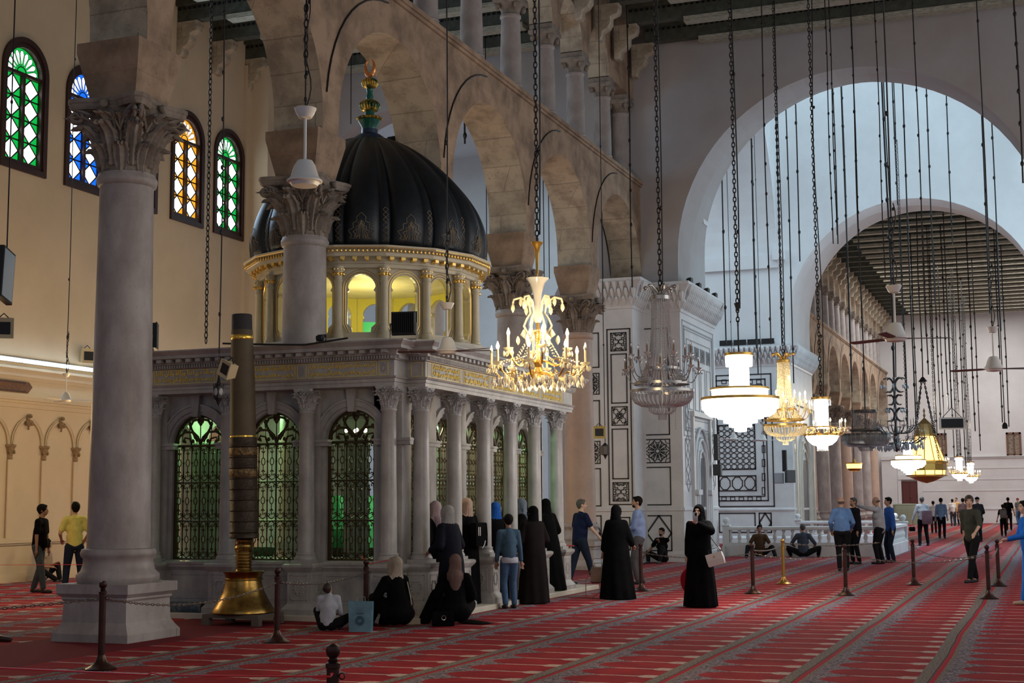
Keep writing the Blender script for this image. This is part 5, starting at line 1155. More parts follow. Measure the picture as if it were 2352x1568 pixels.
# ---- tall dark branching chandelier
t = thing('chandelier', 'tall unlit dark chandelier of many branching arms and crystals', 'chandelier', (-4.75, 49.3, 0))
b = MB(); b.lathe([(.02, 3.3), (.10, 3.4), (.05, 3.6), (.09, 3.9), (.04, 4.2), (.07, 4.6), (.03, 5.0), (.05, 5.5), (.02, 5.8)], 16); b.build('stem', DARKM, t)
for k in range(8):
    b = MB(); 
    for zc, rr in ((4.55, .20), (5.05, .15), (5.55, .22)): b.tube([(.04 + rr * .9 * (1 - cos(s)), 0, zc + rr * sin(s) * 1.1) for s in [-.6 * pi + 1.3 * pi * j / 10 for j in range(11)]], .022, 5)
    o = b.build('scroll', DARKM, t); o.rotation_euler = (0, 0, k * pi / 4)
    inst('crystal_drop', DROPD, o, (.45, 0, 5.5), 0, 3); inst('crystal_drop', DROPD, o, (.3, 0, 4.7), 0, 3)
for k in range(12): candle_arm(t, 2 * pi * k / 12, .06, 3.6, .92, 3.75, DARKM, CANDLED, BULBOFF, CRYD, ch=.2, tr=.020, nd=5, drp=DROPD, cs=2.2)
for k in range(10): candle_arm(t, 2 * pi * k / 10 + .2, .06, 3.9, .66, 4.15, DARKM, CANDLED, BULBOFF, CRYD, ch=.2, tr=.018, nd=4, drp=DROPD, cs=2)
for k in range(72):
    rr = (.85, .62, .38)[k % 3]; a = 2 * pi * (k // 3) / 24 + k % 3; inst('crystal_drop', DROPD, t, (rr * cos(a), rr * sin(a), 3.42 + rr * .12 + random.uniform(-.08, .08)), a, 3.2)
b = MB(); rope(b, (0, 0, 5.8), (0, 0, 25.99), .03, 12, .03); rope(b, (.06, 0, 5.8), (.1, 0, 25.99), .02, 8, .05); b.build('chain', CHAIN, t)
# ---- amber lantern
t = thing('lantern', 'large gold lantern with glowing amber cone of glass and domed cap', 'lantern', (-5.05, 65.2, 0))
b = MB(); b.lathe([(.0, 5.75), (.05, 5.6), (.02, 5.5), (.06, 5.4), (.02, 5.3), (.10, 5.22), (.30, 5.02), (.40, 4.75), (.42, 4.58)], 12); b.build('cap', mat('pierced_brass', (.45, .30, .12), .4, .7), t, ang=20)
b = MB(); b.lathe([(.40, 4.5), (.80, 3.35)], 12, cap=False); b.build('amber_glass', LITG, t, ang=20)
b = MB(); b.lathe([(.44, 4.48), (.44, 4.58), (.4, 4.6)], 12); b.lathe([(.84, 3.28), (.92, 3.30), (.92, 3.38), (.80, 3.42)], 12); b.lathe([(.86, 2.98), (.86, 3.28)], 12, cap=False); b.lathe([(.74, 2.72), (.88, 2.74), (.88, 2.78), (.74, 2.80)], 12, cap=False); b.lathe([(0, 2.42), (.3, 2.5), (.74, 2.70)], 12, cap=False)
for k in range(12): a = 2 * pi * k / 12; b.tube([(.41 * cos(a), .41 * sin(a), 4.5), (.82 * cos(a), .82 * sin(a), 3.35)], .02, 4); b.tube([(.84 * cos(a), .84 * sin(a), 3.28), (.80 * cos(a), .80 * sin(a), 2.72)], .02, 4)
b.build('frame', DGOLD, t, ang=20); b = MB(); b.lathe([(.78, 2.80), (.80, 2.98)], 12, cap=False); b.build('lower_glass', LITG, t)
b = MB()
for k in range(4): a = pi / 4 + pi / 2 * k; links(b, (.85 * cos(a), .85 * sin(a), 3.4), (.08 * cos(a), .08 * sin(a), 6.9), .14, .014, .03)
b.lathe([(.02, 6.85), (.2, 6.9), (.05, 7.1)], 10); rope(b, (0, 0, 7.0), (0, 0, 15.74), .025, 4, .02); b.build('chain', CHAIN, t)
# ---- small gold lamp by the colonnade
q = onX(1962, 1070, -8.9); t = thing('lamp', 'small gold fringed lamp glowing in front of the distant colonnade', 'lamp', (q.x, q.y, q.z))
t.scale = (1.6, 1.6, 1); b = MB(); b.lathe([(.22, -.12), (.24, .10), (.2, .12)], 20); b.build('amber_glass', LITG, t); b = MB(); b.lathe([(.24, .10), (.27, .12), (.25, .15), (.05, .20), (.03, .35)], 20); b.lathe([(.14, -.24), (.22, -.12)], 18, cap=False); b.build('cap', DGOLD, t)
b = MB(); rope(b, (0, 0, .3), (0, 0, 15.74 - q.z), .012, 3); b.build('chain', CHAIN, t)
# ---- fans
def fan(label, px, py, Y, s=1.0, blades=(0, 120, 240), bm=WHITEP, ztop=15.74, rod=.42, cup=.0):
    q = onY(px, py, Y); t = thing('ceiling_fan', label, 'fan', tuple(q))
    b = MB(); b.lathe([(.03 * s, .20 * s), (.07 * s, .19 * s), (.10 * s, .14 * s), (.13 * s, .04 * s), (.165 * s, .0), (.165 * s, -.012 * s), (.14 * s, -.02 * s), (.12 * s, -.05 * s), (.05 * s, -.06 * s)], 32); b.build('motor_housing', WHITEP, t)
    b = MB(); b.tube([(0, 0, .18 * s), (0, 0, .18 * s + rod * s)], .014 * s, 10); b.build('down_rod', WHITEP, t)
    b = MB(); z = .18 * s + rod * s; b.lathe([(.025 * s, z - .01 * s), (.06 * s, z), (.085 * s, z + .04 * s), (.105 * s, z + .09 * s), (.10 * s, z + .092 * s), (.03 * s, z + .06 * s)], 28); b.build('canopy', WHITEP, t)
    for a in blades:
        b = MB(); R_ = Matrix.Rotation(radians(9), 4, 'X'); b.M = R_; b.extr([(.15 * s, -.03 * s), (.22 * s, -.055 * s), (.70 * s, -.06 * s), (.72 * s, 0), (.70 * s, .06 * s), (.22 * s, .055 * s), (.15 * s, .03 * s)], -.004, .004, lambda u, v, d: (u, v, d)); b.M = None; b.cbox((.15 * s, 0, .0), (.12 * s, .03, .012)); o = b.build('blade', bm, t, ang=20); o.rotation_euler = (0, 0, radians(a)); o.location = (0, 0, -.012 * s)
    b = MB(); zt = ztop - q.z; rope(b, (0, 0, z + .07 * s), (0, 0, z + .6 * s), .008, 3); links(b, (0, 0, z + .5 * s), (0, 0, z + 1.1 * s), .09, .008, .02); rope(b, (0, 0, z + 1.0 * s), (0, 0, zt), .010, 5, .01); rope(b, (.01, 0, z + .1 * s), (.03, 0, z + 1.2 * s), .007, 2, .03); b.build('chain', CHAIN, t)
    return t
DBL = mat('brown_fan_blade', (.10, .045, .04), .45)
fan('white bladeless fan motor hanging in front of the second column capital', 700, 415, 11.5, 1.0, ())
fan('white fan before the shrine drum with dark blades pointing right', 1027, 805, 16.5, .88, (-12, 12, 200), DBL)
fan('small white fan hanging before the left wall under the tube lights', 151, 918, 24.5, .8, (20, 150, 262))
fan('white fan with one long brown blade before the far end wall', 2057, 775, 17.3, .9, (18, 150, 262), DBL)
fan('white fan with brown blades near right edge of the far nave', 2283, 845, 22.5, .9, (28, 5, 165), DBL)
fan('little white fan in front of the lattice of the far pier', 1685, 1008, 47, .9, (0, 120, 240), ztop=25.99); fan('little white fan right of the lattice panel on the far pier', 1752, 1010, 49, .9, (10, 130, 250), ztop=25.99)
# ---- bare cables and chains
def near(lbl, *a, **k): return cable(lbl, *a, **k)
near('bare chain ending over the shrine roof, left of the slim lantern chain', 473, 788, 17.5, kind='chain')
near('thin cable hanging along the corner pipe beside the near pier', 1452, 660, 36.5, r=.018)
near('cable with knots hanging at the far right edge of the photo', 2350, 420, 27, r=.016, knots=14)
near('bare cable in the second arch of the arcade', 1068, 330, 37.5, r=.03)
for px, py in ((806, 285), (1118, 600), (1250, 640), (1262, 640), (1385, 640)): near('thin bare cable seen through the arcade arches', px, py, 38, r=.014, kind='far', group='cables seen through the arcade')
CR = [(1668, 790, 44), (1738, 800, 46), (1741, 860, 52), (1797, 790, 45), (1824, 880, 50), (1838, 600, 47), (1925, 560, 51), (1948, 620, 55), (1957, 900, 48), (2061, 470, 53), (2104, 980, 46), (2148, 700, 52), (2188, 560, 55), (2275, 720, 46), (2300, 760, 51)]
for i, (px, py, Y) in enumerate(CR):
    cable('long bare cable hanging from the crossing dome', px, py, Y, 25.99, 'rope', .022, 10, 'cables hanging from the crossing dome')
FR_ = [(2085, 985, 68), (2107, 960, 74), (2132, 860, 70), (2152, 1000, 80), (2161, 985, 76), (2170, 1010, 84), (2178, 940, 72), (2192, 1060, 88), (2200, 1080, 92), (2208, 1075, 96), (2218, 1070, 78), (2222, 1060, 99), (2226, 1075, 90), (2240, 990, 70), (2252, 1035, 82), (2303, 970, 73), (2318, 980, 79)]
for px, py, Y in FR_: cable('thin cable hanging in the far nave before the end wall', px, py, Y, 15.74, 'rope', .026, 8, 'cables hanging in the far nave')
for px, py, Y in ((1770, 790, 30), (1913, 560, 36), (1922, 540, 36.5), (1985, 880, 37.5), (2033, 640, 37), (2128, 770, 33)): cable('bare cable hanging in the nave before the crossing arch', px, py, Y, 15.74, 'rope', .013, 12, 'cables before the crossing arch')
# ---- small lanterns, speakers, floodlights, screens
q = onY(502, 900, 15.9); t = thing('lantern', 'small black pierced lantern hanging in front of the shrine frieze', 'lantern', tuple(q))
b = MB(); b.lathe([(0, -.19), (.035, -.11), (.05, -.10), (.055, -.085), (.075, -.08), (.075, .07), (.055, .075), (.05, .11), (.03, .12), (.012, .19), (.004, .22)], 6)
for k in range(6):
    a = 2 * pi * (k + .5) / 6; b.cbox((.062 * cos(a), .062 * sin(a), .09), (.01, .02, .03), rz=a)
b.build('frame', mat('blackened_tin', (.02, .018, .018), .5, .4), t, ang=15)
g = MB()
for k in range(6): a = 2 * pi * (k + .5) / 6; g.M = Matrix.Translation((.0665 * cos(a), .0665 * sin(a), 0)) @ Matrix.Rotation(a, 4, 'Z'); g.sph((0, 0, 0), (.004, .028, .05), 12, 8); g.M = None
g.build('panes', mat('grey_lantern_glass', (.30, .30, .33), .2), t); b = MB(); links(b, (0, 0, .2), (0, 0, .55), .05, .004, .012); rope(b, (0, 0, .5), (0, 0, 15.74 - q.z), .010, 14, .01); b.build('chain', CHAIN, t)
YEL = mat('yellowed_plastic', (.50, .37, .10), .45); CREAM = mat('cream_speaker_case', (.55, .46, .28), .5)
def horn(label, px, py, Y, s, rz, ry=0, m_=CREAM, top=None, face=BLACKM):
    q = onY(px, py, Y); t = thing('speaker', label, 'speaker', tuple(q), rz)
    b = MB(); b.add([(-.5 * s, -.35 * s, -.5 * s), (.5 * s, -.35 * s, -.5 * s), (.5 * s, -.35 * s, .5 * s), (-.5 * s, -.35 * s, .5 * s), (-.38 * s, .35 * s, -.38 * s), (.38 * s, .35 * s, -.38 * s), (.38 * s, .35 * s, .38 * s), (-.38 * s, .35 * s, .38 * s)], [(4, 5, 6, 7), (0, 1, 5, 4), (1, 2, 6, 5), (2, 3, 7, 6), (3, 0, 4, 7)])
    b.add([(-.5 * s, -.35 * s, -.5 * s), (.5 * s, -.35 * s, -.5 * s), (.5 * s, -.35 * s, .5 * s), (-.5 * s, -.35 * s, .5 * s), (-.34 * s, -.30 * s, -.3 * s), (.34 * s, -.30 * s, -.3 * s), (.34 * s, -.30 * s, .3 * s), (-.34 * s, -.30 * s, .3 * s)], [(0, 4, 5, 1), (1, 5, 6, 2), (2, 6, 7, 3), (3, 7, 4, 0)])
    o = b.build('case', m_, t, smooth=False); b = MB(); b.box(-.34 * s, .34 * s, -.31 * s, -.28 * s, -.3 * s, .3 * s); b.build('grille', face, t, smooth=False)
    t.rotation_euler = (0, ry, rz)
    b = MB(); b.tube([(-.3 * s, 0, .45 * s), (0, 0, .75 * s), (.3 * s, 0, .45 * s)], .01, 5); b.build('bracket', CHAIN, t)
    return t
horn('yellowed speaker box tilted beside the leaning candle top', 525, 848, 15.9, .22, radians(-20), radians(25), CREAM)
horn('cream horn speaker cut by the left edge below the light panel', 8, 755, 16.5, .30, radians(35), 0, CREAM)
horn('yellow speaker box hanging left of the near pier panels', 1376, 993, 33, .30, radians(20), 0, YEL)
o = horn('pale speaker on the left wall just above the tube lights', 200, 818, 27.5, .36, radians(60), 0, CREAM); o.location = onX(200, 818, WX + .19)
q = onY(1390, 1034, 33); t = thing('lantern', 'small dark lantern under the yellow speaker by the near pier', 'lantern', tuple(q)); b = MB(); b.lathe([(0, -.22), (.05, -.12), (.11, -.1), (.11, .1), (.06, .14), (.0, .2)], 8); b.build('frame', DARKM, t, ang=15); b = MB(); rope(b, (0, 0, .2), (0, 0, 12), .01, 3); b.build('chain', CHAIN, t)
def flood(label, px, py, Y, w_, h, rz, rx, zb=None, xy=None):
    q = onY(px, py, Y)
    if xy: q.x, q.y = xy
    if zb: q.z = zb + .75 * h + .014
    t = thing('floodlight', label, 'floodlight', tuple(q)); t.rotation_euler = (rx, 0, rz)
    b = MB(); b.box(-w_ / 2, w_ / 2, -.05, .03, -h / 2, h / 2); b.box(-w_ / 2 - .012, w_ / 2 + .012, -.07, -.05, -h / 2 - .012, h / 2 + .012)
    for k in range(12): b.box(-w_ / 2 + w_ * k / 12 + .004, -w_ / 2 + w_ * k / 12 + .012, .03, .07, -h / 2 + .02, h / 2 - .02)
    b.build('housing', BLACKM, t, smooth=False); b = MB(); b.tube([(-w_ / 2 - .02, 0, 0), (-w_ / 2 - .02, .02, -h * .75), (w_ / 2 + .02, .02, -h * .75), (w_ / 2 + .02, 0, 0)], .012, 5); b.build('bracket', mat('grey_bracket', (.25, .25, .25), .5, .5), t); return t
flood('black floodlight on the front corner of the shrine roof', 927, 745, 19.0, .36, .33, radians(190), 0, 4.10)
flood('dark floodlight on the shrine roof, half hidden by the foreground column', 352, 778, 19.4, .34, .40, radians(120), 0, 4.12)
flood('small black spotlight clipped to the shrine cornice beside column', 737, 793, 18.9, .09, .10, radians(180), 0, 4.10)
flood('black floodlight peeping over the dome top at right', 905, 325, 25.2, .30, .22, radians(170), radians(25))
q = onY(14, 632, 15.5); t = thing('light_panel', 'slanted pale blue light panel in black frame at left edge', 'light panel', tuple(q)); b = MB(); b.box(-.24, .24, -.03, .05, -.36, .36); o = b.build('frame', BLACKM, t, smooth=False); o.rotation_euler = (0, radians(7), radians(112)); b = MB(); b.box(-.21, .21, -.036, -.03, -.33, .33); e = b.build('screen', mat('pale_blue_panel', (.35, .48, .62), .2), t, smooth=False); e.rotation_euler = o.rotation_euler
b = MB(); rope(b, (0, 0, .3), (0, 0, 15.74 - q.z), .01, 3); b.build('cable', CHAIN, t)
q = onY(2187, 972, 66); t = thing('screen', 'blank flat screen in pale frame hanging high before the end wall', 'screen', tuple(q), radians(8))
b = MB(); b.box(-.55, .55, -.06, .06, -.27, .27); b.build('frame', WHITEP, t, smooth=False); b = MB(); b.box(-.47, .47, -.066, -.06, -.20, .20); b.build('display', BLACKM, t, smooth=False)
b = MB(); rope(b, (-.4, 0, .27), (0, 0, .7), .015); rope(b, (.4, 0, .27), (0, 0, .7), .015); rope(b, (0, 0, .7), (0, 0, 15.74 - q.z), .02, 5); b.build('cable', CHAIN, t)
q = onY(2308, 978, 66); t = thing('lamp', 'tiny dark bell lamp on a long cable near the right edge', 'lamp', tuple(q)); b = MB(); b.lathe([(.11, -.12), (.12, .02), (.08, .12), (.02, .16)], 14); b.build('shade', BLACKM, t); b = MB(); rope(b, (0, 0, .15), (0, 0, 15.74 - q.z), .02, 4); b.build('cable', CHAIN, t)
def wall_speaker(label, px, py, Y, w_, h, d, m_=BLACKM, rz=0):
    q = onY(px, py, Y); t = thing('speaker', label, 'speaker', tuple(q), rz); b = MB(); b.poly_prism([(-w_ / 2, -d), (w_ / 2, -d), (w_ / 2, 0), (-w_ / 2, 0)], [(-.01, -h / 2), (0, -h / 2 + .01), (0, h / 2 - .01), (-.01, h / 2)]); b.build('case', m_, t, smooth=False)
    b = MB(); b.box(-w_ / 2 + .02, w_ / 2 - .02, -d - .006, -d, -h / 2 + .03, h / 2 - .03); b.build('grille', m_, t, smooth=False); b = MB(); b.box(-.03, .03, -.001, .07, -.04, .04); b.build('bracket', CHAIN, t, smooth=False); return t
GSP = mat('grey_speaker', (.06, .06, .06), .6)
wall_speaker('slim dark column speaker on the near pier beside the star panel', 1478, 1050, 39.79, .11, .50, .10, BLACKM)
wall_speaker('slim dark column speaker on the corner between the two piers', 1647, 1027, 43.2, .13, .80, .2, GSP)
wall_speaker('square grey speaker under the slim one on the near pier edge', 1650, 1079, 43.2, .24, .34, .22, GSP)
wall_speaker('grey box speaker on the far pier, left of a matching pair', 1791, 1098, 57.3, .34, .42, .3, mat('light_grey_speaker', (.30, .31, .33), .5)); wall_speaker('grey box speaker on the far pier, right of a matching pair', 1812, 1094, 57.2, .34, .50, .3, GSP, .5)
wall_speaker('tall black column speaker high on the far pier edge', 1803, 1058, 57.3, .16, .85, .2, BLACKM)
# floodlights standing on the pier cornices
for k, (px, py, Y, f) in enumerate(((1592, 664, 40.7, 0), (1614, 674, 41.8, 0), (1634, 686, 42.9, 0), (1648, 696, 44.0, 0))): flood('small dark floodlight in the row on top of the near pier cornice', px, py, Y, .26, .14, radians(90), 0, 8.0, (-9.58, 40.35 + 1.1 * k))['group'] = 'floodlights on the near pier'
for k in range(4): flood('wide dark floodlight in the row on top of the far pier cornice', 1668 + 32 * k, 789, 57.6, .50, .20, 0, 0, 8.0)['group'] = 'floodlights on the far pier'
# tube lights on the left wall
TUBE = mat('lit_fluorescent_tube', (1, 1, 1), .4, emit=9, ecol=(.55, .80, 1.0))
tl = thing('tube_light', 'lit white fluorescent tube in the row along the left wall ledge', 'tube light', (WX + .16, 26.0, 5.06), 0, 'fluorescent tubes on the left wall')
b = MB(); b.tube([(0, -.60, 0), (0, .60, 0)], .035, 10); b.build('tube', TUBE, tl); b = MB(); b.box(-.10, -.04, -.62, .62, -.05, .05); b.box(-.05, .01, -.62, -.605, -.04, .04); b.box(-.05, .01, .605, .62, -.04, .04); b.build('batten', WHITEP, tl, smooth=False)
for k in range(-9, 9):
    if k: copy_tree(tl, loc=(WX + .16, 26.0 + 1.25 * k, 5.06))
t = thing('wall_plaque', 'brown carved plaque mounted on the left wall under the tubes', 'plaque', (WX + .06, 26.2, 4.45)); b = MB(); b.extr([(-1.2, -.13), (.7, -.13), (.85, .02), (.72, .13), (-1.2, .13)], -.03, .03, lambda u, v, d: (d, u, v)); b.build('board', mat('carved_brown_board', (.20, .10, .05), .6, col2=(.12, .055, .03), nscale=14), t, smooth=False); b = MB(); b.box(.03, .05, -1.1, .6, .09, .11); b.box(.03, .05, -1.1, .6, -.11, -.09); b.build('edging', WOODD, t, smooth=False)
# ================================================================ PEOPLE
SKIN = mat('skin_tan', (.42, .24, .16), .55); SKINL = mat('skin_light', (.55, .34, .25), .55); SKIND = mat('skin_brown', (.28, .15, .10), .55)
HAIRB = mat('black_hair', (.007, .006, .005), .8, spec=.12); HAIRG = mat('grey_hair', (.07, .062, .058), .7); SHOE = mat('black_sock_shoe', (.012, .012, .014), .7); EYE = mat('eye_dark', (.02, .015, .012), .3); LIP = mat('lips', (.30, .11, .09), .5)
BLK = mat('black_cloth', (.0025, .0025, .003), .95, col2=(.005, .005, .0055), nscale=5, spec=.08); 
def cloth(name, c): return mat(name, c, .9, col2=tuple(v * .72 for v in c), nscale=5, bump=.25, bscale=14, spec=.12)
def atX(px, X): q = onX(px, 1300, X); return (q.x, q.y)
def ik(a, t, l1, l2, hint):
    a = Vector(a); t = Vector(t); d = t - a; L = min(d.length, (l1 + l2) * .999); d.normalize(); t = a + d * L
    x = (l1 * l1 - l2 * l2 + L * L) / (2 * L); h = sqrt(max(l1 * l1 - x * x, 0)); hv = Vector(hint); hv = hv - d * hv.dot(d)
    hv = hv.normalized() if hv.length > 1e-5 else Vector((0, 1, 0)); return a + d * x + hv * h, t
def hand(b, wr, el, s, side, grip=.4):
    d = (wr - el).normalized(); up = Vector((0, 0, 1)) if abs(d.z) < .8 else Vector((0, 1, 0)); u = d.cross(up).normalized(); n = u.cross(d)
    b.caps(wr, wr + d * .075 * s, .024 * s, .030 * s, 8); b.caps(wr + d * .04 * s + u * .016 * s, wr + d * .08 * s + u * .02 * s, .020 * s, .020 * s, 8); b.caps(wr + d * .04 * s - u * .016 * s, wr + d * .08 * s - u * .02 * s, .020 * s, .018 * s, 8)
    for k, l in enumerate((.070, .080, .076, .060)):
        p = wr + d * .088 * s + u * (.027 - .018 * k) * s; q = p + (d * cos(grip * .7) - n * sin(grip * .7)) * l * .5 * s; r_ = q + (d * cos(grip * 1.9) - n * sin(grip * 1.9)) * l * .5 * s; b.caps(p, q, .0095 * s, .009 * s, 6); b.caps(q, r_, .009 * s, .0075 * s, 6)
    p = wr + d * .03 * s + u * .026 * s; q = p + (d * .75 + u * .55 - n * .2).normalized() * .042 * s; b.caps(p, q, .012 * s, .010 * s, 6); b.caps(q, q + (d * .95 + u * .1 - n * .3).normalized() * .032 * s, .010 * s, .008 * s, 6)
def person(label, px=None, py=None, face=0, H=1.72, at=None, seat=None, z0=0.0, lean=4, top=None, top_sleeve='short', bottoms=None, robe=None, scarf=None, cape=.0, hair='short', hairm=HAIRB, skin=SKIN, shoes=SHOE,
           feet=((-.10, .0), (.10, .06)), hands=((-.24, .06, .82), (.24, .06, .82)), head=(0, 0), stout=1.0, group=None, shirt_len=.86, extras=None, knees=None, elbows=None, kids=False, untucked=True, beard=None):
    """pose in units of a 1.72 m body: u right, v forward, w up"""
    p = at if at else onZ(px, py, z0); s = H / 1.72
    t = thing('person', label, 'person', (p[0], p[1], z0), radians(face), group)
    V = lambda u, v, w_: Vector((u * s, v * s, w_ * s))
    L_ = radians(lean)
    if seat is None: hz = .90; hv = 0
    else: hz = seat; hv = -.02
    pel = V(0, hv, hz); tl = .52; chest = pel + V(0, tl * .62 * sin(L_), tl * .62 * cos(L_)); sh = pel + V(0, tl * sin(L_), tl * cos(L_)); nk = pel + V(0, (tl + .06) * sin(L_), (tl + .06) * cos(L_))
    yaw, pit = radians(head[0]), radians(head[1]); Rh = Matrix.Rotation(yaw, 3, 'Z') @ Matrix.Rotation(-pit, 3, 'X'); hd0 = nk + V(0, .03 * sin(L_) + .01, .035); HP = lambda x, y, z: hd0 + Rh @ V(x, y, z)
    ST = stout
    shs = [sh + V(sx * .165, 0, -.02) for sx in (-1, 1)]
    arms = []
    for i, sx in enumerate((-1, 1)):
        h_ = hands[i]; el, wr = ik(shs[i], V(*h_), .285 * s, .25 * s, (elbows[i] if elbows else (sx * .5, -1, -.2))); arms.append((shs[i], el, wr))
    legs = []
    for i, sx in enumerate((-1, 1)):
        f = feet[i]; hp = pel + V(sx * .085, 0, -.02); ft = V(f[0], f[1], f[2] if len(f) > 2 else .085); kn, an = ik(hp, ft, .406 * s, .406 * s, (knees[i] if knees else (sx * .05, 1, 0))); legs.append((hp, kn, an))
    vox = .0135 if not kids else .012
    # --- body (skin)
    b = MB()
    b.caps(pel + V(0, 0, .02), chest, .115 * s, .115 * s); b.caps(chest, sh - V(0, 0, .03), .12 * s, .10 * s); b.caps(shs[0], shs[1], .055 * s, .055 * s); b.caps(sh - V(0, 0, .01), hd0 + V(0, .0, .04), .055 * s, .050 * s)
    R = Rh; b.sph(HP(0, -.005, .125), (.074 * s, .092 * s, .095 * s), 16, 12, R); b.sph(HP(0, .025, .075), (.058 * s, .068 * s, .075 * s), 14, 10, R); b.sph(HP(0, .055, .035), (.034 * s, .034 * s, .03 * s), 10, 8, R)
    b.caps(HP(0, .088, .125), HP(0, .108, .088), .009 * s, .0135 * s, 8); b.sph(HP(0, .094, .055), (.024 * s, .012 * s, .009 * s), 8, 6, R)
    b.sph(HP(0, .083, .142), (.055 * s, .012 * s, .012 * s), 10, 6, R)
    for sx in (-1, 1): b.sph(HP(sx * .078, -.005, .10), (.010 * s, .020 * s, .032 * s), 8, 7, R); b.sph(HP(sx * .04, .066, .09), (.022 * s, .018 * s, .022 * s), 8, 6, R)
    for i, (a, e, w_) in enumerate(arms): b.caps(a, e, .050 * s, .038 * s); b.caps(e, w_, .038 * s, .025 * s); hand(b, w_, e, s, i)
    if robe is None or seat is None:
        for (hp, k, an) in legs: b.caps(hp, k, .078 * s, .052 * s); b.caps(k, an, .052 * s, .036 * s); b.caps(an - V(0, .02, .03), an + V(0, .13, -.05), .034 * s, .026 * s)
    body = b.build('body', skin, t, remesh=vox * .8)
    b = MB()
    for sx in (-1, 1): b.sph(HP(sx * .030, .080, .118), (.012 * s, .007 * s, .0065 * s), 8, 6, R); b.caps(HP(sx * .018, .088, .137), HP(sx * .045, .080, .137), .0045 * s, .003 * s, 5)
    b.build('eyes_and_brows', EYE, body); b = MB(); b.sph(HP(0, .104, .056), (.022 * s, .006 * s, .006 * s), 8, 5, R); b.build('mouth', LIP, body)
    # --- hair
    if scarf is None:
        if hair in ('short', 'full'):
            b = MB(); e = .008 if hair == 'short' else .016
            b.sph(HP(0, -.018, .140), ((.077 + e) * s, (.090 + e) * s, (.086 + e) * s), 18, 12, R); b.sph(HP(0, -.045, .095), (.070 * s, .052 * s, .07 * s), 14, 10, R); b.sph(HP(0, .045, .20), (.06 * s, .045 * s, .022 * s), 12, 8, R); b.build('hair', hairm, t, remesh=.012)
        elif hair == 'bald':
            b = MB(); 
            for k in range(9): a = radians(200 + 17.5 * k); b.sph(HP(.078 * cos(a), .092 * sin(a) - .005, .095), (.014 * s, .016 * s, .03 * s), 8, 6, R)
            b.build('hair', hairm, t, remesh=.012)
        elif hair == 'cap':
            b = MB(); b.sph(HP(0, -.005, .155), (.088 * s, .10 * s, .075 * s), 18, 12, R); b.caps(HP(-.03, .08, .165), HP(.03, .08, .165), .02 * s, .02 * s); b.caps(HP(-.03, .12, .155), HP(.03, .12, .155), .012 * s, .012 * s); b.build('cap', hairm, t, remesh=.012)
        if beard:
            b = MB(); b.sph(HP(0, .066, .030), (.046 * s, .040 * s, .034 * s), 12, 8, R); b.build('beard', beard, t, remesh=.012)
    else:
        b = MB(); b.sph(HP(0, -.020, .130), (.094 * s, .106 * s, .108 * s), 18, 12, R); b.sph(HP(0, -.035, .06), (.092 * s, .088 * s, .10 * s), 16, 10, R); b.caps(HP(0, .0, .0), sh - V(0, -.01, .02), .085 * s, .10 * s)
        b.caps(shs[0] + V(.05, 0, 0), shs[1] - V(.05, 0, 0), .075 * s, .075 * s); b.sph(HP(0, .045, -.005), (.062 * s, .05 * s, .05 * s), 12, 8, R)
        for k in range(12):   # ring of cloth framing the face
            a = 2 * pi * k / 12; b.sph(HP(.066 * cos(a), .062 - .010 * abs(cos(a)), .105 + .088 * sin(a)), (.020 * s, .030 * s, .020 * s), 8, 6, R)
        if cape: b.caps(sh - V(0, -.06, .0), chest + V(0, .09, -cape), .09 * s, .05 * s); b.caps(sh - V(0, .06, .0), chest + V(0, -.09, -cape), .11 * s, .06 * s)
        for k in range(6): a = radians(200 + 25 * k); b.caps(HP(.085 * cos(a), .095 * sin(a) - .02, .11), sh + V(.12 * cos(a), .085 * sin(a), -.03), .012 * s, .018 * s, 6)
        b.build('headscarf', scarf, t, remesh=.0125)
    # --- clothes
    if robe is not None:
        b = MB()
        if seat is None:
            n = 48; pr_ = [(.0, .29, .24), (.04, .285, .235), (.3, .265, .215), (.6, .24, .19), (.86, .215, .17), (1.08, .195, .15), (1.28, .20, .145), (1.40, .19, .125), (1.46, .12, .09)]; vs = []; mid = (legs[0][2] + legs[1][2]) / 2
            for z, ru, rv in pr_:
                f = max(0, 1 - z / 1.0); tt = z / 1.46; off = Vector((mid.x * (1 - min(tt * 1.6, 1)), mid.y * (1 - min(tt * 1.6, 1)), 0)); lv = (z - .9) * s * sin(L_) if z > .9 else 0
                for k in range(n):
                    a = 2 * pi * k / n; fo = 1 + f * (.055 * sin(a * 9 + z * 2) + .035 * sin(a * 5 + 1.3)); vs.append((off.x + ru * ST * fo * s * cos(a), off.y + rv * ST * fo * s * sin(a) + lv, z * s + .012))
            b.add(vs, [(j * n + k, j * n + (k + 1) % n, (j + 1) * n + (k + 1) % n, (j + 1) * n + k) for j in range(len(pr_) - 1) for k in range(n)] + [tuple(range(n))[::-1], tuple((len(pr_) - 1) * n + k for k in range(n))])
        else:
            b.sph(pel + V(0, .0, .02), (.24 * ST * s, .22 * s, .15 * s), 16, 10); b.caps(pel + V(0, 0, .1), chest, .17 * ST * s, .145 * ST * s); b.caps(chest, sh - V(0, 0, .03), .14 * s, .12 * s)
            for (hp, k, an) in legs: b.caps(hp, k, .13 * s, .11 * s); b.caps(k, an, .11 * s, .09 * s)
        b.caps(shs[0], shs[1], .075 * s, .075 * s); b.caps(sh - V(0, 0, .04), sh + V(0, .0, .04), .10 * s, .07 * s)
        for (a, e, w_) in arms: b.caps(a, e, .072 * s, .078 * s); b.caps(e, e + (w_ - e) * .86, .075 * s, .062 * s)
        b.build('robe', robe, t, remesh=.014)
    else:
        b = MB(); zl = -.04 if untucked else .04
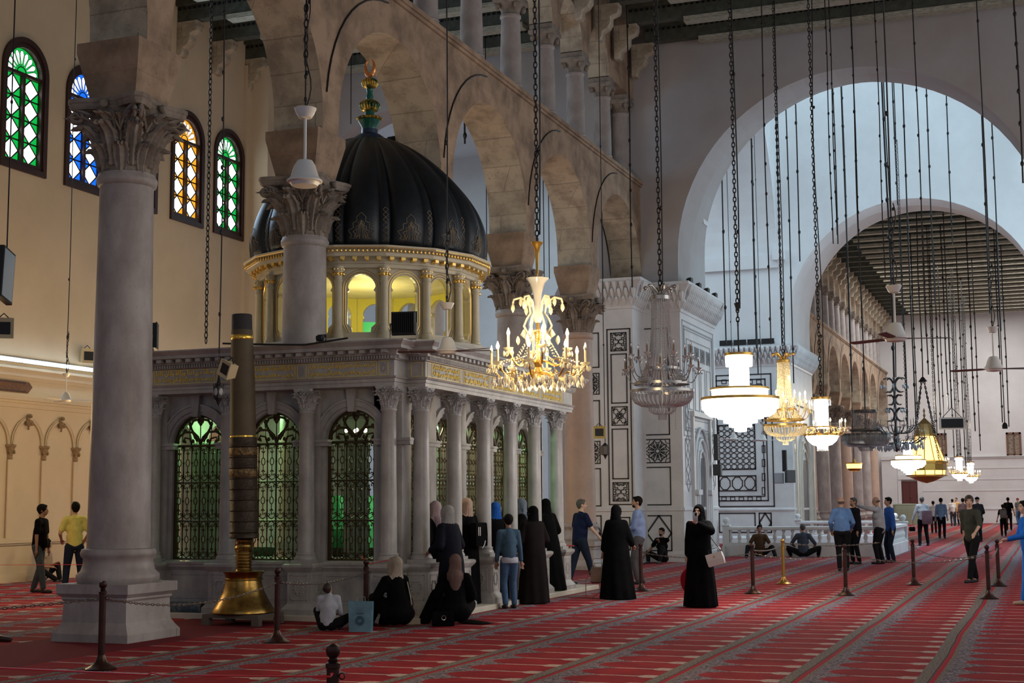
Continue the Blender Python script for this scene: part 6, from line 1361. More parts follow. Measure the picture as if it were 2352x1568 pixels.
        b.caps(pel + V(0, 0, .06 + zl), chest, .138 * ST * s, .140 * ST * s, 16); b.caps(chest, sh - V(0, 0, .05), .138 * s, .115 * s, 16)
        b.sph(pel + V(.0, .0, .04 + zl), (.165 * ST * s, .125 * ST * s, .10 * s), 16, 10); b.sph(chest, (.175 * ST * s, .122 * ST * s, .14 * s), 16, 10); b.sph((pel + chest) / 2, (.160 * ST * s, .125 * ST * s, .15 * s), 16, 10); b.sph(sh - V(0, 0, .06), (.18 * s, .105 * s, .08 * s), 14, 8)
        b.caps(shs[0], shs[1], .068 * s, .068 * s); b.caps(sh - V(0, 0, .02), sh + V(0, .0, .035), .075 * s, .062 * s)
        for (a, e, w_) in arms:
            if top_sleeve == 'short': b.caps(a, a + (e - a) * .72, .068 * s, .062 * s)
            elif top_sleeve == 'half': b.caps(a, e, .066 * s, .055 * s); b.caps(e, e + (w_ - e) * .15, .055 * s, .05 * s)
            else: b.caps(a, e, .066 * s, .054 * s); b.caps(e, e + (w_ - e) * .93, .054 * s, .040 * s)
        b.build('shirt', top, t, remesh=.0125)
        b = MB(); b.sph(pel + V(0, -.01, 0), (.160 * ST * s, .122 * ST * s, .11 * s), 16, 10)
        for (hp, k, an) in legs: b.caps(hp, k, .098 * ST * s, .070 * s, 14); b.caps(k, an + V(0, -.005, .015), .070 * s, .056 * s, 14)
        b.build('trousers', bottoms, t, remesh=.0125)
    if not (robe is not None and seat is not None):
        for i, (hp, k, an) in enumerate(legs):
            b = MB(); f = V(0, .14, 0); z_ = an.z - .045 * s
            b.caps(Vector((an.x, an.y - .03 * s, z_)), Vector((an.x, an.y + .15 * s, z_ - .012 * s)), .040 * s, .034 * s, 12); b.caps(an, Vector((an.x, an.y - .01 * s, z_)), .042 * s, .042 * s, 10); b.build('shoe', shoes, t)
    t['_s'] = s
    P_ = dict(t=t, s=s, arms=arms, pel=pel, sh=sh, chest=chest, HP=HP, legs=legs); del t['_s']
    return P_
def bag(label, P_, loc, size, m_, rz=0, strap=None, flap=None, rx=0, handles=True):
    t = P_['t']; wl = (Matrix.Rotation(t.rotation_euler.z, 4, 'Z') @ Vector(loc)) + t.location
    o = thing('handbag' if size[2] < .35 else 'bag', label, 'bag', tuple(wl), t.rotation_euler.z + rz); o.rotation_euler = (rx, 0, t.rotation_euler.z + rz)
    w_, d, h = size; b = MB(); b.poly_prism([(-w_ / 2, -d / 2), (w_ / 2, -d / 2), (w_ / 2, d / 2), (-w_ / 2, d / 2)], [(-.01, -h / 2), (0, -h / 2 + .015), (.004, 0), (-.004, h / 2 - .02), (-.015, h / 2)]); b.build('case', m_, o, ang=40)
    if handles: b = MB(); b.tube([(-w_ * .3, 0, h / 2 - .01), (-w_ * .28, 0, h / 2 + .07), (w_ * .28, 0, h / 2 + .07), (w_ * .3, 0, h / 2 - .01)], .006, 6); b.build('handle', flap or m_, o)
    return o
JEAN = cloth('dark_blue_jeans', (.015, .022, .045)); JEANL = cloth('faded_jeans', (.07, .13, .24)); GREYT = cloth('grey_trousers', (.09, .085, .095)); BLKT = cloth('black_trousers', (.010, .010, .012)); SLATE = cloth('slate_jeans', (.06, .075, .09))
MF_ = onZ
P1 = person('man in black t-shirt and grey jeans standing near the left wall', 86, 1361, -75, 1.73, top=BLK, bottoms=SLATE, hands=((-.20, .12, .86), (.20, .04, .80)), feet=((-.09, -.12), (.09, .16)), head=(10, 0), lean=5, hair='full', skin=SKIND)
bag('small black pouch at the belt of the man in black t-shirt', P1, (.02, .17, .98), (.16, .08, .18), BLK, handles=False)
P2 = person('man in yellow polo shirt and dark jeans seen from behind', 168, 1363, 44, 1.78, top=cloth('yellow_polo', (.66, .58, .17)), bottoms=JEAN, hands=((-.22, .20, 1.02), (.22, .22, 1.02)), feet=((-.16, -.02), (.17, .04)), head=(5, -14), lean=2)
person('seated man in pale shirt leaning on the left wall', at=(-21.75, 27.15), face=-80, H=1.70, seat=.13, lean=10, top=cloth('pale_pink_shirt', (.42, .33, .26)), top_sleeve='half', bottoms=BLKT, feet=((-.10, .38, .06), (.30, .50, .05)), knees=((-.6, .3, .8), (.7, .2, .5)), hands=((-.08, .30, .42), (.16, .26, .34)), skin=SKIN)
PB = person('child in white shirt sitting on the carpet with bowed head', 752, 1448, 20, 1.25, seat=.12, lean=20, top=cloth('white_shirt', (.48, .50, .58)), top_sleeve='half', bottoms=BLKT, feet=((.02, .34, .06), (.20, .30, .06)), knees=((-.4, .4, .6), (.9, .3, .4)), hands=((-.10, .42, .28), (.12, .42, .28)), head=(-15, -45), kids=True, hairm=mat('brown_black_hair', (.03, .015, .012), .6))
BEI = cloth('beige_scarf', (.33, .29, .24)); MAUV = cloth('mauve_brown_scarf', (.17, .11, .10)); LIL = cloth('lilac_pink_scarf', (.46, .35, .37)); GRYS = cloth('silver_grey_scarf', (.36, .36, .35)); PEACH = cloth('peach_scarf', (.52, .36, .28)); BLUES = cloth('bright_blue_scarf', (.02, .11, .46)); BGS = cloth('blue_grey_scarf', (.14, .17, .21)); NAVY_ = cloth('navy_black_coat', (.010, .011, .020))
PW = person('woman in beige headscarf and black coat with white stripes, seated by the blue bag', 915, 1441, 62, 1.66, seat=.18, lean=12, robe=BLK, scarf=BEI, feet=((-.14, .55, .06), (.12, .50, .05)), knees=((-.2, .3, 1), (.2, .3, 1)), hands=((-.14, .45, .42), (.16, .35, .30)), head=(30, -8))
b = MB(); b.tube([(-.17, .06, .62), (-.20, .12, .50), (-.235, .26, .40), (-.22, .40, .36)], .006, 5); b.tube([(.17, .02, .62), (.20, .0, .45), (.25, .02, .30)], .006, 5); b.build('white_piping', WHITEP, PW['t'])
bag('dark red shoulder bag of the woman in beige headscarf', PW, (.22, .16, .30), (.28, .09, .18), cloth('maroon_leather', (.05, .02, .022)), .2)
PW2 = person('woman in mauve brown headscarf and black dress seated on the carpet', 1046, 1434, 25, 1.66, seat=.18, lean=6, robe=BLK, scarf=MAUV, cape=.08, feet=((-.45, .25, .05), (-.10, .50, .05)), knees=((-.4, .5, .3), (.4, .6, .3)), hands=((-.2, .3, .34), (.18, .3, .34)), head=(10, 0))
b = bag('black handbag with ring clasp in front of the woman in mauve scarf', PW2, (-.18, -.24, .10), (.30, .12, .20), BLK, .1)
rg = MB(); rg.tube([(.03 * cos(a), -.066, .02 + .03 * sin(a)) for a in [2 * pi * i / 12 for i in range(12)]], .006, 5, closed=True); rg.build('ring_clasp', SILV, b)
tag(MB().add([(-8.0, 19.0, .012), (-7.6, 18.9, .012), (-7.45, 19.1, .012), (-7.9, 19.3, .012), (-7.95, 19.05, .05), (-7.7, 19.0, .04), (-7.6, 19.1, .03), (-7.88, 19.2, .05)], [(0, 3, 2, 1), (4, 5, 6, 7), (0, 1, 5, 4), (1, 2, 6, 5), (2, 3, 7, 6), (3, 0, 4, 7)]).build('fabric_fold', BLK), 'black cloth hem trailing on the carpet by the woman in mauve scarf', 'cloth')
person('woman in lilac pink headscarf, leftmost at the shrine side', at=atX(1004, -8.86), face=70, H=1.64, z0=.08, stout=.85, robe=BLK, scarf=LIL, cape=.22, hands=((-.15, .2, 1.0), (.15, .22, 1.0)), lean=4)
person('woman in silver grey headscarf and long navy black coat at the shrine', at=atX(1038, -8.26), face=75, H=1.66, robe=NAVY_, scarf=GRYS, hands=((-.2, .25, 1.05), (.2, .2, .95)), lean=8, stout=1.0)
P9 = person('woman in peach headscarf and black vest with backpack at the shrine', at=atX(1078, -8.90), face=72, z0=.08, H=1.69, robe=BLK, scarf=PEACH, hands=((-.2, .3, 1.05), (.2, .3, 1.05)), lean=6, stout=.85)
o = bag('black backpack with white stripes on the woman in peach scarf', P9, (0, -.20, 1.12), (.28, .14, .38), BLK, handles=False); b = MB(); b.box(-.09, -.075, -.075, -.07, -.02, .12); b.box(-.05, -.035, -.075, -.07, -.02, .12); b.tube([(.08, -.075, -.1), (.05, -.08, -.17), (.0, -.078, -.22)], .007, 5); b.build('white_stripes', WHITEP, o)
person('person in bright blue headscarf mostly hidden behind the boy in denim', at=atX(1143, -8.88), face=60, z0=.08, H=1.62, stout=.85, robe=BLK, scarf=BLUES, hands=((-.2, .25, 1.05), (.2, .25, 1.05)), lean=6)
P11 = person('boy in blue denim jacket and jeans facing the shrine', at=atX(1170, -8.30), face=38, H=1.50, top=cloth('denim_jacket', (.06, .11, .17)), top_sleeve='long', bottoms=JEANL, hair='full', hands=((-.22, .10, .86), (.25, .02, .80)), feet=((-.08, 0), (.10, .03)), skin=SKIND, stout=.95)
b = MB(); b.lathe([(.155, .84), (.165, .86), (.16, .92), (.15, .94)], 20); o = b.build('white_shirt_tail', MATS['white_shirt'], P11['t']); o.scale = (.92, .72, .92); o.location = (0, 0, -.04)
P12 = person('woman in blue grey headscarf and black dress holding a phone by the shrine', at=atX(1203, -8.78), face=115, z0=.08, stout=.85, H=1.68, robe=BLK, scarf=BGS, cape=.1, hands=((-.1, .38, 1.12), (.16, .36, 1.12)), lean=4, skin=SKINL)
P13 = person('woman in full black abaya facing away, front of the group by the shrine', 1228, 1386, 50, 1.63, robe=cloth('warm_black_abaya', (.010, .007, .007)), scarf=BLK, hands=((-.2, .25, 1.0), (.2, .22, 1.0)), lean=5, head=(10, -6), stout=1.05)
person('woman in black abaya leaning toward the shrine, rightmost of the group', at=atX(1266, -8.78), face=62, z0=.08, H=1.69, robe=BLK, scarf=BLK, hands=((-.2, .3, 1.05), (.2, .3, 1.0)), lean=14, feet=((-.08, -.12), (.08, -.08)), stout=.85)
P15 = person('man in navy polo and dark jeans walking past the shrine corner', 1333, 1343, -38, 1.75, top=cloth('navy_polo', (.010, .014, .050)), bottoms=JEAN, hands=((-.24, -.02, .86), (.27, .30, .96)), feet=((-.09, -.20), (.09, .28)), lean=4, hair='short', hairm=HAIRG, skin=SKINL, stout=1.15, head=(-20, 0))
P16 = person('woman in black abaya seen from behind carrying a beige handbag', 1418, 1376, -12, 1.63, robe=BLK, scarf=BLK, hands=((-.36, .08, .72), (.2, .25, 1.0)), lean=1, stout=1.18)
o = bag('beige handbag with long loose strap held by the woman in black', P16, (-.44, .10, .42), (.24, .13, .26), cloth('beige_leather', (.46, .36, .27)), .3, handles=True)
b = MB(); b.tube([(-.10, 0, .13), (-.09, 0, .28), (.06, 0, .28), (.08, 0, .13)], .006, 6); b.tube([(-.12, 0, .1), (-.22, 0, -.1), (-.23, 0, -.36), (-.10, 0, -.40), (.05, 0, -.30), (.12, 0, -.06)], .008, 6); b.build('shoulder_strap', MATS['beige_leather'], o)
P17 = person('man in light blue shirt and grey trousers facing left', 1468, 1341, 98, 1.80, top=cloth('light_blue_shirt', (.24, .33, .58)), top_sleeve='long', bottoms=GREYT, hands=((-.10, .28, 1.05), (.16, .20, 1.02)), feet=((-.10, .02), (.10, -.04)), head=(12, 0), lean=0, skin=SKIN, beard=HAIRB, stout=1.08)
person('man in black sitting against the near pier and resting chin on hand', at=(-10.25, 39.15), face=165, H=1.72, seat=.14, lean=2, top=BLK, bottoms=BLKT, feet=((-.16, .42, .08), (.28, .30, .06)), knees=((-.1, .3, 1), (.9, .3, .3)), hands=((.02, .16, .62), (.45, .12, .25)), skin=SKIND, beard=HAIRB)
P19 = person('woman in black abaya photographing with phone, white handbag at her side', 1610, 1394, 172, 1.63, robe=BLK, scarf=BLK, hands=((-.10, .32, 1.42), (.20, .05, .85)), elbows=((-.9, .1, -.6), (.5, -1, 0)), lean=0, skin=SKINL, stout=1.02, feet=((-.1, 0), (.1, 0)))
def inworld(P_, loc): return (Matrix.Rotation(P_['t'].rotation_euler.z, 4, 'Z') @ Vector(loc)) + P_['t'].location
# forearm bare below the raised sleeve, phone in the hand
w_ = P19['arms'][0][2]; q = inworld(P19, (w_.x + .02, w_.y + .05, w_.z + .105)); t = thing('phone', 'pale silver phone held up by the woman in black abaya', 'phone', tuple(q), P19['t'].rotation_euler.z); b = MB(); b.poly_prism([(-.039, -.005), (.039, -.005), (.039, .005), (-.039, .005)], [(-.002, -.08), (0, -.076), (0, .076), (-.002, .08)]); b.build('case', mat('silver_phone', (.55, .53, .55), .25, .3), t)
b = MB(); b.cbox((-.012, .007, .045), (.034, .004, .05)); b.build('camera_block', BLACKM, t, smooth=False); b = MB(); b.box(-.036, .036, -.0065, -.005, -.074, .074); b.build('screen', BLACKM, t, smooth=False)
o = bag('white flap handbag hanging at the hip of the woman with the phone', P19, (-.33, .16, .78), (.27, .10, .20), mat('white_leather', (.66, .65, .63), .35), .15, flap=BLACKM); o.rotation_euler = (0, radians(16), o.rotation_euler.z)
b = MB(); b.extr([(-.135, .10), (-.135, .02), (-.11, -.01), (.11, -.01), (.135, .02), (.135, .10)], .052, .06, lambda u, v, d: (u, d, v)); b.build('flap', mat('white_leather_flap', (.72, .71, .69), .35), o, smooth=False); b = MB(); b.add([(-.02, .063, .03), (.02, .063, .03), (0, .063, .065)], [(0, 1, 2)]); b.box(-.003, .003, .06, .066, .02, .06); b.build('clasp', DGOLD, o, smooth=False)
b = MB(); b.tube([(-.12, 0, .10), (.02, -.10, .42), (.16, -.12, .72)], .006, 5); b.build('shoulder_strap', BLACKM, o)
q = onZ(1567, 1340, .28); t = thing('bag', 'red plastic bag carried low, left of the woman with the phone', 'bag', (-5.62, 23.1, .42), radians(10)); b = MB(); b.sph((0, 0, .0), (.13, .07, .20), 14, 10); b.caps((.02, 0, .15), (.10, 0, .26), .07, .03); b.build('pouch', cloth('red_plastic', (.38, .012, .03)), t, remesh=.012); b = MB(); b.tube([(.08, 0, .24), (.13, 0, .34), (.16, 0, .26)], .01, 5); b.build('handle', MATS['red_plastic'], t)
person('seated man in brown top and dark trousers before the balustrade', at=(-8.35, 43.6), face=190, H=1.72, seat=.14, lean=4, top=cloth('dull_brown_top', (.09, .055, .03)), bottoms=BLKT, feet=((-.45, .5, .06), (.4, .5, .06)), knees=((-.6, .3, .6), (.6, .3, .6)), hands=((-.25, .3, .35), (.25, .3, .35)), skin=SKIND)
person('seated man in slate blue top at the balustrade, right of the one in brown', at=(-7.05, 43.65), face=5, H=1.78, seat=.14, lean=4, top=cloth('slate_blue_top', (.06, .075, .11)), bottoms=BLKT, feet=((-.4, .4, .06), (.4, .4, .06)), knees=((-.9, .2, .4), (.9, .2, .4)), hands=((-.3, .3, .35), (.3, .3, .35)), skin=SKIN, hairm=HAIRG, top_sleeve='long')
P22 = person('bald man in bright blue shirt and black trousers with back turned', 1937, 1311, 8, 1.77, top=cloth('sky_blue_shirt', (.13, .25, .52)), top_sleeve='long', bottoms=BLKT, hair='bald', hairm=HAIRG, hands=((-.24, .14, .95), (.22, .22, 1.0)), stout=1.25, skin=SKIN, feet=((-.08, 0), (.09, .02)), untucked=False)
person('bearded man in dark jacket facing the bald man', 1969, 1295, 130, 1.76, top=cloth('dark_jacket', (.012, .012, .017)), top_sleeve='long', bottoms=BLKT, hands=((-.22, .1, .86), (.24, .1, .82)), stout=1.1, skin=SKIN, hairm=HAIRG, beard=HAIRG)
P24 = person('man in long white shirt holding up a phone to film', 2023, 1295, 75, 1.78, top=cloth('long_white_shirt', (.42, .42, .46)), top_sleeve='long', bottoms=BLKT, hands=((-.16, .50, 1.50), (.22, .10, .88)), head=(5, 8), stout=1.15, hair='bald', hairm=HAIRG, skin=SKIN, shoes=SHOE, feet=((-.08, .04), (.08, -.02)))
w_ = P24['arms'][0][2]; q = inworld(P24, (w_.x, w_.y + .06, w_.z + .06)); t = thing('phone', 'small phone held up by the man in long white shirt', 'phone', tuple(q), P24['t'].rotation_euler.z); b = MB(); b.cbox((0, 0, 0), (.075, .01, .15)); b.build('case', WHITEP, t, smooth=False); b = MB(); b.box(-.033, .033, -.007, -.005, -.068, .068); b.build('screen', BLACKM, t, smooth=False)
person('person in bright blue top hidden behind the filming man', at=(-4.15, 40.6), face=120, H=1.76, top=cloth('royal_blue_top', (.04, .12, .42)), bottoms=JEAN, top_sleeve='long', skin=SKIN)
P25 = person('man in white shirt with crossbody bag walking away far down the nave', 2122, 1253, 15, 1.80, top=cloth('far_white_shirt', (.40, .42, .47)), top_sleeve='long', bottoms=BLKT, hands=((-.38, .02, .85), (.25, .1, .85)), feet=((-.14, -.05), (.16, .06)), skin=SKIN, hairm=HAIRG, stout=1.1)
bag('mauve backpack on the shoulder of the man in white shirt far down the nave', P25, (.12, -.22, 1.05), (.34, .18, .50), cloth('mauve_bag', (.16, .09, .11)), handles=False); bag('black camera case swinging from the hand of the man in white shirt', P25, (-.40, .02, .62), (.2, .15, .16), BLK)
person('short person in white shirt just behind the man with the mauve backpack', 2146, 1224, 10, 1.62, top=MATS['far_white_shirt'], bottoms=BLKT, skin=SKIN)
person('man in pale blue shirt and black trousers walking away', 2164, 1236, -5, 1.76, top=cloth('pale_blue_shirt', (.20, .30, .46)), top_sleeve='long', bottoms=BLKT, hands=((-.26, .08, .85), (.26, -.06, .85)), feet=((-.1, 0), (.1, .05)), skin=SKIN, stout=1.1)
person('man in white t-shirt standing near the end wall', 2190, 1207.5, 20, 1.72, top=cloth('bright_white_tee', (.62, .62, .62)), bottoms=SLATE, skin=SKIN, stout=1.1)
person('person in yellow and pink top near the end wall', 2199, 1206.5, 160, 1.80, top=cloth('yellow_pink_top', (.60, .38, .16)), bottoms=JEAN, skin=SKIN, head=(0, -10))
person('man in mauve grey shirt just left of the walking young man', 2214, 1226, -10, 1.75, top=cloth('mauve_grey_shirt', (.17, .12, .15)), bottoms=BLKT, top_sleeve='half', skin=SKIN)
P31 = person('young man in dark green shirt striding left to right in black trousers', 2237, 1340, 150, 1.76, top=cloth('dark_green_shirt', (.055, .060, .050)), top_sleeve='half', bottoms=BLKT, hands=((-.30, .34, 1.02), (.20, -.05, .82)), feet=((-.09, .28), (.09, -.22)), lean=3, hair='full', hairm=mat('dark_brown_hair', (.03, .016, .012), .6), skin=SKINL, head=(35, 0), stout=.95)
person('man in dark clothes and cap right behind the striding young man', 2250, 1244, 30, 1.78, top=cloth('charcoal_shirt', (.022, .017, .018)), top_sleeve='half', bottoms=BLKT, hair='cap', hairm=BLK, hands=((-.24, .1, .85), (.2, .25, 1.0)), stout=1.15, skin=SKIN)
P33 = person('short person with pale backpack walking away, nearer of a pair at right', 2306, 1231, 5, 1.45, top=cloth('dark_grey_tee', (.025, .025, .028)), bottoms=BLKT, hands=((-.34, .05, .8), (.22, .05, .8)), skin=SKIN)
bag('pale grey backpack on the short person at the right', P33, (0, -.19, 1.02), (.28, .14, .36), cloth('pale_grey_bag', (.22, .22, .20)), handles=False)
person('tall man in black t-shirt walking away, farther of a pair at right', 2318, 1217.5, -5, 1.78, top=BLK, bottoms=BLKT, hands=((-.26, .05, .85), (.30, .1, .82)), skin=SKIN, stout=1.1)
person('person with red cap and grey top by the end wall at far right', 2341, 1204.5, 40, 1.75, top=cloth('grey_olive_top', (.12, .12, .11)), bottoms=JEANL, hair='cap', hairm=cloth('red_cap', (.20, .02, .03)), skin=SKIN)
P36 = person('person in bright blue trousers with phone, cut off by the right edge', at=(onZ(2372, 1388).x, onZ(2372, 1388).y), face=110, H=1.66, top=cloth('cobalt_top', (.02, .16, .62)), top_sleeve='long', bottoms=cloth('cobalt_trousers', (.02, .20, .70)), hands=((-.12, .40, 1.10), (.12, .34, 1.08)), skin=SKINL, shoes=mat('beige_sock', (.42, .32, .22), .7), feet=((-.1, .18), (.1, -.05)))
# ================================================================ THINGS ON THE FLOOR
COP = mat('copper_post', (.065, .026, .020), .38, .6, col2=(.035, .014, .012), nscale=8); BRP = mat('brass_post', (.55, .33, .08), .3, .9)
def post_mesh(m_):
    b = MB(); b.lathe([(.16, 0), (.165, .012), (.15, .022), (.12, .035), (.085, .06), (.055, .10), (.045, .13), (.038, .15)], 28); q = b.build('base', m_); b = MB(); b.lathe([(.036, .14), (.036, .78), (.042, .785), (.042, .81), (.034, .815)], 20); p = b.build('pole', m_)
    b = MB(); b.lathe([(.024, .81), (.030, .83), (.022, .84), (.036, .855), (.042, .88), (.036, .905), (.015, .918), (0, .92)], 20); k = b.build('knob', m_); b = MB(); b.tube([(.04 + .018 * (1 - cos(a)), 0, .74 + .018 * sin(a)) for a in [2 * pi * i / 8 for i in range(8)]], .004, 5, closed=True); h = b.build('ring', m_); return [q, p, k, h]
PM = post_mesh(COP); PG = post_mesh(BRP)
def post(label, x, y, parts=PM, h=1.0):
    t = thing('barrier_post', label, 'barrier post', (x, y, 0))
    for p in parts: c = p.copy(); COL.objects.link(c); c.parent = t; c.scale = (1, 1, h)
    return t
PP = {'a': (-9.41, 12.72), 'b': (-9.10, 15.83), 'c': (-7.45, 26.81), 'd': (-5.23, 26.53), 'e': (-5.22, 29.71), 'f': (-3.53, 26.43), 'g': (-2.65, 29.97), 'h': (-1.07, 26.07), 'i': (-1.03, 29.87)}
q = onX(765, 1477, -4.9); zk = q
_p = onZ(765, 1477, .92); PP['j'] = (_p.x, _p.y)
_p = onY(841, 1283, 18.45); PP['k'] = (_p.x, _p.y); _p = onZ(1378, 1220, .92); PP['l'] = (_p.x, _p.y)
post('dark barrier post with ball top standing before the foreground column', *PP['a']); post('brown barrier post without chain slack beside the brass candle base', *PP['b']); post('brown barrier post in front of the man in light blue shirt', *PP['c'])
post('copper barrier post right of the woman with white handbag', *PP['d']); post('shiny golden barrier post, the only bright brass one', *PP['e'], PG); post('dark barrier post before the bald man in blue', *PP['f']); post('brown barrier post standing alone mid carpet before the far walkers', *PP['g'])
post('barrier post right of the walking young man, nearer of two', *PP['h']); post('barrier post right of the walking young man, farther of two', *PP['i']); post('nearest wooden barrier post whose ball top pokes up at bottom edge', *PP['j']); post('dark barrier post behind the blue shopping bag', *PP['k']); post('slim dark post behind the woman in black carrying a beige bag', *PP['l'])
for p in PM + PG: bpy.data.objects.remove(p)
SILCH = mat('steel_chain', (.32, .30, .28), .35, .9)
def swag(label, a, b_, sag=.16, z=.74, m_=SILCH, z2=None, name='barrier_chain'):
    A = Vector((*a, z)); B = Vector((*b_, z2 or z)); n = max(10, int((B - A).length / .045)); mb = MB(); pts = [A + (B - A) * (i / n) - Vector((0, 0, sag * 4 * (i / n) * (1 - i / n))) for i in range(n + 1)]
    for i in range(n):
        p, q_ = pts[i], pts[i + 1]; d = (q_ - p).normalized(); c = (p + q_) / 2; u = Vector((0, 0, 1)) if i % 2 else d.cross(Vector((0, 0, 1))).normalized()
        mb.tube([c + d * .032 * cos(t) + u * .012 * sin(t) for t in [2 * pi * k / 6 for k in range(6)]], .0048, 4, closed=True)
    return tag(mb.build(name, m_), label, 'chain')
swag('barrier chain sagging from left edge to the post before the column', (-12.2, 10.5), PP['a'], .10); swag('barrier chain from the column post across the plinth to the candle post', PP['a'], PP['b'], .16); swag('barrier chain from candle post to the post by the shrine corner', PP['b'], PP['k'], .08)
swag('barrier chain passing behind the woman with the white handbag', PP['c'], PP['d'], .10); swag('barrier chain between copper post and dark post by the bald man', PP['d'], PP['f'], .10); swag('barrier chain from the golden post toward the standing men', PP['e'], (-3.3, 30), .06, .84); swag('barrier chain between copper post and golden post', PP['d'], PP['e'], .06, .8); swag('barrier chain right of the dark post toward the walking young man', PP['f'], PP['h'], .14); swag('barrier chain between the two right hand posts', PP['h'], PP['i'], .10); swag('thin barrier chain between mid carpet post and far right post', PP['g'], PP['i'], .2)
RED = mat('red_ribbon', (.65, .006, .02), .5)
def ribbon(label, pts, r=.012):
    mb = MB(); mb.tube(pts, r, 6, flat=.45); return tag(mb.build('ribbon', RED), label, 'ribbon')
A = onZ(-30, 1532, .78); B = onZ(340, 1545, .76); C_ = onZ(760, 1562, .74)
ribbon('red ribbon stretched low across the bottom left foreground', [(A.x, A.y, .78), (B.x, B.y, .75), (B.x + .02, B.y + .01, .76), (B.x + .1, B.y, .75), (C_.x, C_.y, .76), (PP['j'][0] + .02, PP['j'][1] - .05, .76)])
ribbon('red ribbon tied around the corner shrine pedestal', [(-9.45, 18.84, .95), (-9.3, 18.82, .84), (-9.2, 18.86, .86), (-9.0, 18.88, .90), (-8.9, 18.95, .93)])
ribbon('red cord crossing before the seated man at left wall', [tuple(onY(0, 1297, 22.5)), tuple(onY(195, 1296, 22.5))], .01); ribbon('short red cord at the last shrine pedestal', [tuple(onY(1280, 1252, 26.5)), tuple(onY(1318, 1253, 26.5))], .025)
# ---- giant candle in brass holder
t = thing('giant_candle', 'huge leaning candle with gilt bands standing in brass holder before the shrine', 'candle', (onY(560, 1300, 18.16).x, 18.16, 0))
t.scale = (1.2, 1.2, 1)
ys_ = 18.16
def zc(y): return onY(560, y, ys_).z
b = MB(); b.lathe([(.36, .155), (.375, .17), (.37, .20), (.35, .24), (.30, .34), (.25, .46), (.225, .56), (.215, .62), (.235, .63), (.235, .645), (.215, .66), (.225, .70), (.245, .735), (.25, .75), (.10, .76), (.09, .78)], 48); b.build('bell_base', BRASS, t)
b = MB(); b.box(-.38, .38, -.30, .30, .10, .155)
for sx in (-1, 1):
    for sy_ in (-1, 1): b.box(sx * .34 - .05, sx * .34 + .05, sy_ * .26 - .04, sy_ * .26 + .04, 0, .10)
b.build('stand', mat('grey_wood_stand', (.14, .12, .10), .8), t, smooth=False)
pr_ = []; z = .77
for k in range(6): pr_ += [(.085, z), (.098, z + .012), (.098, z + .028), (.085, z + .04)]; z += .045
pr_ += [(.085, z), (.115, z + .02), (.118, z + .04), (.105, z + .06), (.10, z + .09), (.106, z + .11), (.095, z + .13), (.10, z + .16), (.085, z + .18)]
b = MB(); b.lathe(pr_, 36); b.build('knopped_stem', BRASS, t); z0 = z + .18
LEA = mat('embossed_brown_wax', (.032, .020, .012), .5, .25, col2=(.055, .035, .02), nscale=16, bump=.5, bscale=30); EMB = mat('gilt_embossed_band', (.24, .16, .06), .45, .5, col2=(.09, .055, .03), nscale=26, ncon=(.45, .52), bump=.6, bscale=40)
Mlean = Matrix.Translation((0, 0, z0)) @ Matrix.Rotation(radians(-1.3), 4, 'Y'); H1 = zc(1003) - z0
b = MB(); b.M = Mlean; pr_ = [(.16, 0), (.178, .01), (.178, .07), (.165, .08)]
n = 9
for k in range(n): za = .08 + (H1 - .08) * k / n; zb = .08 + (H1 - .08) * (k + 1) / n; pr_ += [(.166, za), (.174, za + .008), (.174, za + .02), (.168, za + .028), (.170, zb - .01)]
b.lathe(pr_, 40); b.build('embossed_sleeve', LEA, t, ang=60)
b = MB(); b.M = Mlean
for k in (5, 7): za = .08 + (H1 - .08) * k / n; b.lathe([(.171, za + .035), (.1735, za + .04), (.1735, za + (H1 - .08) / n - .02), (.171, za + (H1 - .08) / n - .012)], 40, cap=False)
b.build('gilt_bands', EMB, t); H2 = zc(722) - z0; H3 = zc(758) - z0
b = MB(); b.M = Mlean; b.lathe([(.158, H1), (.150, H1 + (H3 - H1) * .5), (.130, H3)], 40); b.build('wax_shaft', mat('brown_wax', (.115, .085, .045), .6, col2=(.09, .065, .035), nscale=4), t)
b = MB(); b.M = Mlean; b.lathe([(.128, H3), (.126, H3 + .005), (.124, H2 - .01), (.118, H2), (.05, H2 - .01)], 36); b.build('dark_top', mat('dark_wax_top', (.035, .033, .035), .7, bump=.4, bscale=12), t)
b = MB(); b.M = Mlean; za = zc(1010) - z0; b.lathe([(.161, za - .01), (.164, za - .005), (.164, za + .055), (.160, za + .06)], 40, cap=False); b.build('gold_band_lower', mat('bright_gold_band', (.85, .55, .10), .25, .9), t); b = MB(); b.M = Mlean; za = zc(779) - z0; b.lathe([(.134, za - .01), (.137, za - .005), (.136, za + .055), (.132, za + .06)], 40, cap=False); b.build('gold_band_upper', MATS['bright_gold_band'], t)
tag(MB().tube([(-11.5, 18.3, zc(783)), (-10.9, 18.6, zc(785)), (-10.3, 18.66, zc(789)), (-9.6, 18.68, 4.14)], .014, 6).build('support_rod', CHAIN), 'thin dark rod from the candle top to the shrine cornice', 'rod')
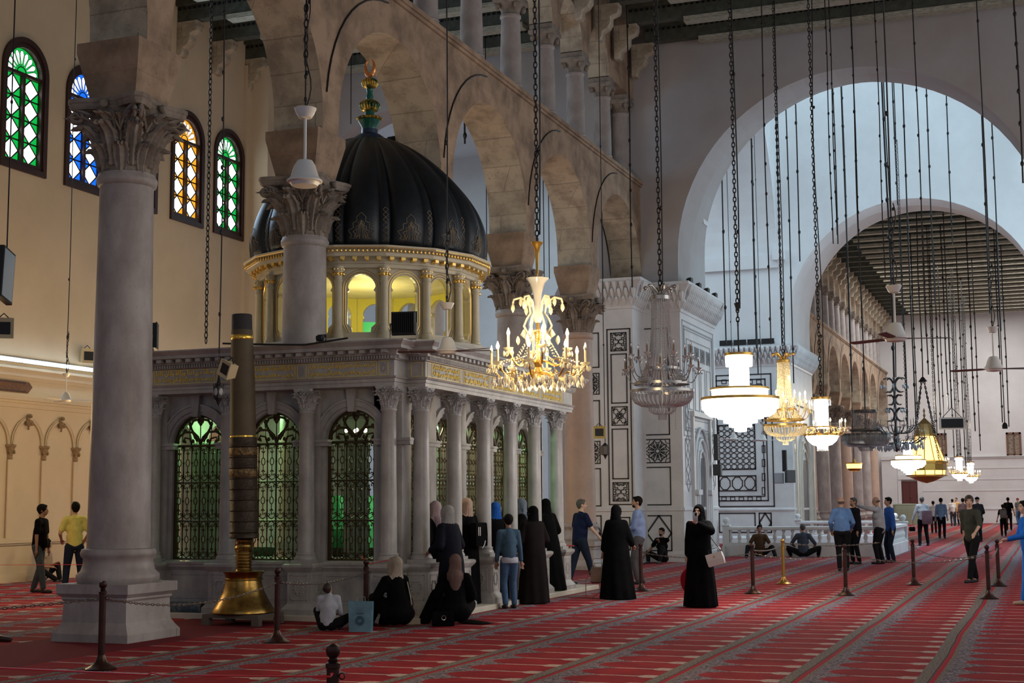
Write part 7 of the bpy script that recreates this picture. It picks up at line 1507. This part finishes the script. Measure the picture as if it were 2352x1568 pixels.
# ---- rolled rug, shopping bag, small things
def rolled(label, x, y, z, l, r_, col, rz=0):
    t = thing('rolled_rug', label, 'rug', (x, y, z), rz); b = MB(); b.tube([(-l / 2, 0, r_ * .8), (0, 0, r_ * .82), (l / 2, 0, r_ * .8)], r_, 20, flat=1.0); b.build('roll', col, t); b = MB(); b.tube([(l / 2 + .002, r_ * .75 * (1 - k / 26) * cos(k * .7), r_ * .8 + r_ * .75 * (1 - k / 26) * sin(k * .7)) for k in range(24)], .006, 4); b.build('spiral_end', BLACKM, t); return t
rolled('rolled grey blue patterned rug lying on the shrine step', -12.56, 18.99, .08, .70, .085, mat('blue_grey_rug', (.07, .10, .13), .95, col2=(.16, .19, .20), nscale=11, ncon=(.42, .55)))
q = onZ(829, 1450); t = thing('shopping_bag', 'light blue glossy shopping bag standing beside the seated woman in black', 'bag', (q.x, q.y, 0), radians(12)); b = MB()
b.add([(-.15, -.06, 0), (.15, -.06, 0), (.15, .06, 0), (-.15, .06, 0), (-.165, -.05, .40), (.165, -.045, .405), (.165, .05, .40), (-.165, .05, .405), (-.15, 0, .2), (.15, 0, .2)], [(0, 3, 2, 1), (0, 1, 5, 4), (2, 3, 7, 6), (1, 2, 9), (1, 9, 5), (9, 6, 5), (2, 6, 9), (0, 4, 8), (4, 7, 8), (7, 3, 8), (0, 8, 3)])
b.build('paper_bag', mat('blue_bag_foil', (.13, .28, .36), .25, col2=(.09, .19, .26), nscale=5, bump=.5, bscale=6), t, smooth=False)
b = MB(); 
for k in range(3): b.tube([(.06 * (1 - k * .25) * cos(s), -.063, .15 + .06 * (1 - k * .25) * sin(s)) for s in [2 * pi * j / 14 for j in range(14)]], .004, 4, closed=True)
b.box(-.05, .05, -.062, -.058, .24, .25); b.build('printed_emblem', mat('dark_blue_print', (.03, .09, .15), .5), t); b = MB(); b.tube([(-.06, 0, .40), (-.05, 0, .46), (.05, 0, .46), (.06, 0, .40)], .005, 5); b.build('handle', mat('bag_string', (.2, .3, .35), .7), t)
q = onZ(5, 1473); tag(MB().caps((q.x - .05, q.y, .04), (q.x + .12, q.y, .03), .045, .03, 10).build('slipper', WOODD), 'small brown slipper at the bottom left edge', 'slipper')
tag(MB().cbox((onZ(398, 1460).x, onZ(398, 1460).y, .05), (.10, .08, .10), rz=.4).build('door_stop', BLACKM, smooth=False), 'little black wedge at the right corner of the foreground plinth', 'wedge')
# ---- marble balustrade around the crossing
def balustrade(label, a, b_, h=.92, nb=None, group='marble balustrades at the crossing'):
    A = Vector(a); B = Vector(b_); d = B - A; l = d.length; rz = atan2(d.y, d.x); t = thing('balustrade', label, 'balustrade', (A.x, A.y, 0), rz, group)
    b = MB(); b.poly_prism([(0, -.12), (l, -.12), (l, .12), (0, .12)], [(.03, 0), (.03, .34), (0, .36), (0, .42)]); b.build('plinth', PIERM, t, smooth=False)
    b = MB(); b.poly_prism([(0, -.11), (l, -.11), (l, .11), (0, .11)], [(0, h - .12), (.03, h - .10), (.03, h - .02), (0, h)]); b.build('handrail', PIERM, t, smooth=False)
    m_ = MB().lathe([(.06, .42), (.06, .45), (.035, .47), (.065, .56), (.06, .62), (.03, .70), (.035, .73), (.055, .75), (.055, h - .12)], 12); me = mesh_of(m_, 'baluster', PIERM)
    n = nb or int(l / .26)
    for k in range(n): inst('baluster', me, t, (l * (k + .5) / n, 0, 0))
    for x in (0, l):
        b = MB(); b.poly_prism([(x - .10, -.13), (x + .10, -.13), (x + .10, .13), (x - .10, .13)], [(.02, 0), (.02, .3), (0, .32), (0, h), (.03, h + .01), (.03, h + .05), (0, h + .06)]); b.lathe([(.04, h + .06), (.05, h + .09), (.10, h + .16), (.10, h + .22), (.05, h + .28), (0, h + .29)], 14, (x, 0, 0)); b.build('newel_post', PIERM, t, ang=30)
    return t
balustrade('long marble balustrade between the two piers behind the seated men', (-9.55, 44.4), (-4.9, 44.6)); balustrade('marble balustrade running back along the far pier', (-9.3, 56.5), (-5.6, 56.5)); balustrade('short marble balustrade beside the man in long white shirt', (-4.7, 45.05), (-4.7, 50.0))
# green cover by the end door
A = onY(2052, 1200, 103); B = onY(2111, 1200, 103); t = thing('covered_box', 'tall box under a pale green cloth beside the far door', 'box', ((A.x + B.x) / 2, 103.4, 0)); w_ = (B.x - A.x) / 2
b = MB(); n = 48; pr_ = [(1.02, 0), (1.0, .3), (.98, 1.0), (.97, 1.38), (.90, 1.43), (.2, 1.45)]; vs = []
for r_, z in pr_:
    for k in range(n): a = 2 * pi * k / n; f = 1 / max(abs(cos(a)), abs(sin(a))); rr = r_ * min(f, 1.3) * (1 + (.02 * sin(a * 17) if z < 1.3 else 0)); vs.append((w_ * rr * cos(a), .5 * rr * sin(a), z))
b.add(vs, [(j * n + k, j * n + (k + 1) % n, (j + 1) * n + (k + 1) % n, (j + 1) * n + k) for j in range(len(pr_) - 1) for k in range(n)] + [tuple((len(pr_) - 1) * n + k for k in range(n))]); b.build('cloth_cover', mat('pale_green_cloth', (.22, .25, .19), .8), t)
b = MB(); b.tube([(w_ * .98 * cos(a) / max(abs(cos(a)), abs(sin(a))), .5 * .98 * sin(a) / max(abs(cos(a)), abs(sin(a))), 1.36) for a in [2 * pi * k / 32 for k in range(32)]], .02, 4, closed=True); b.build('hem', MATS['pale_green_cloth'], t)
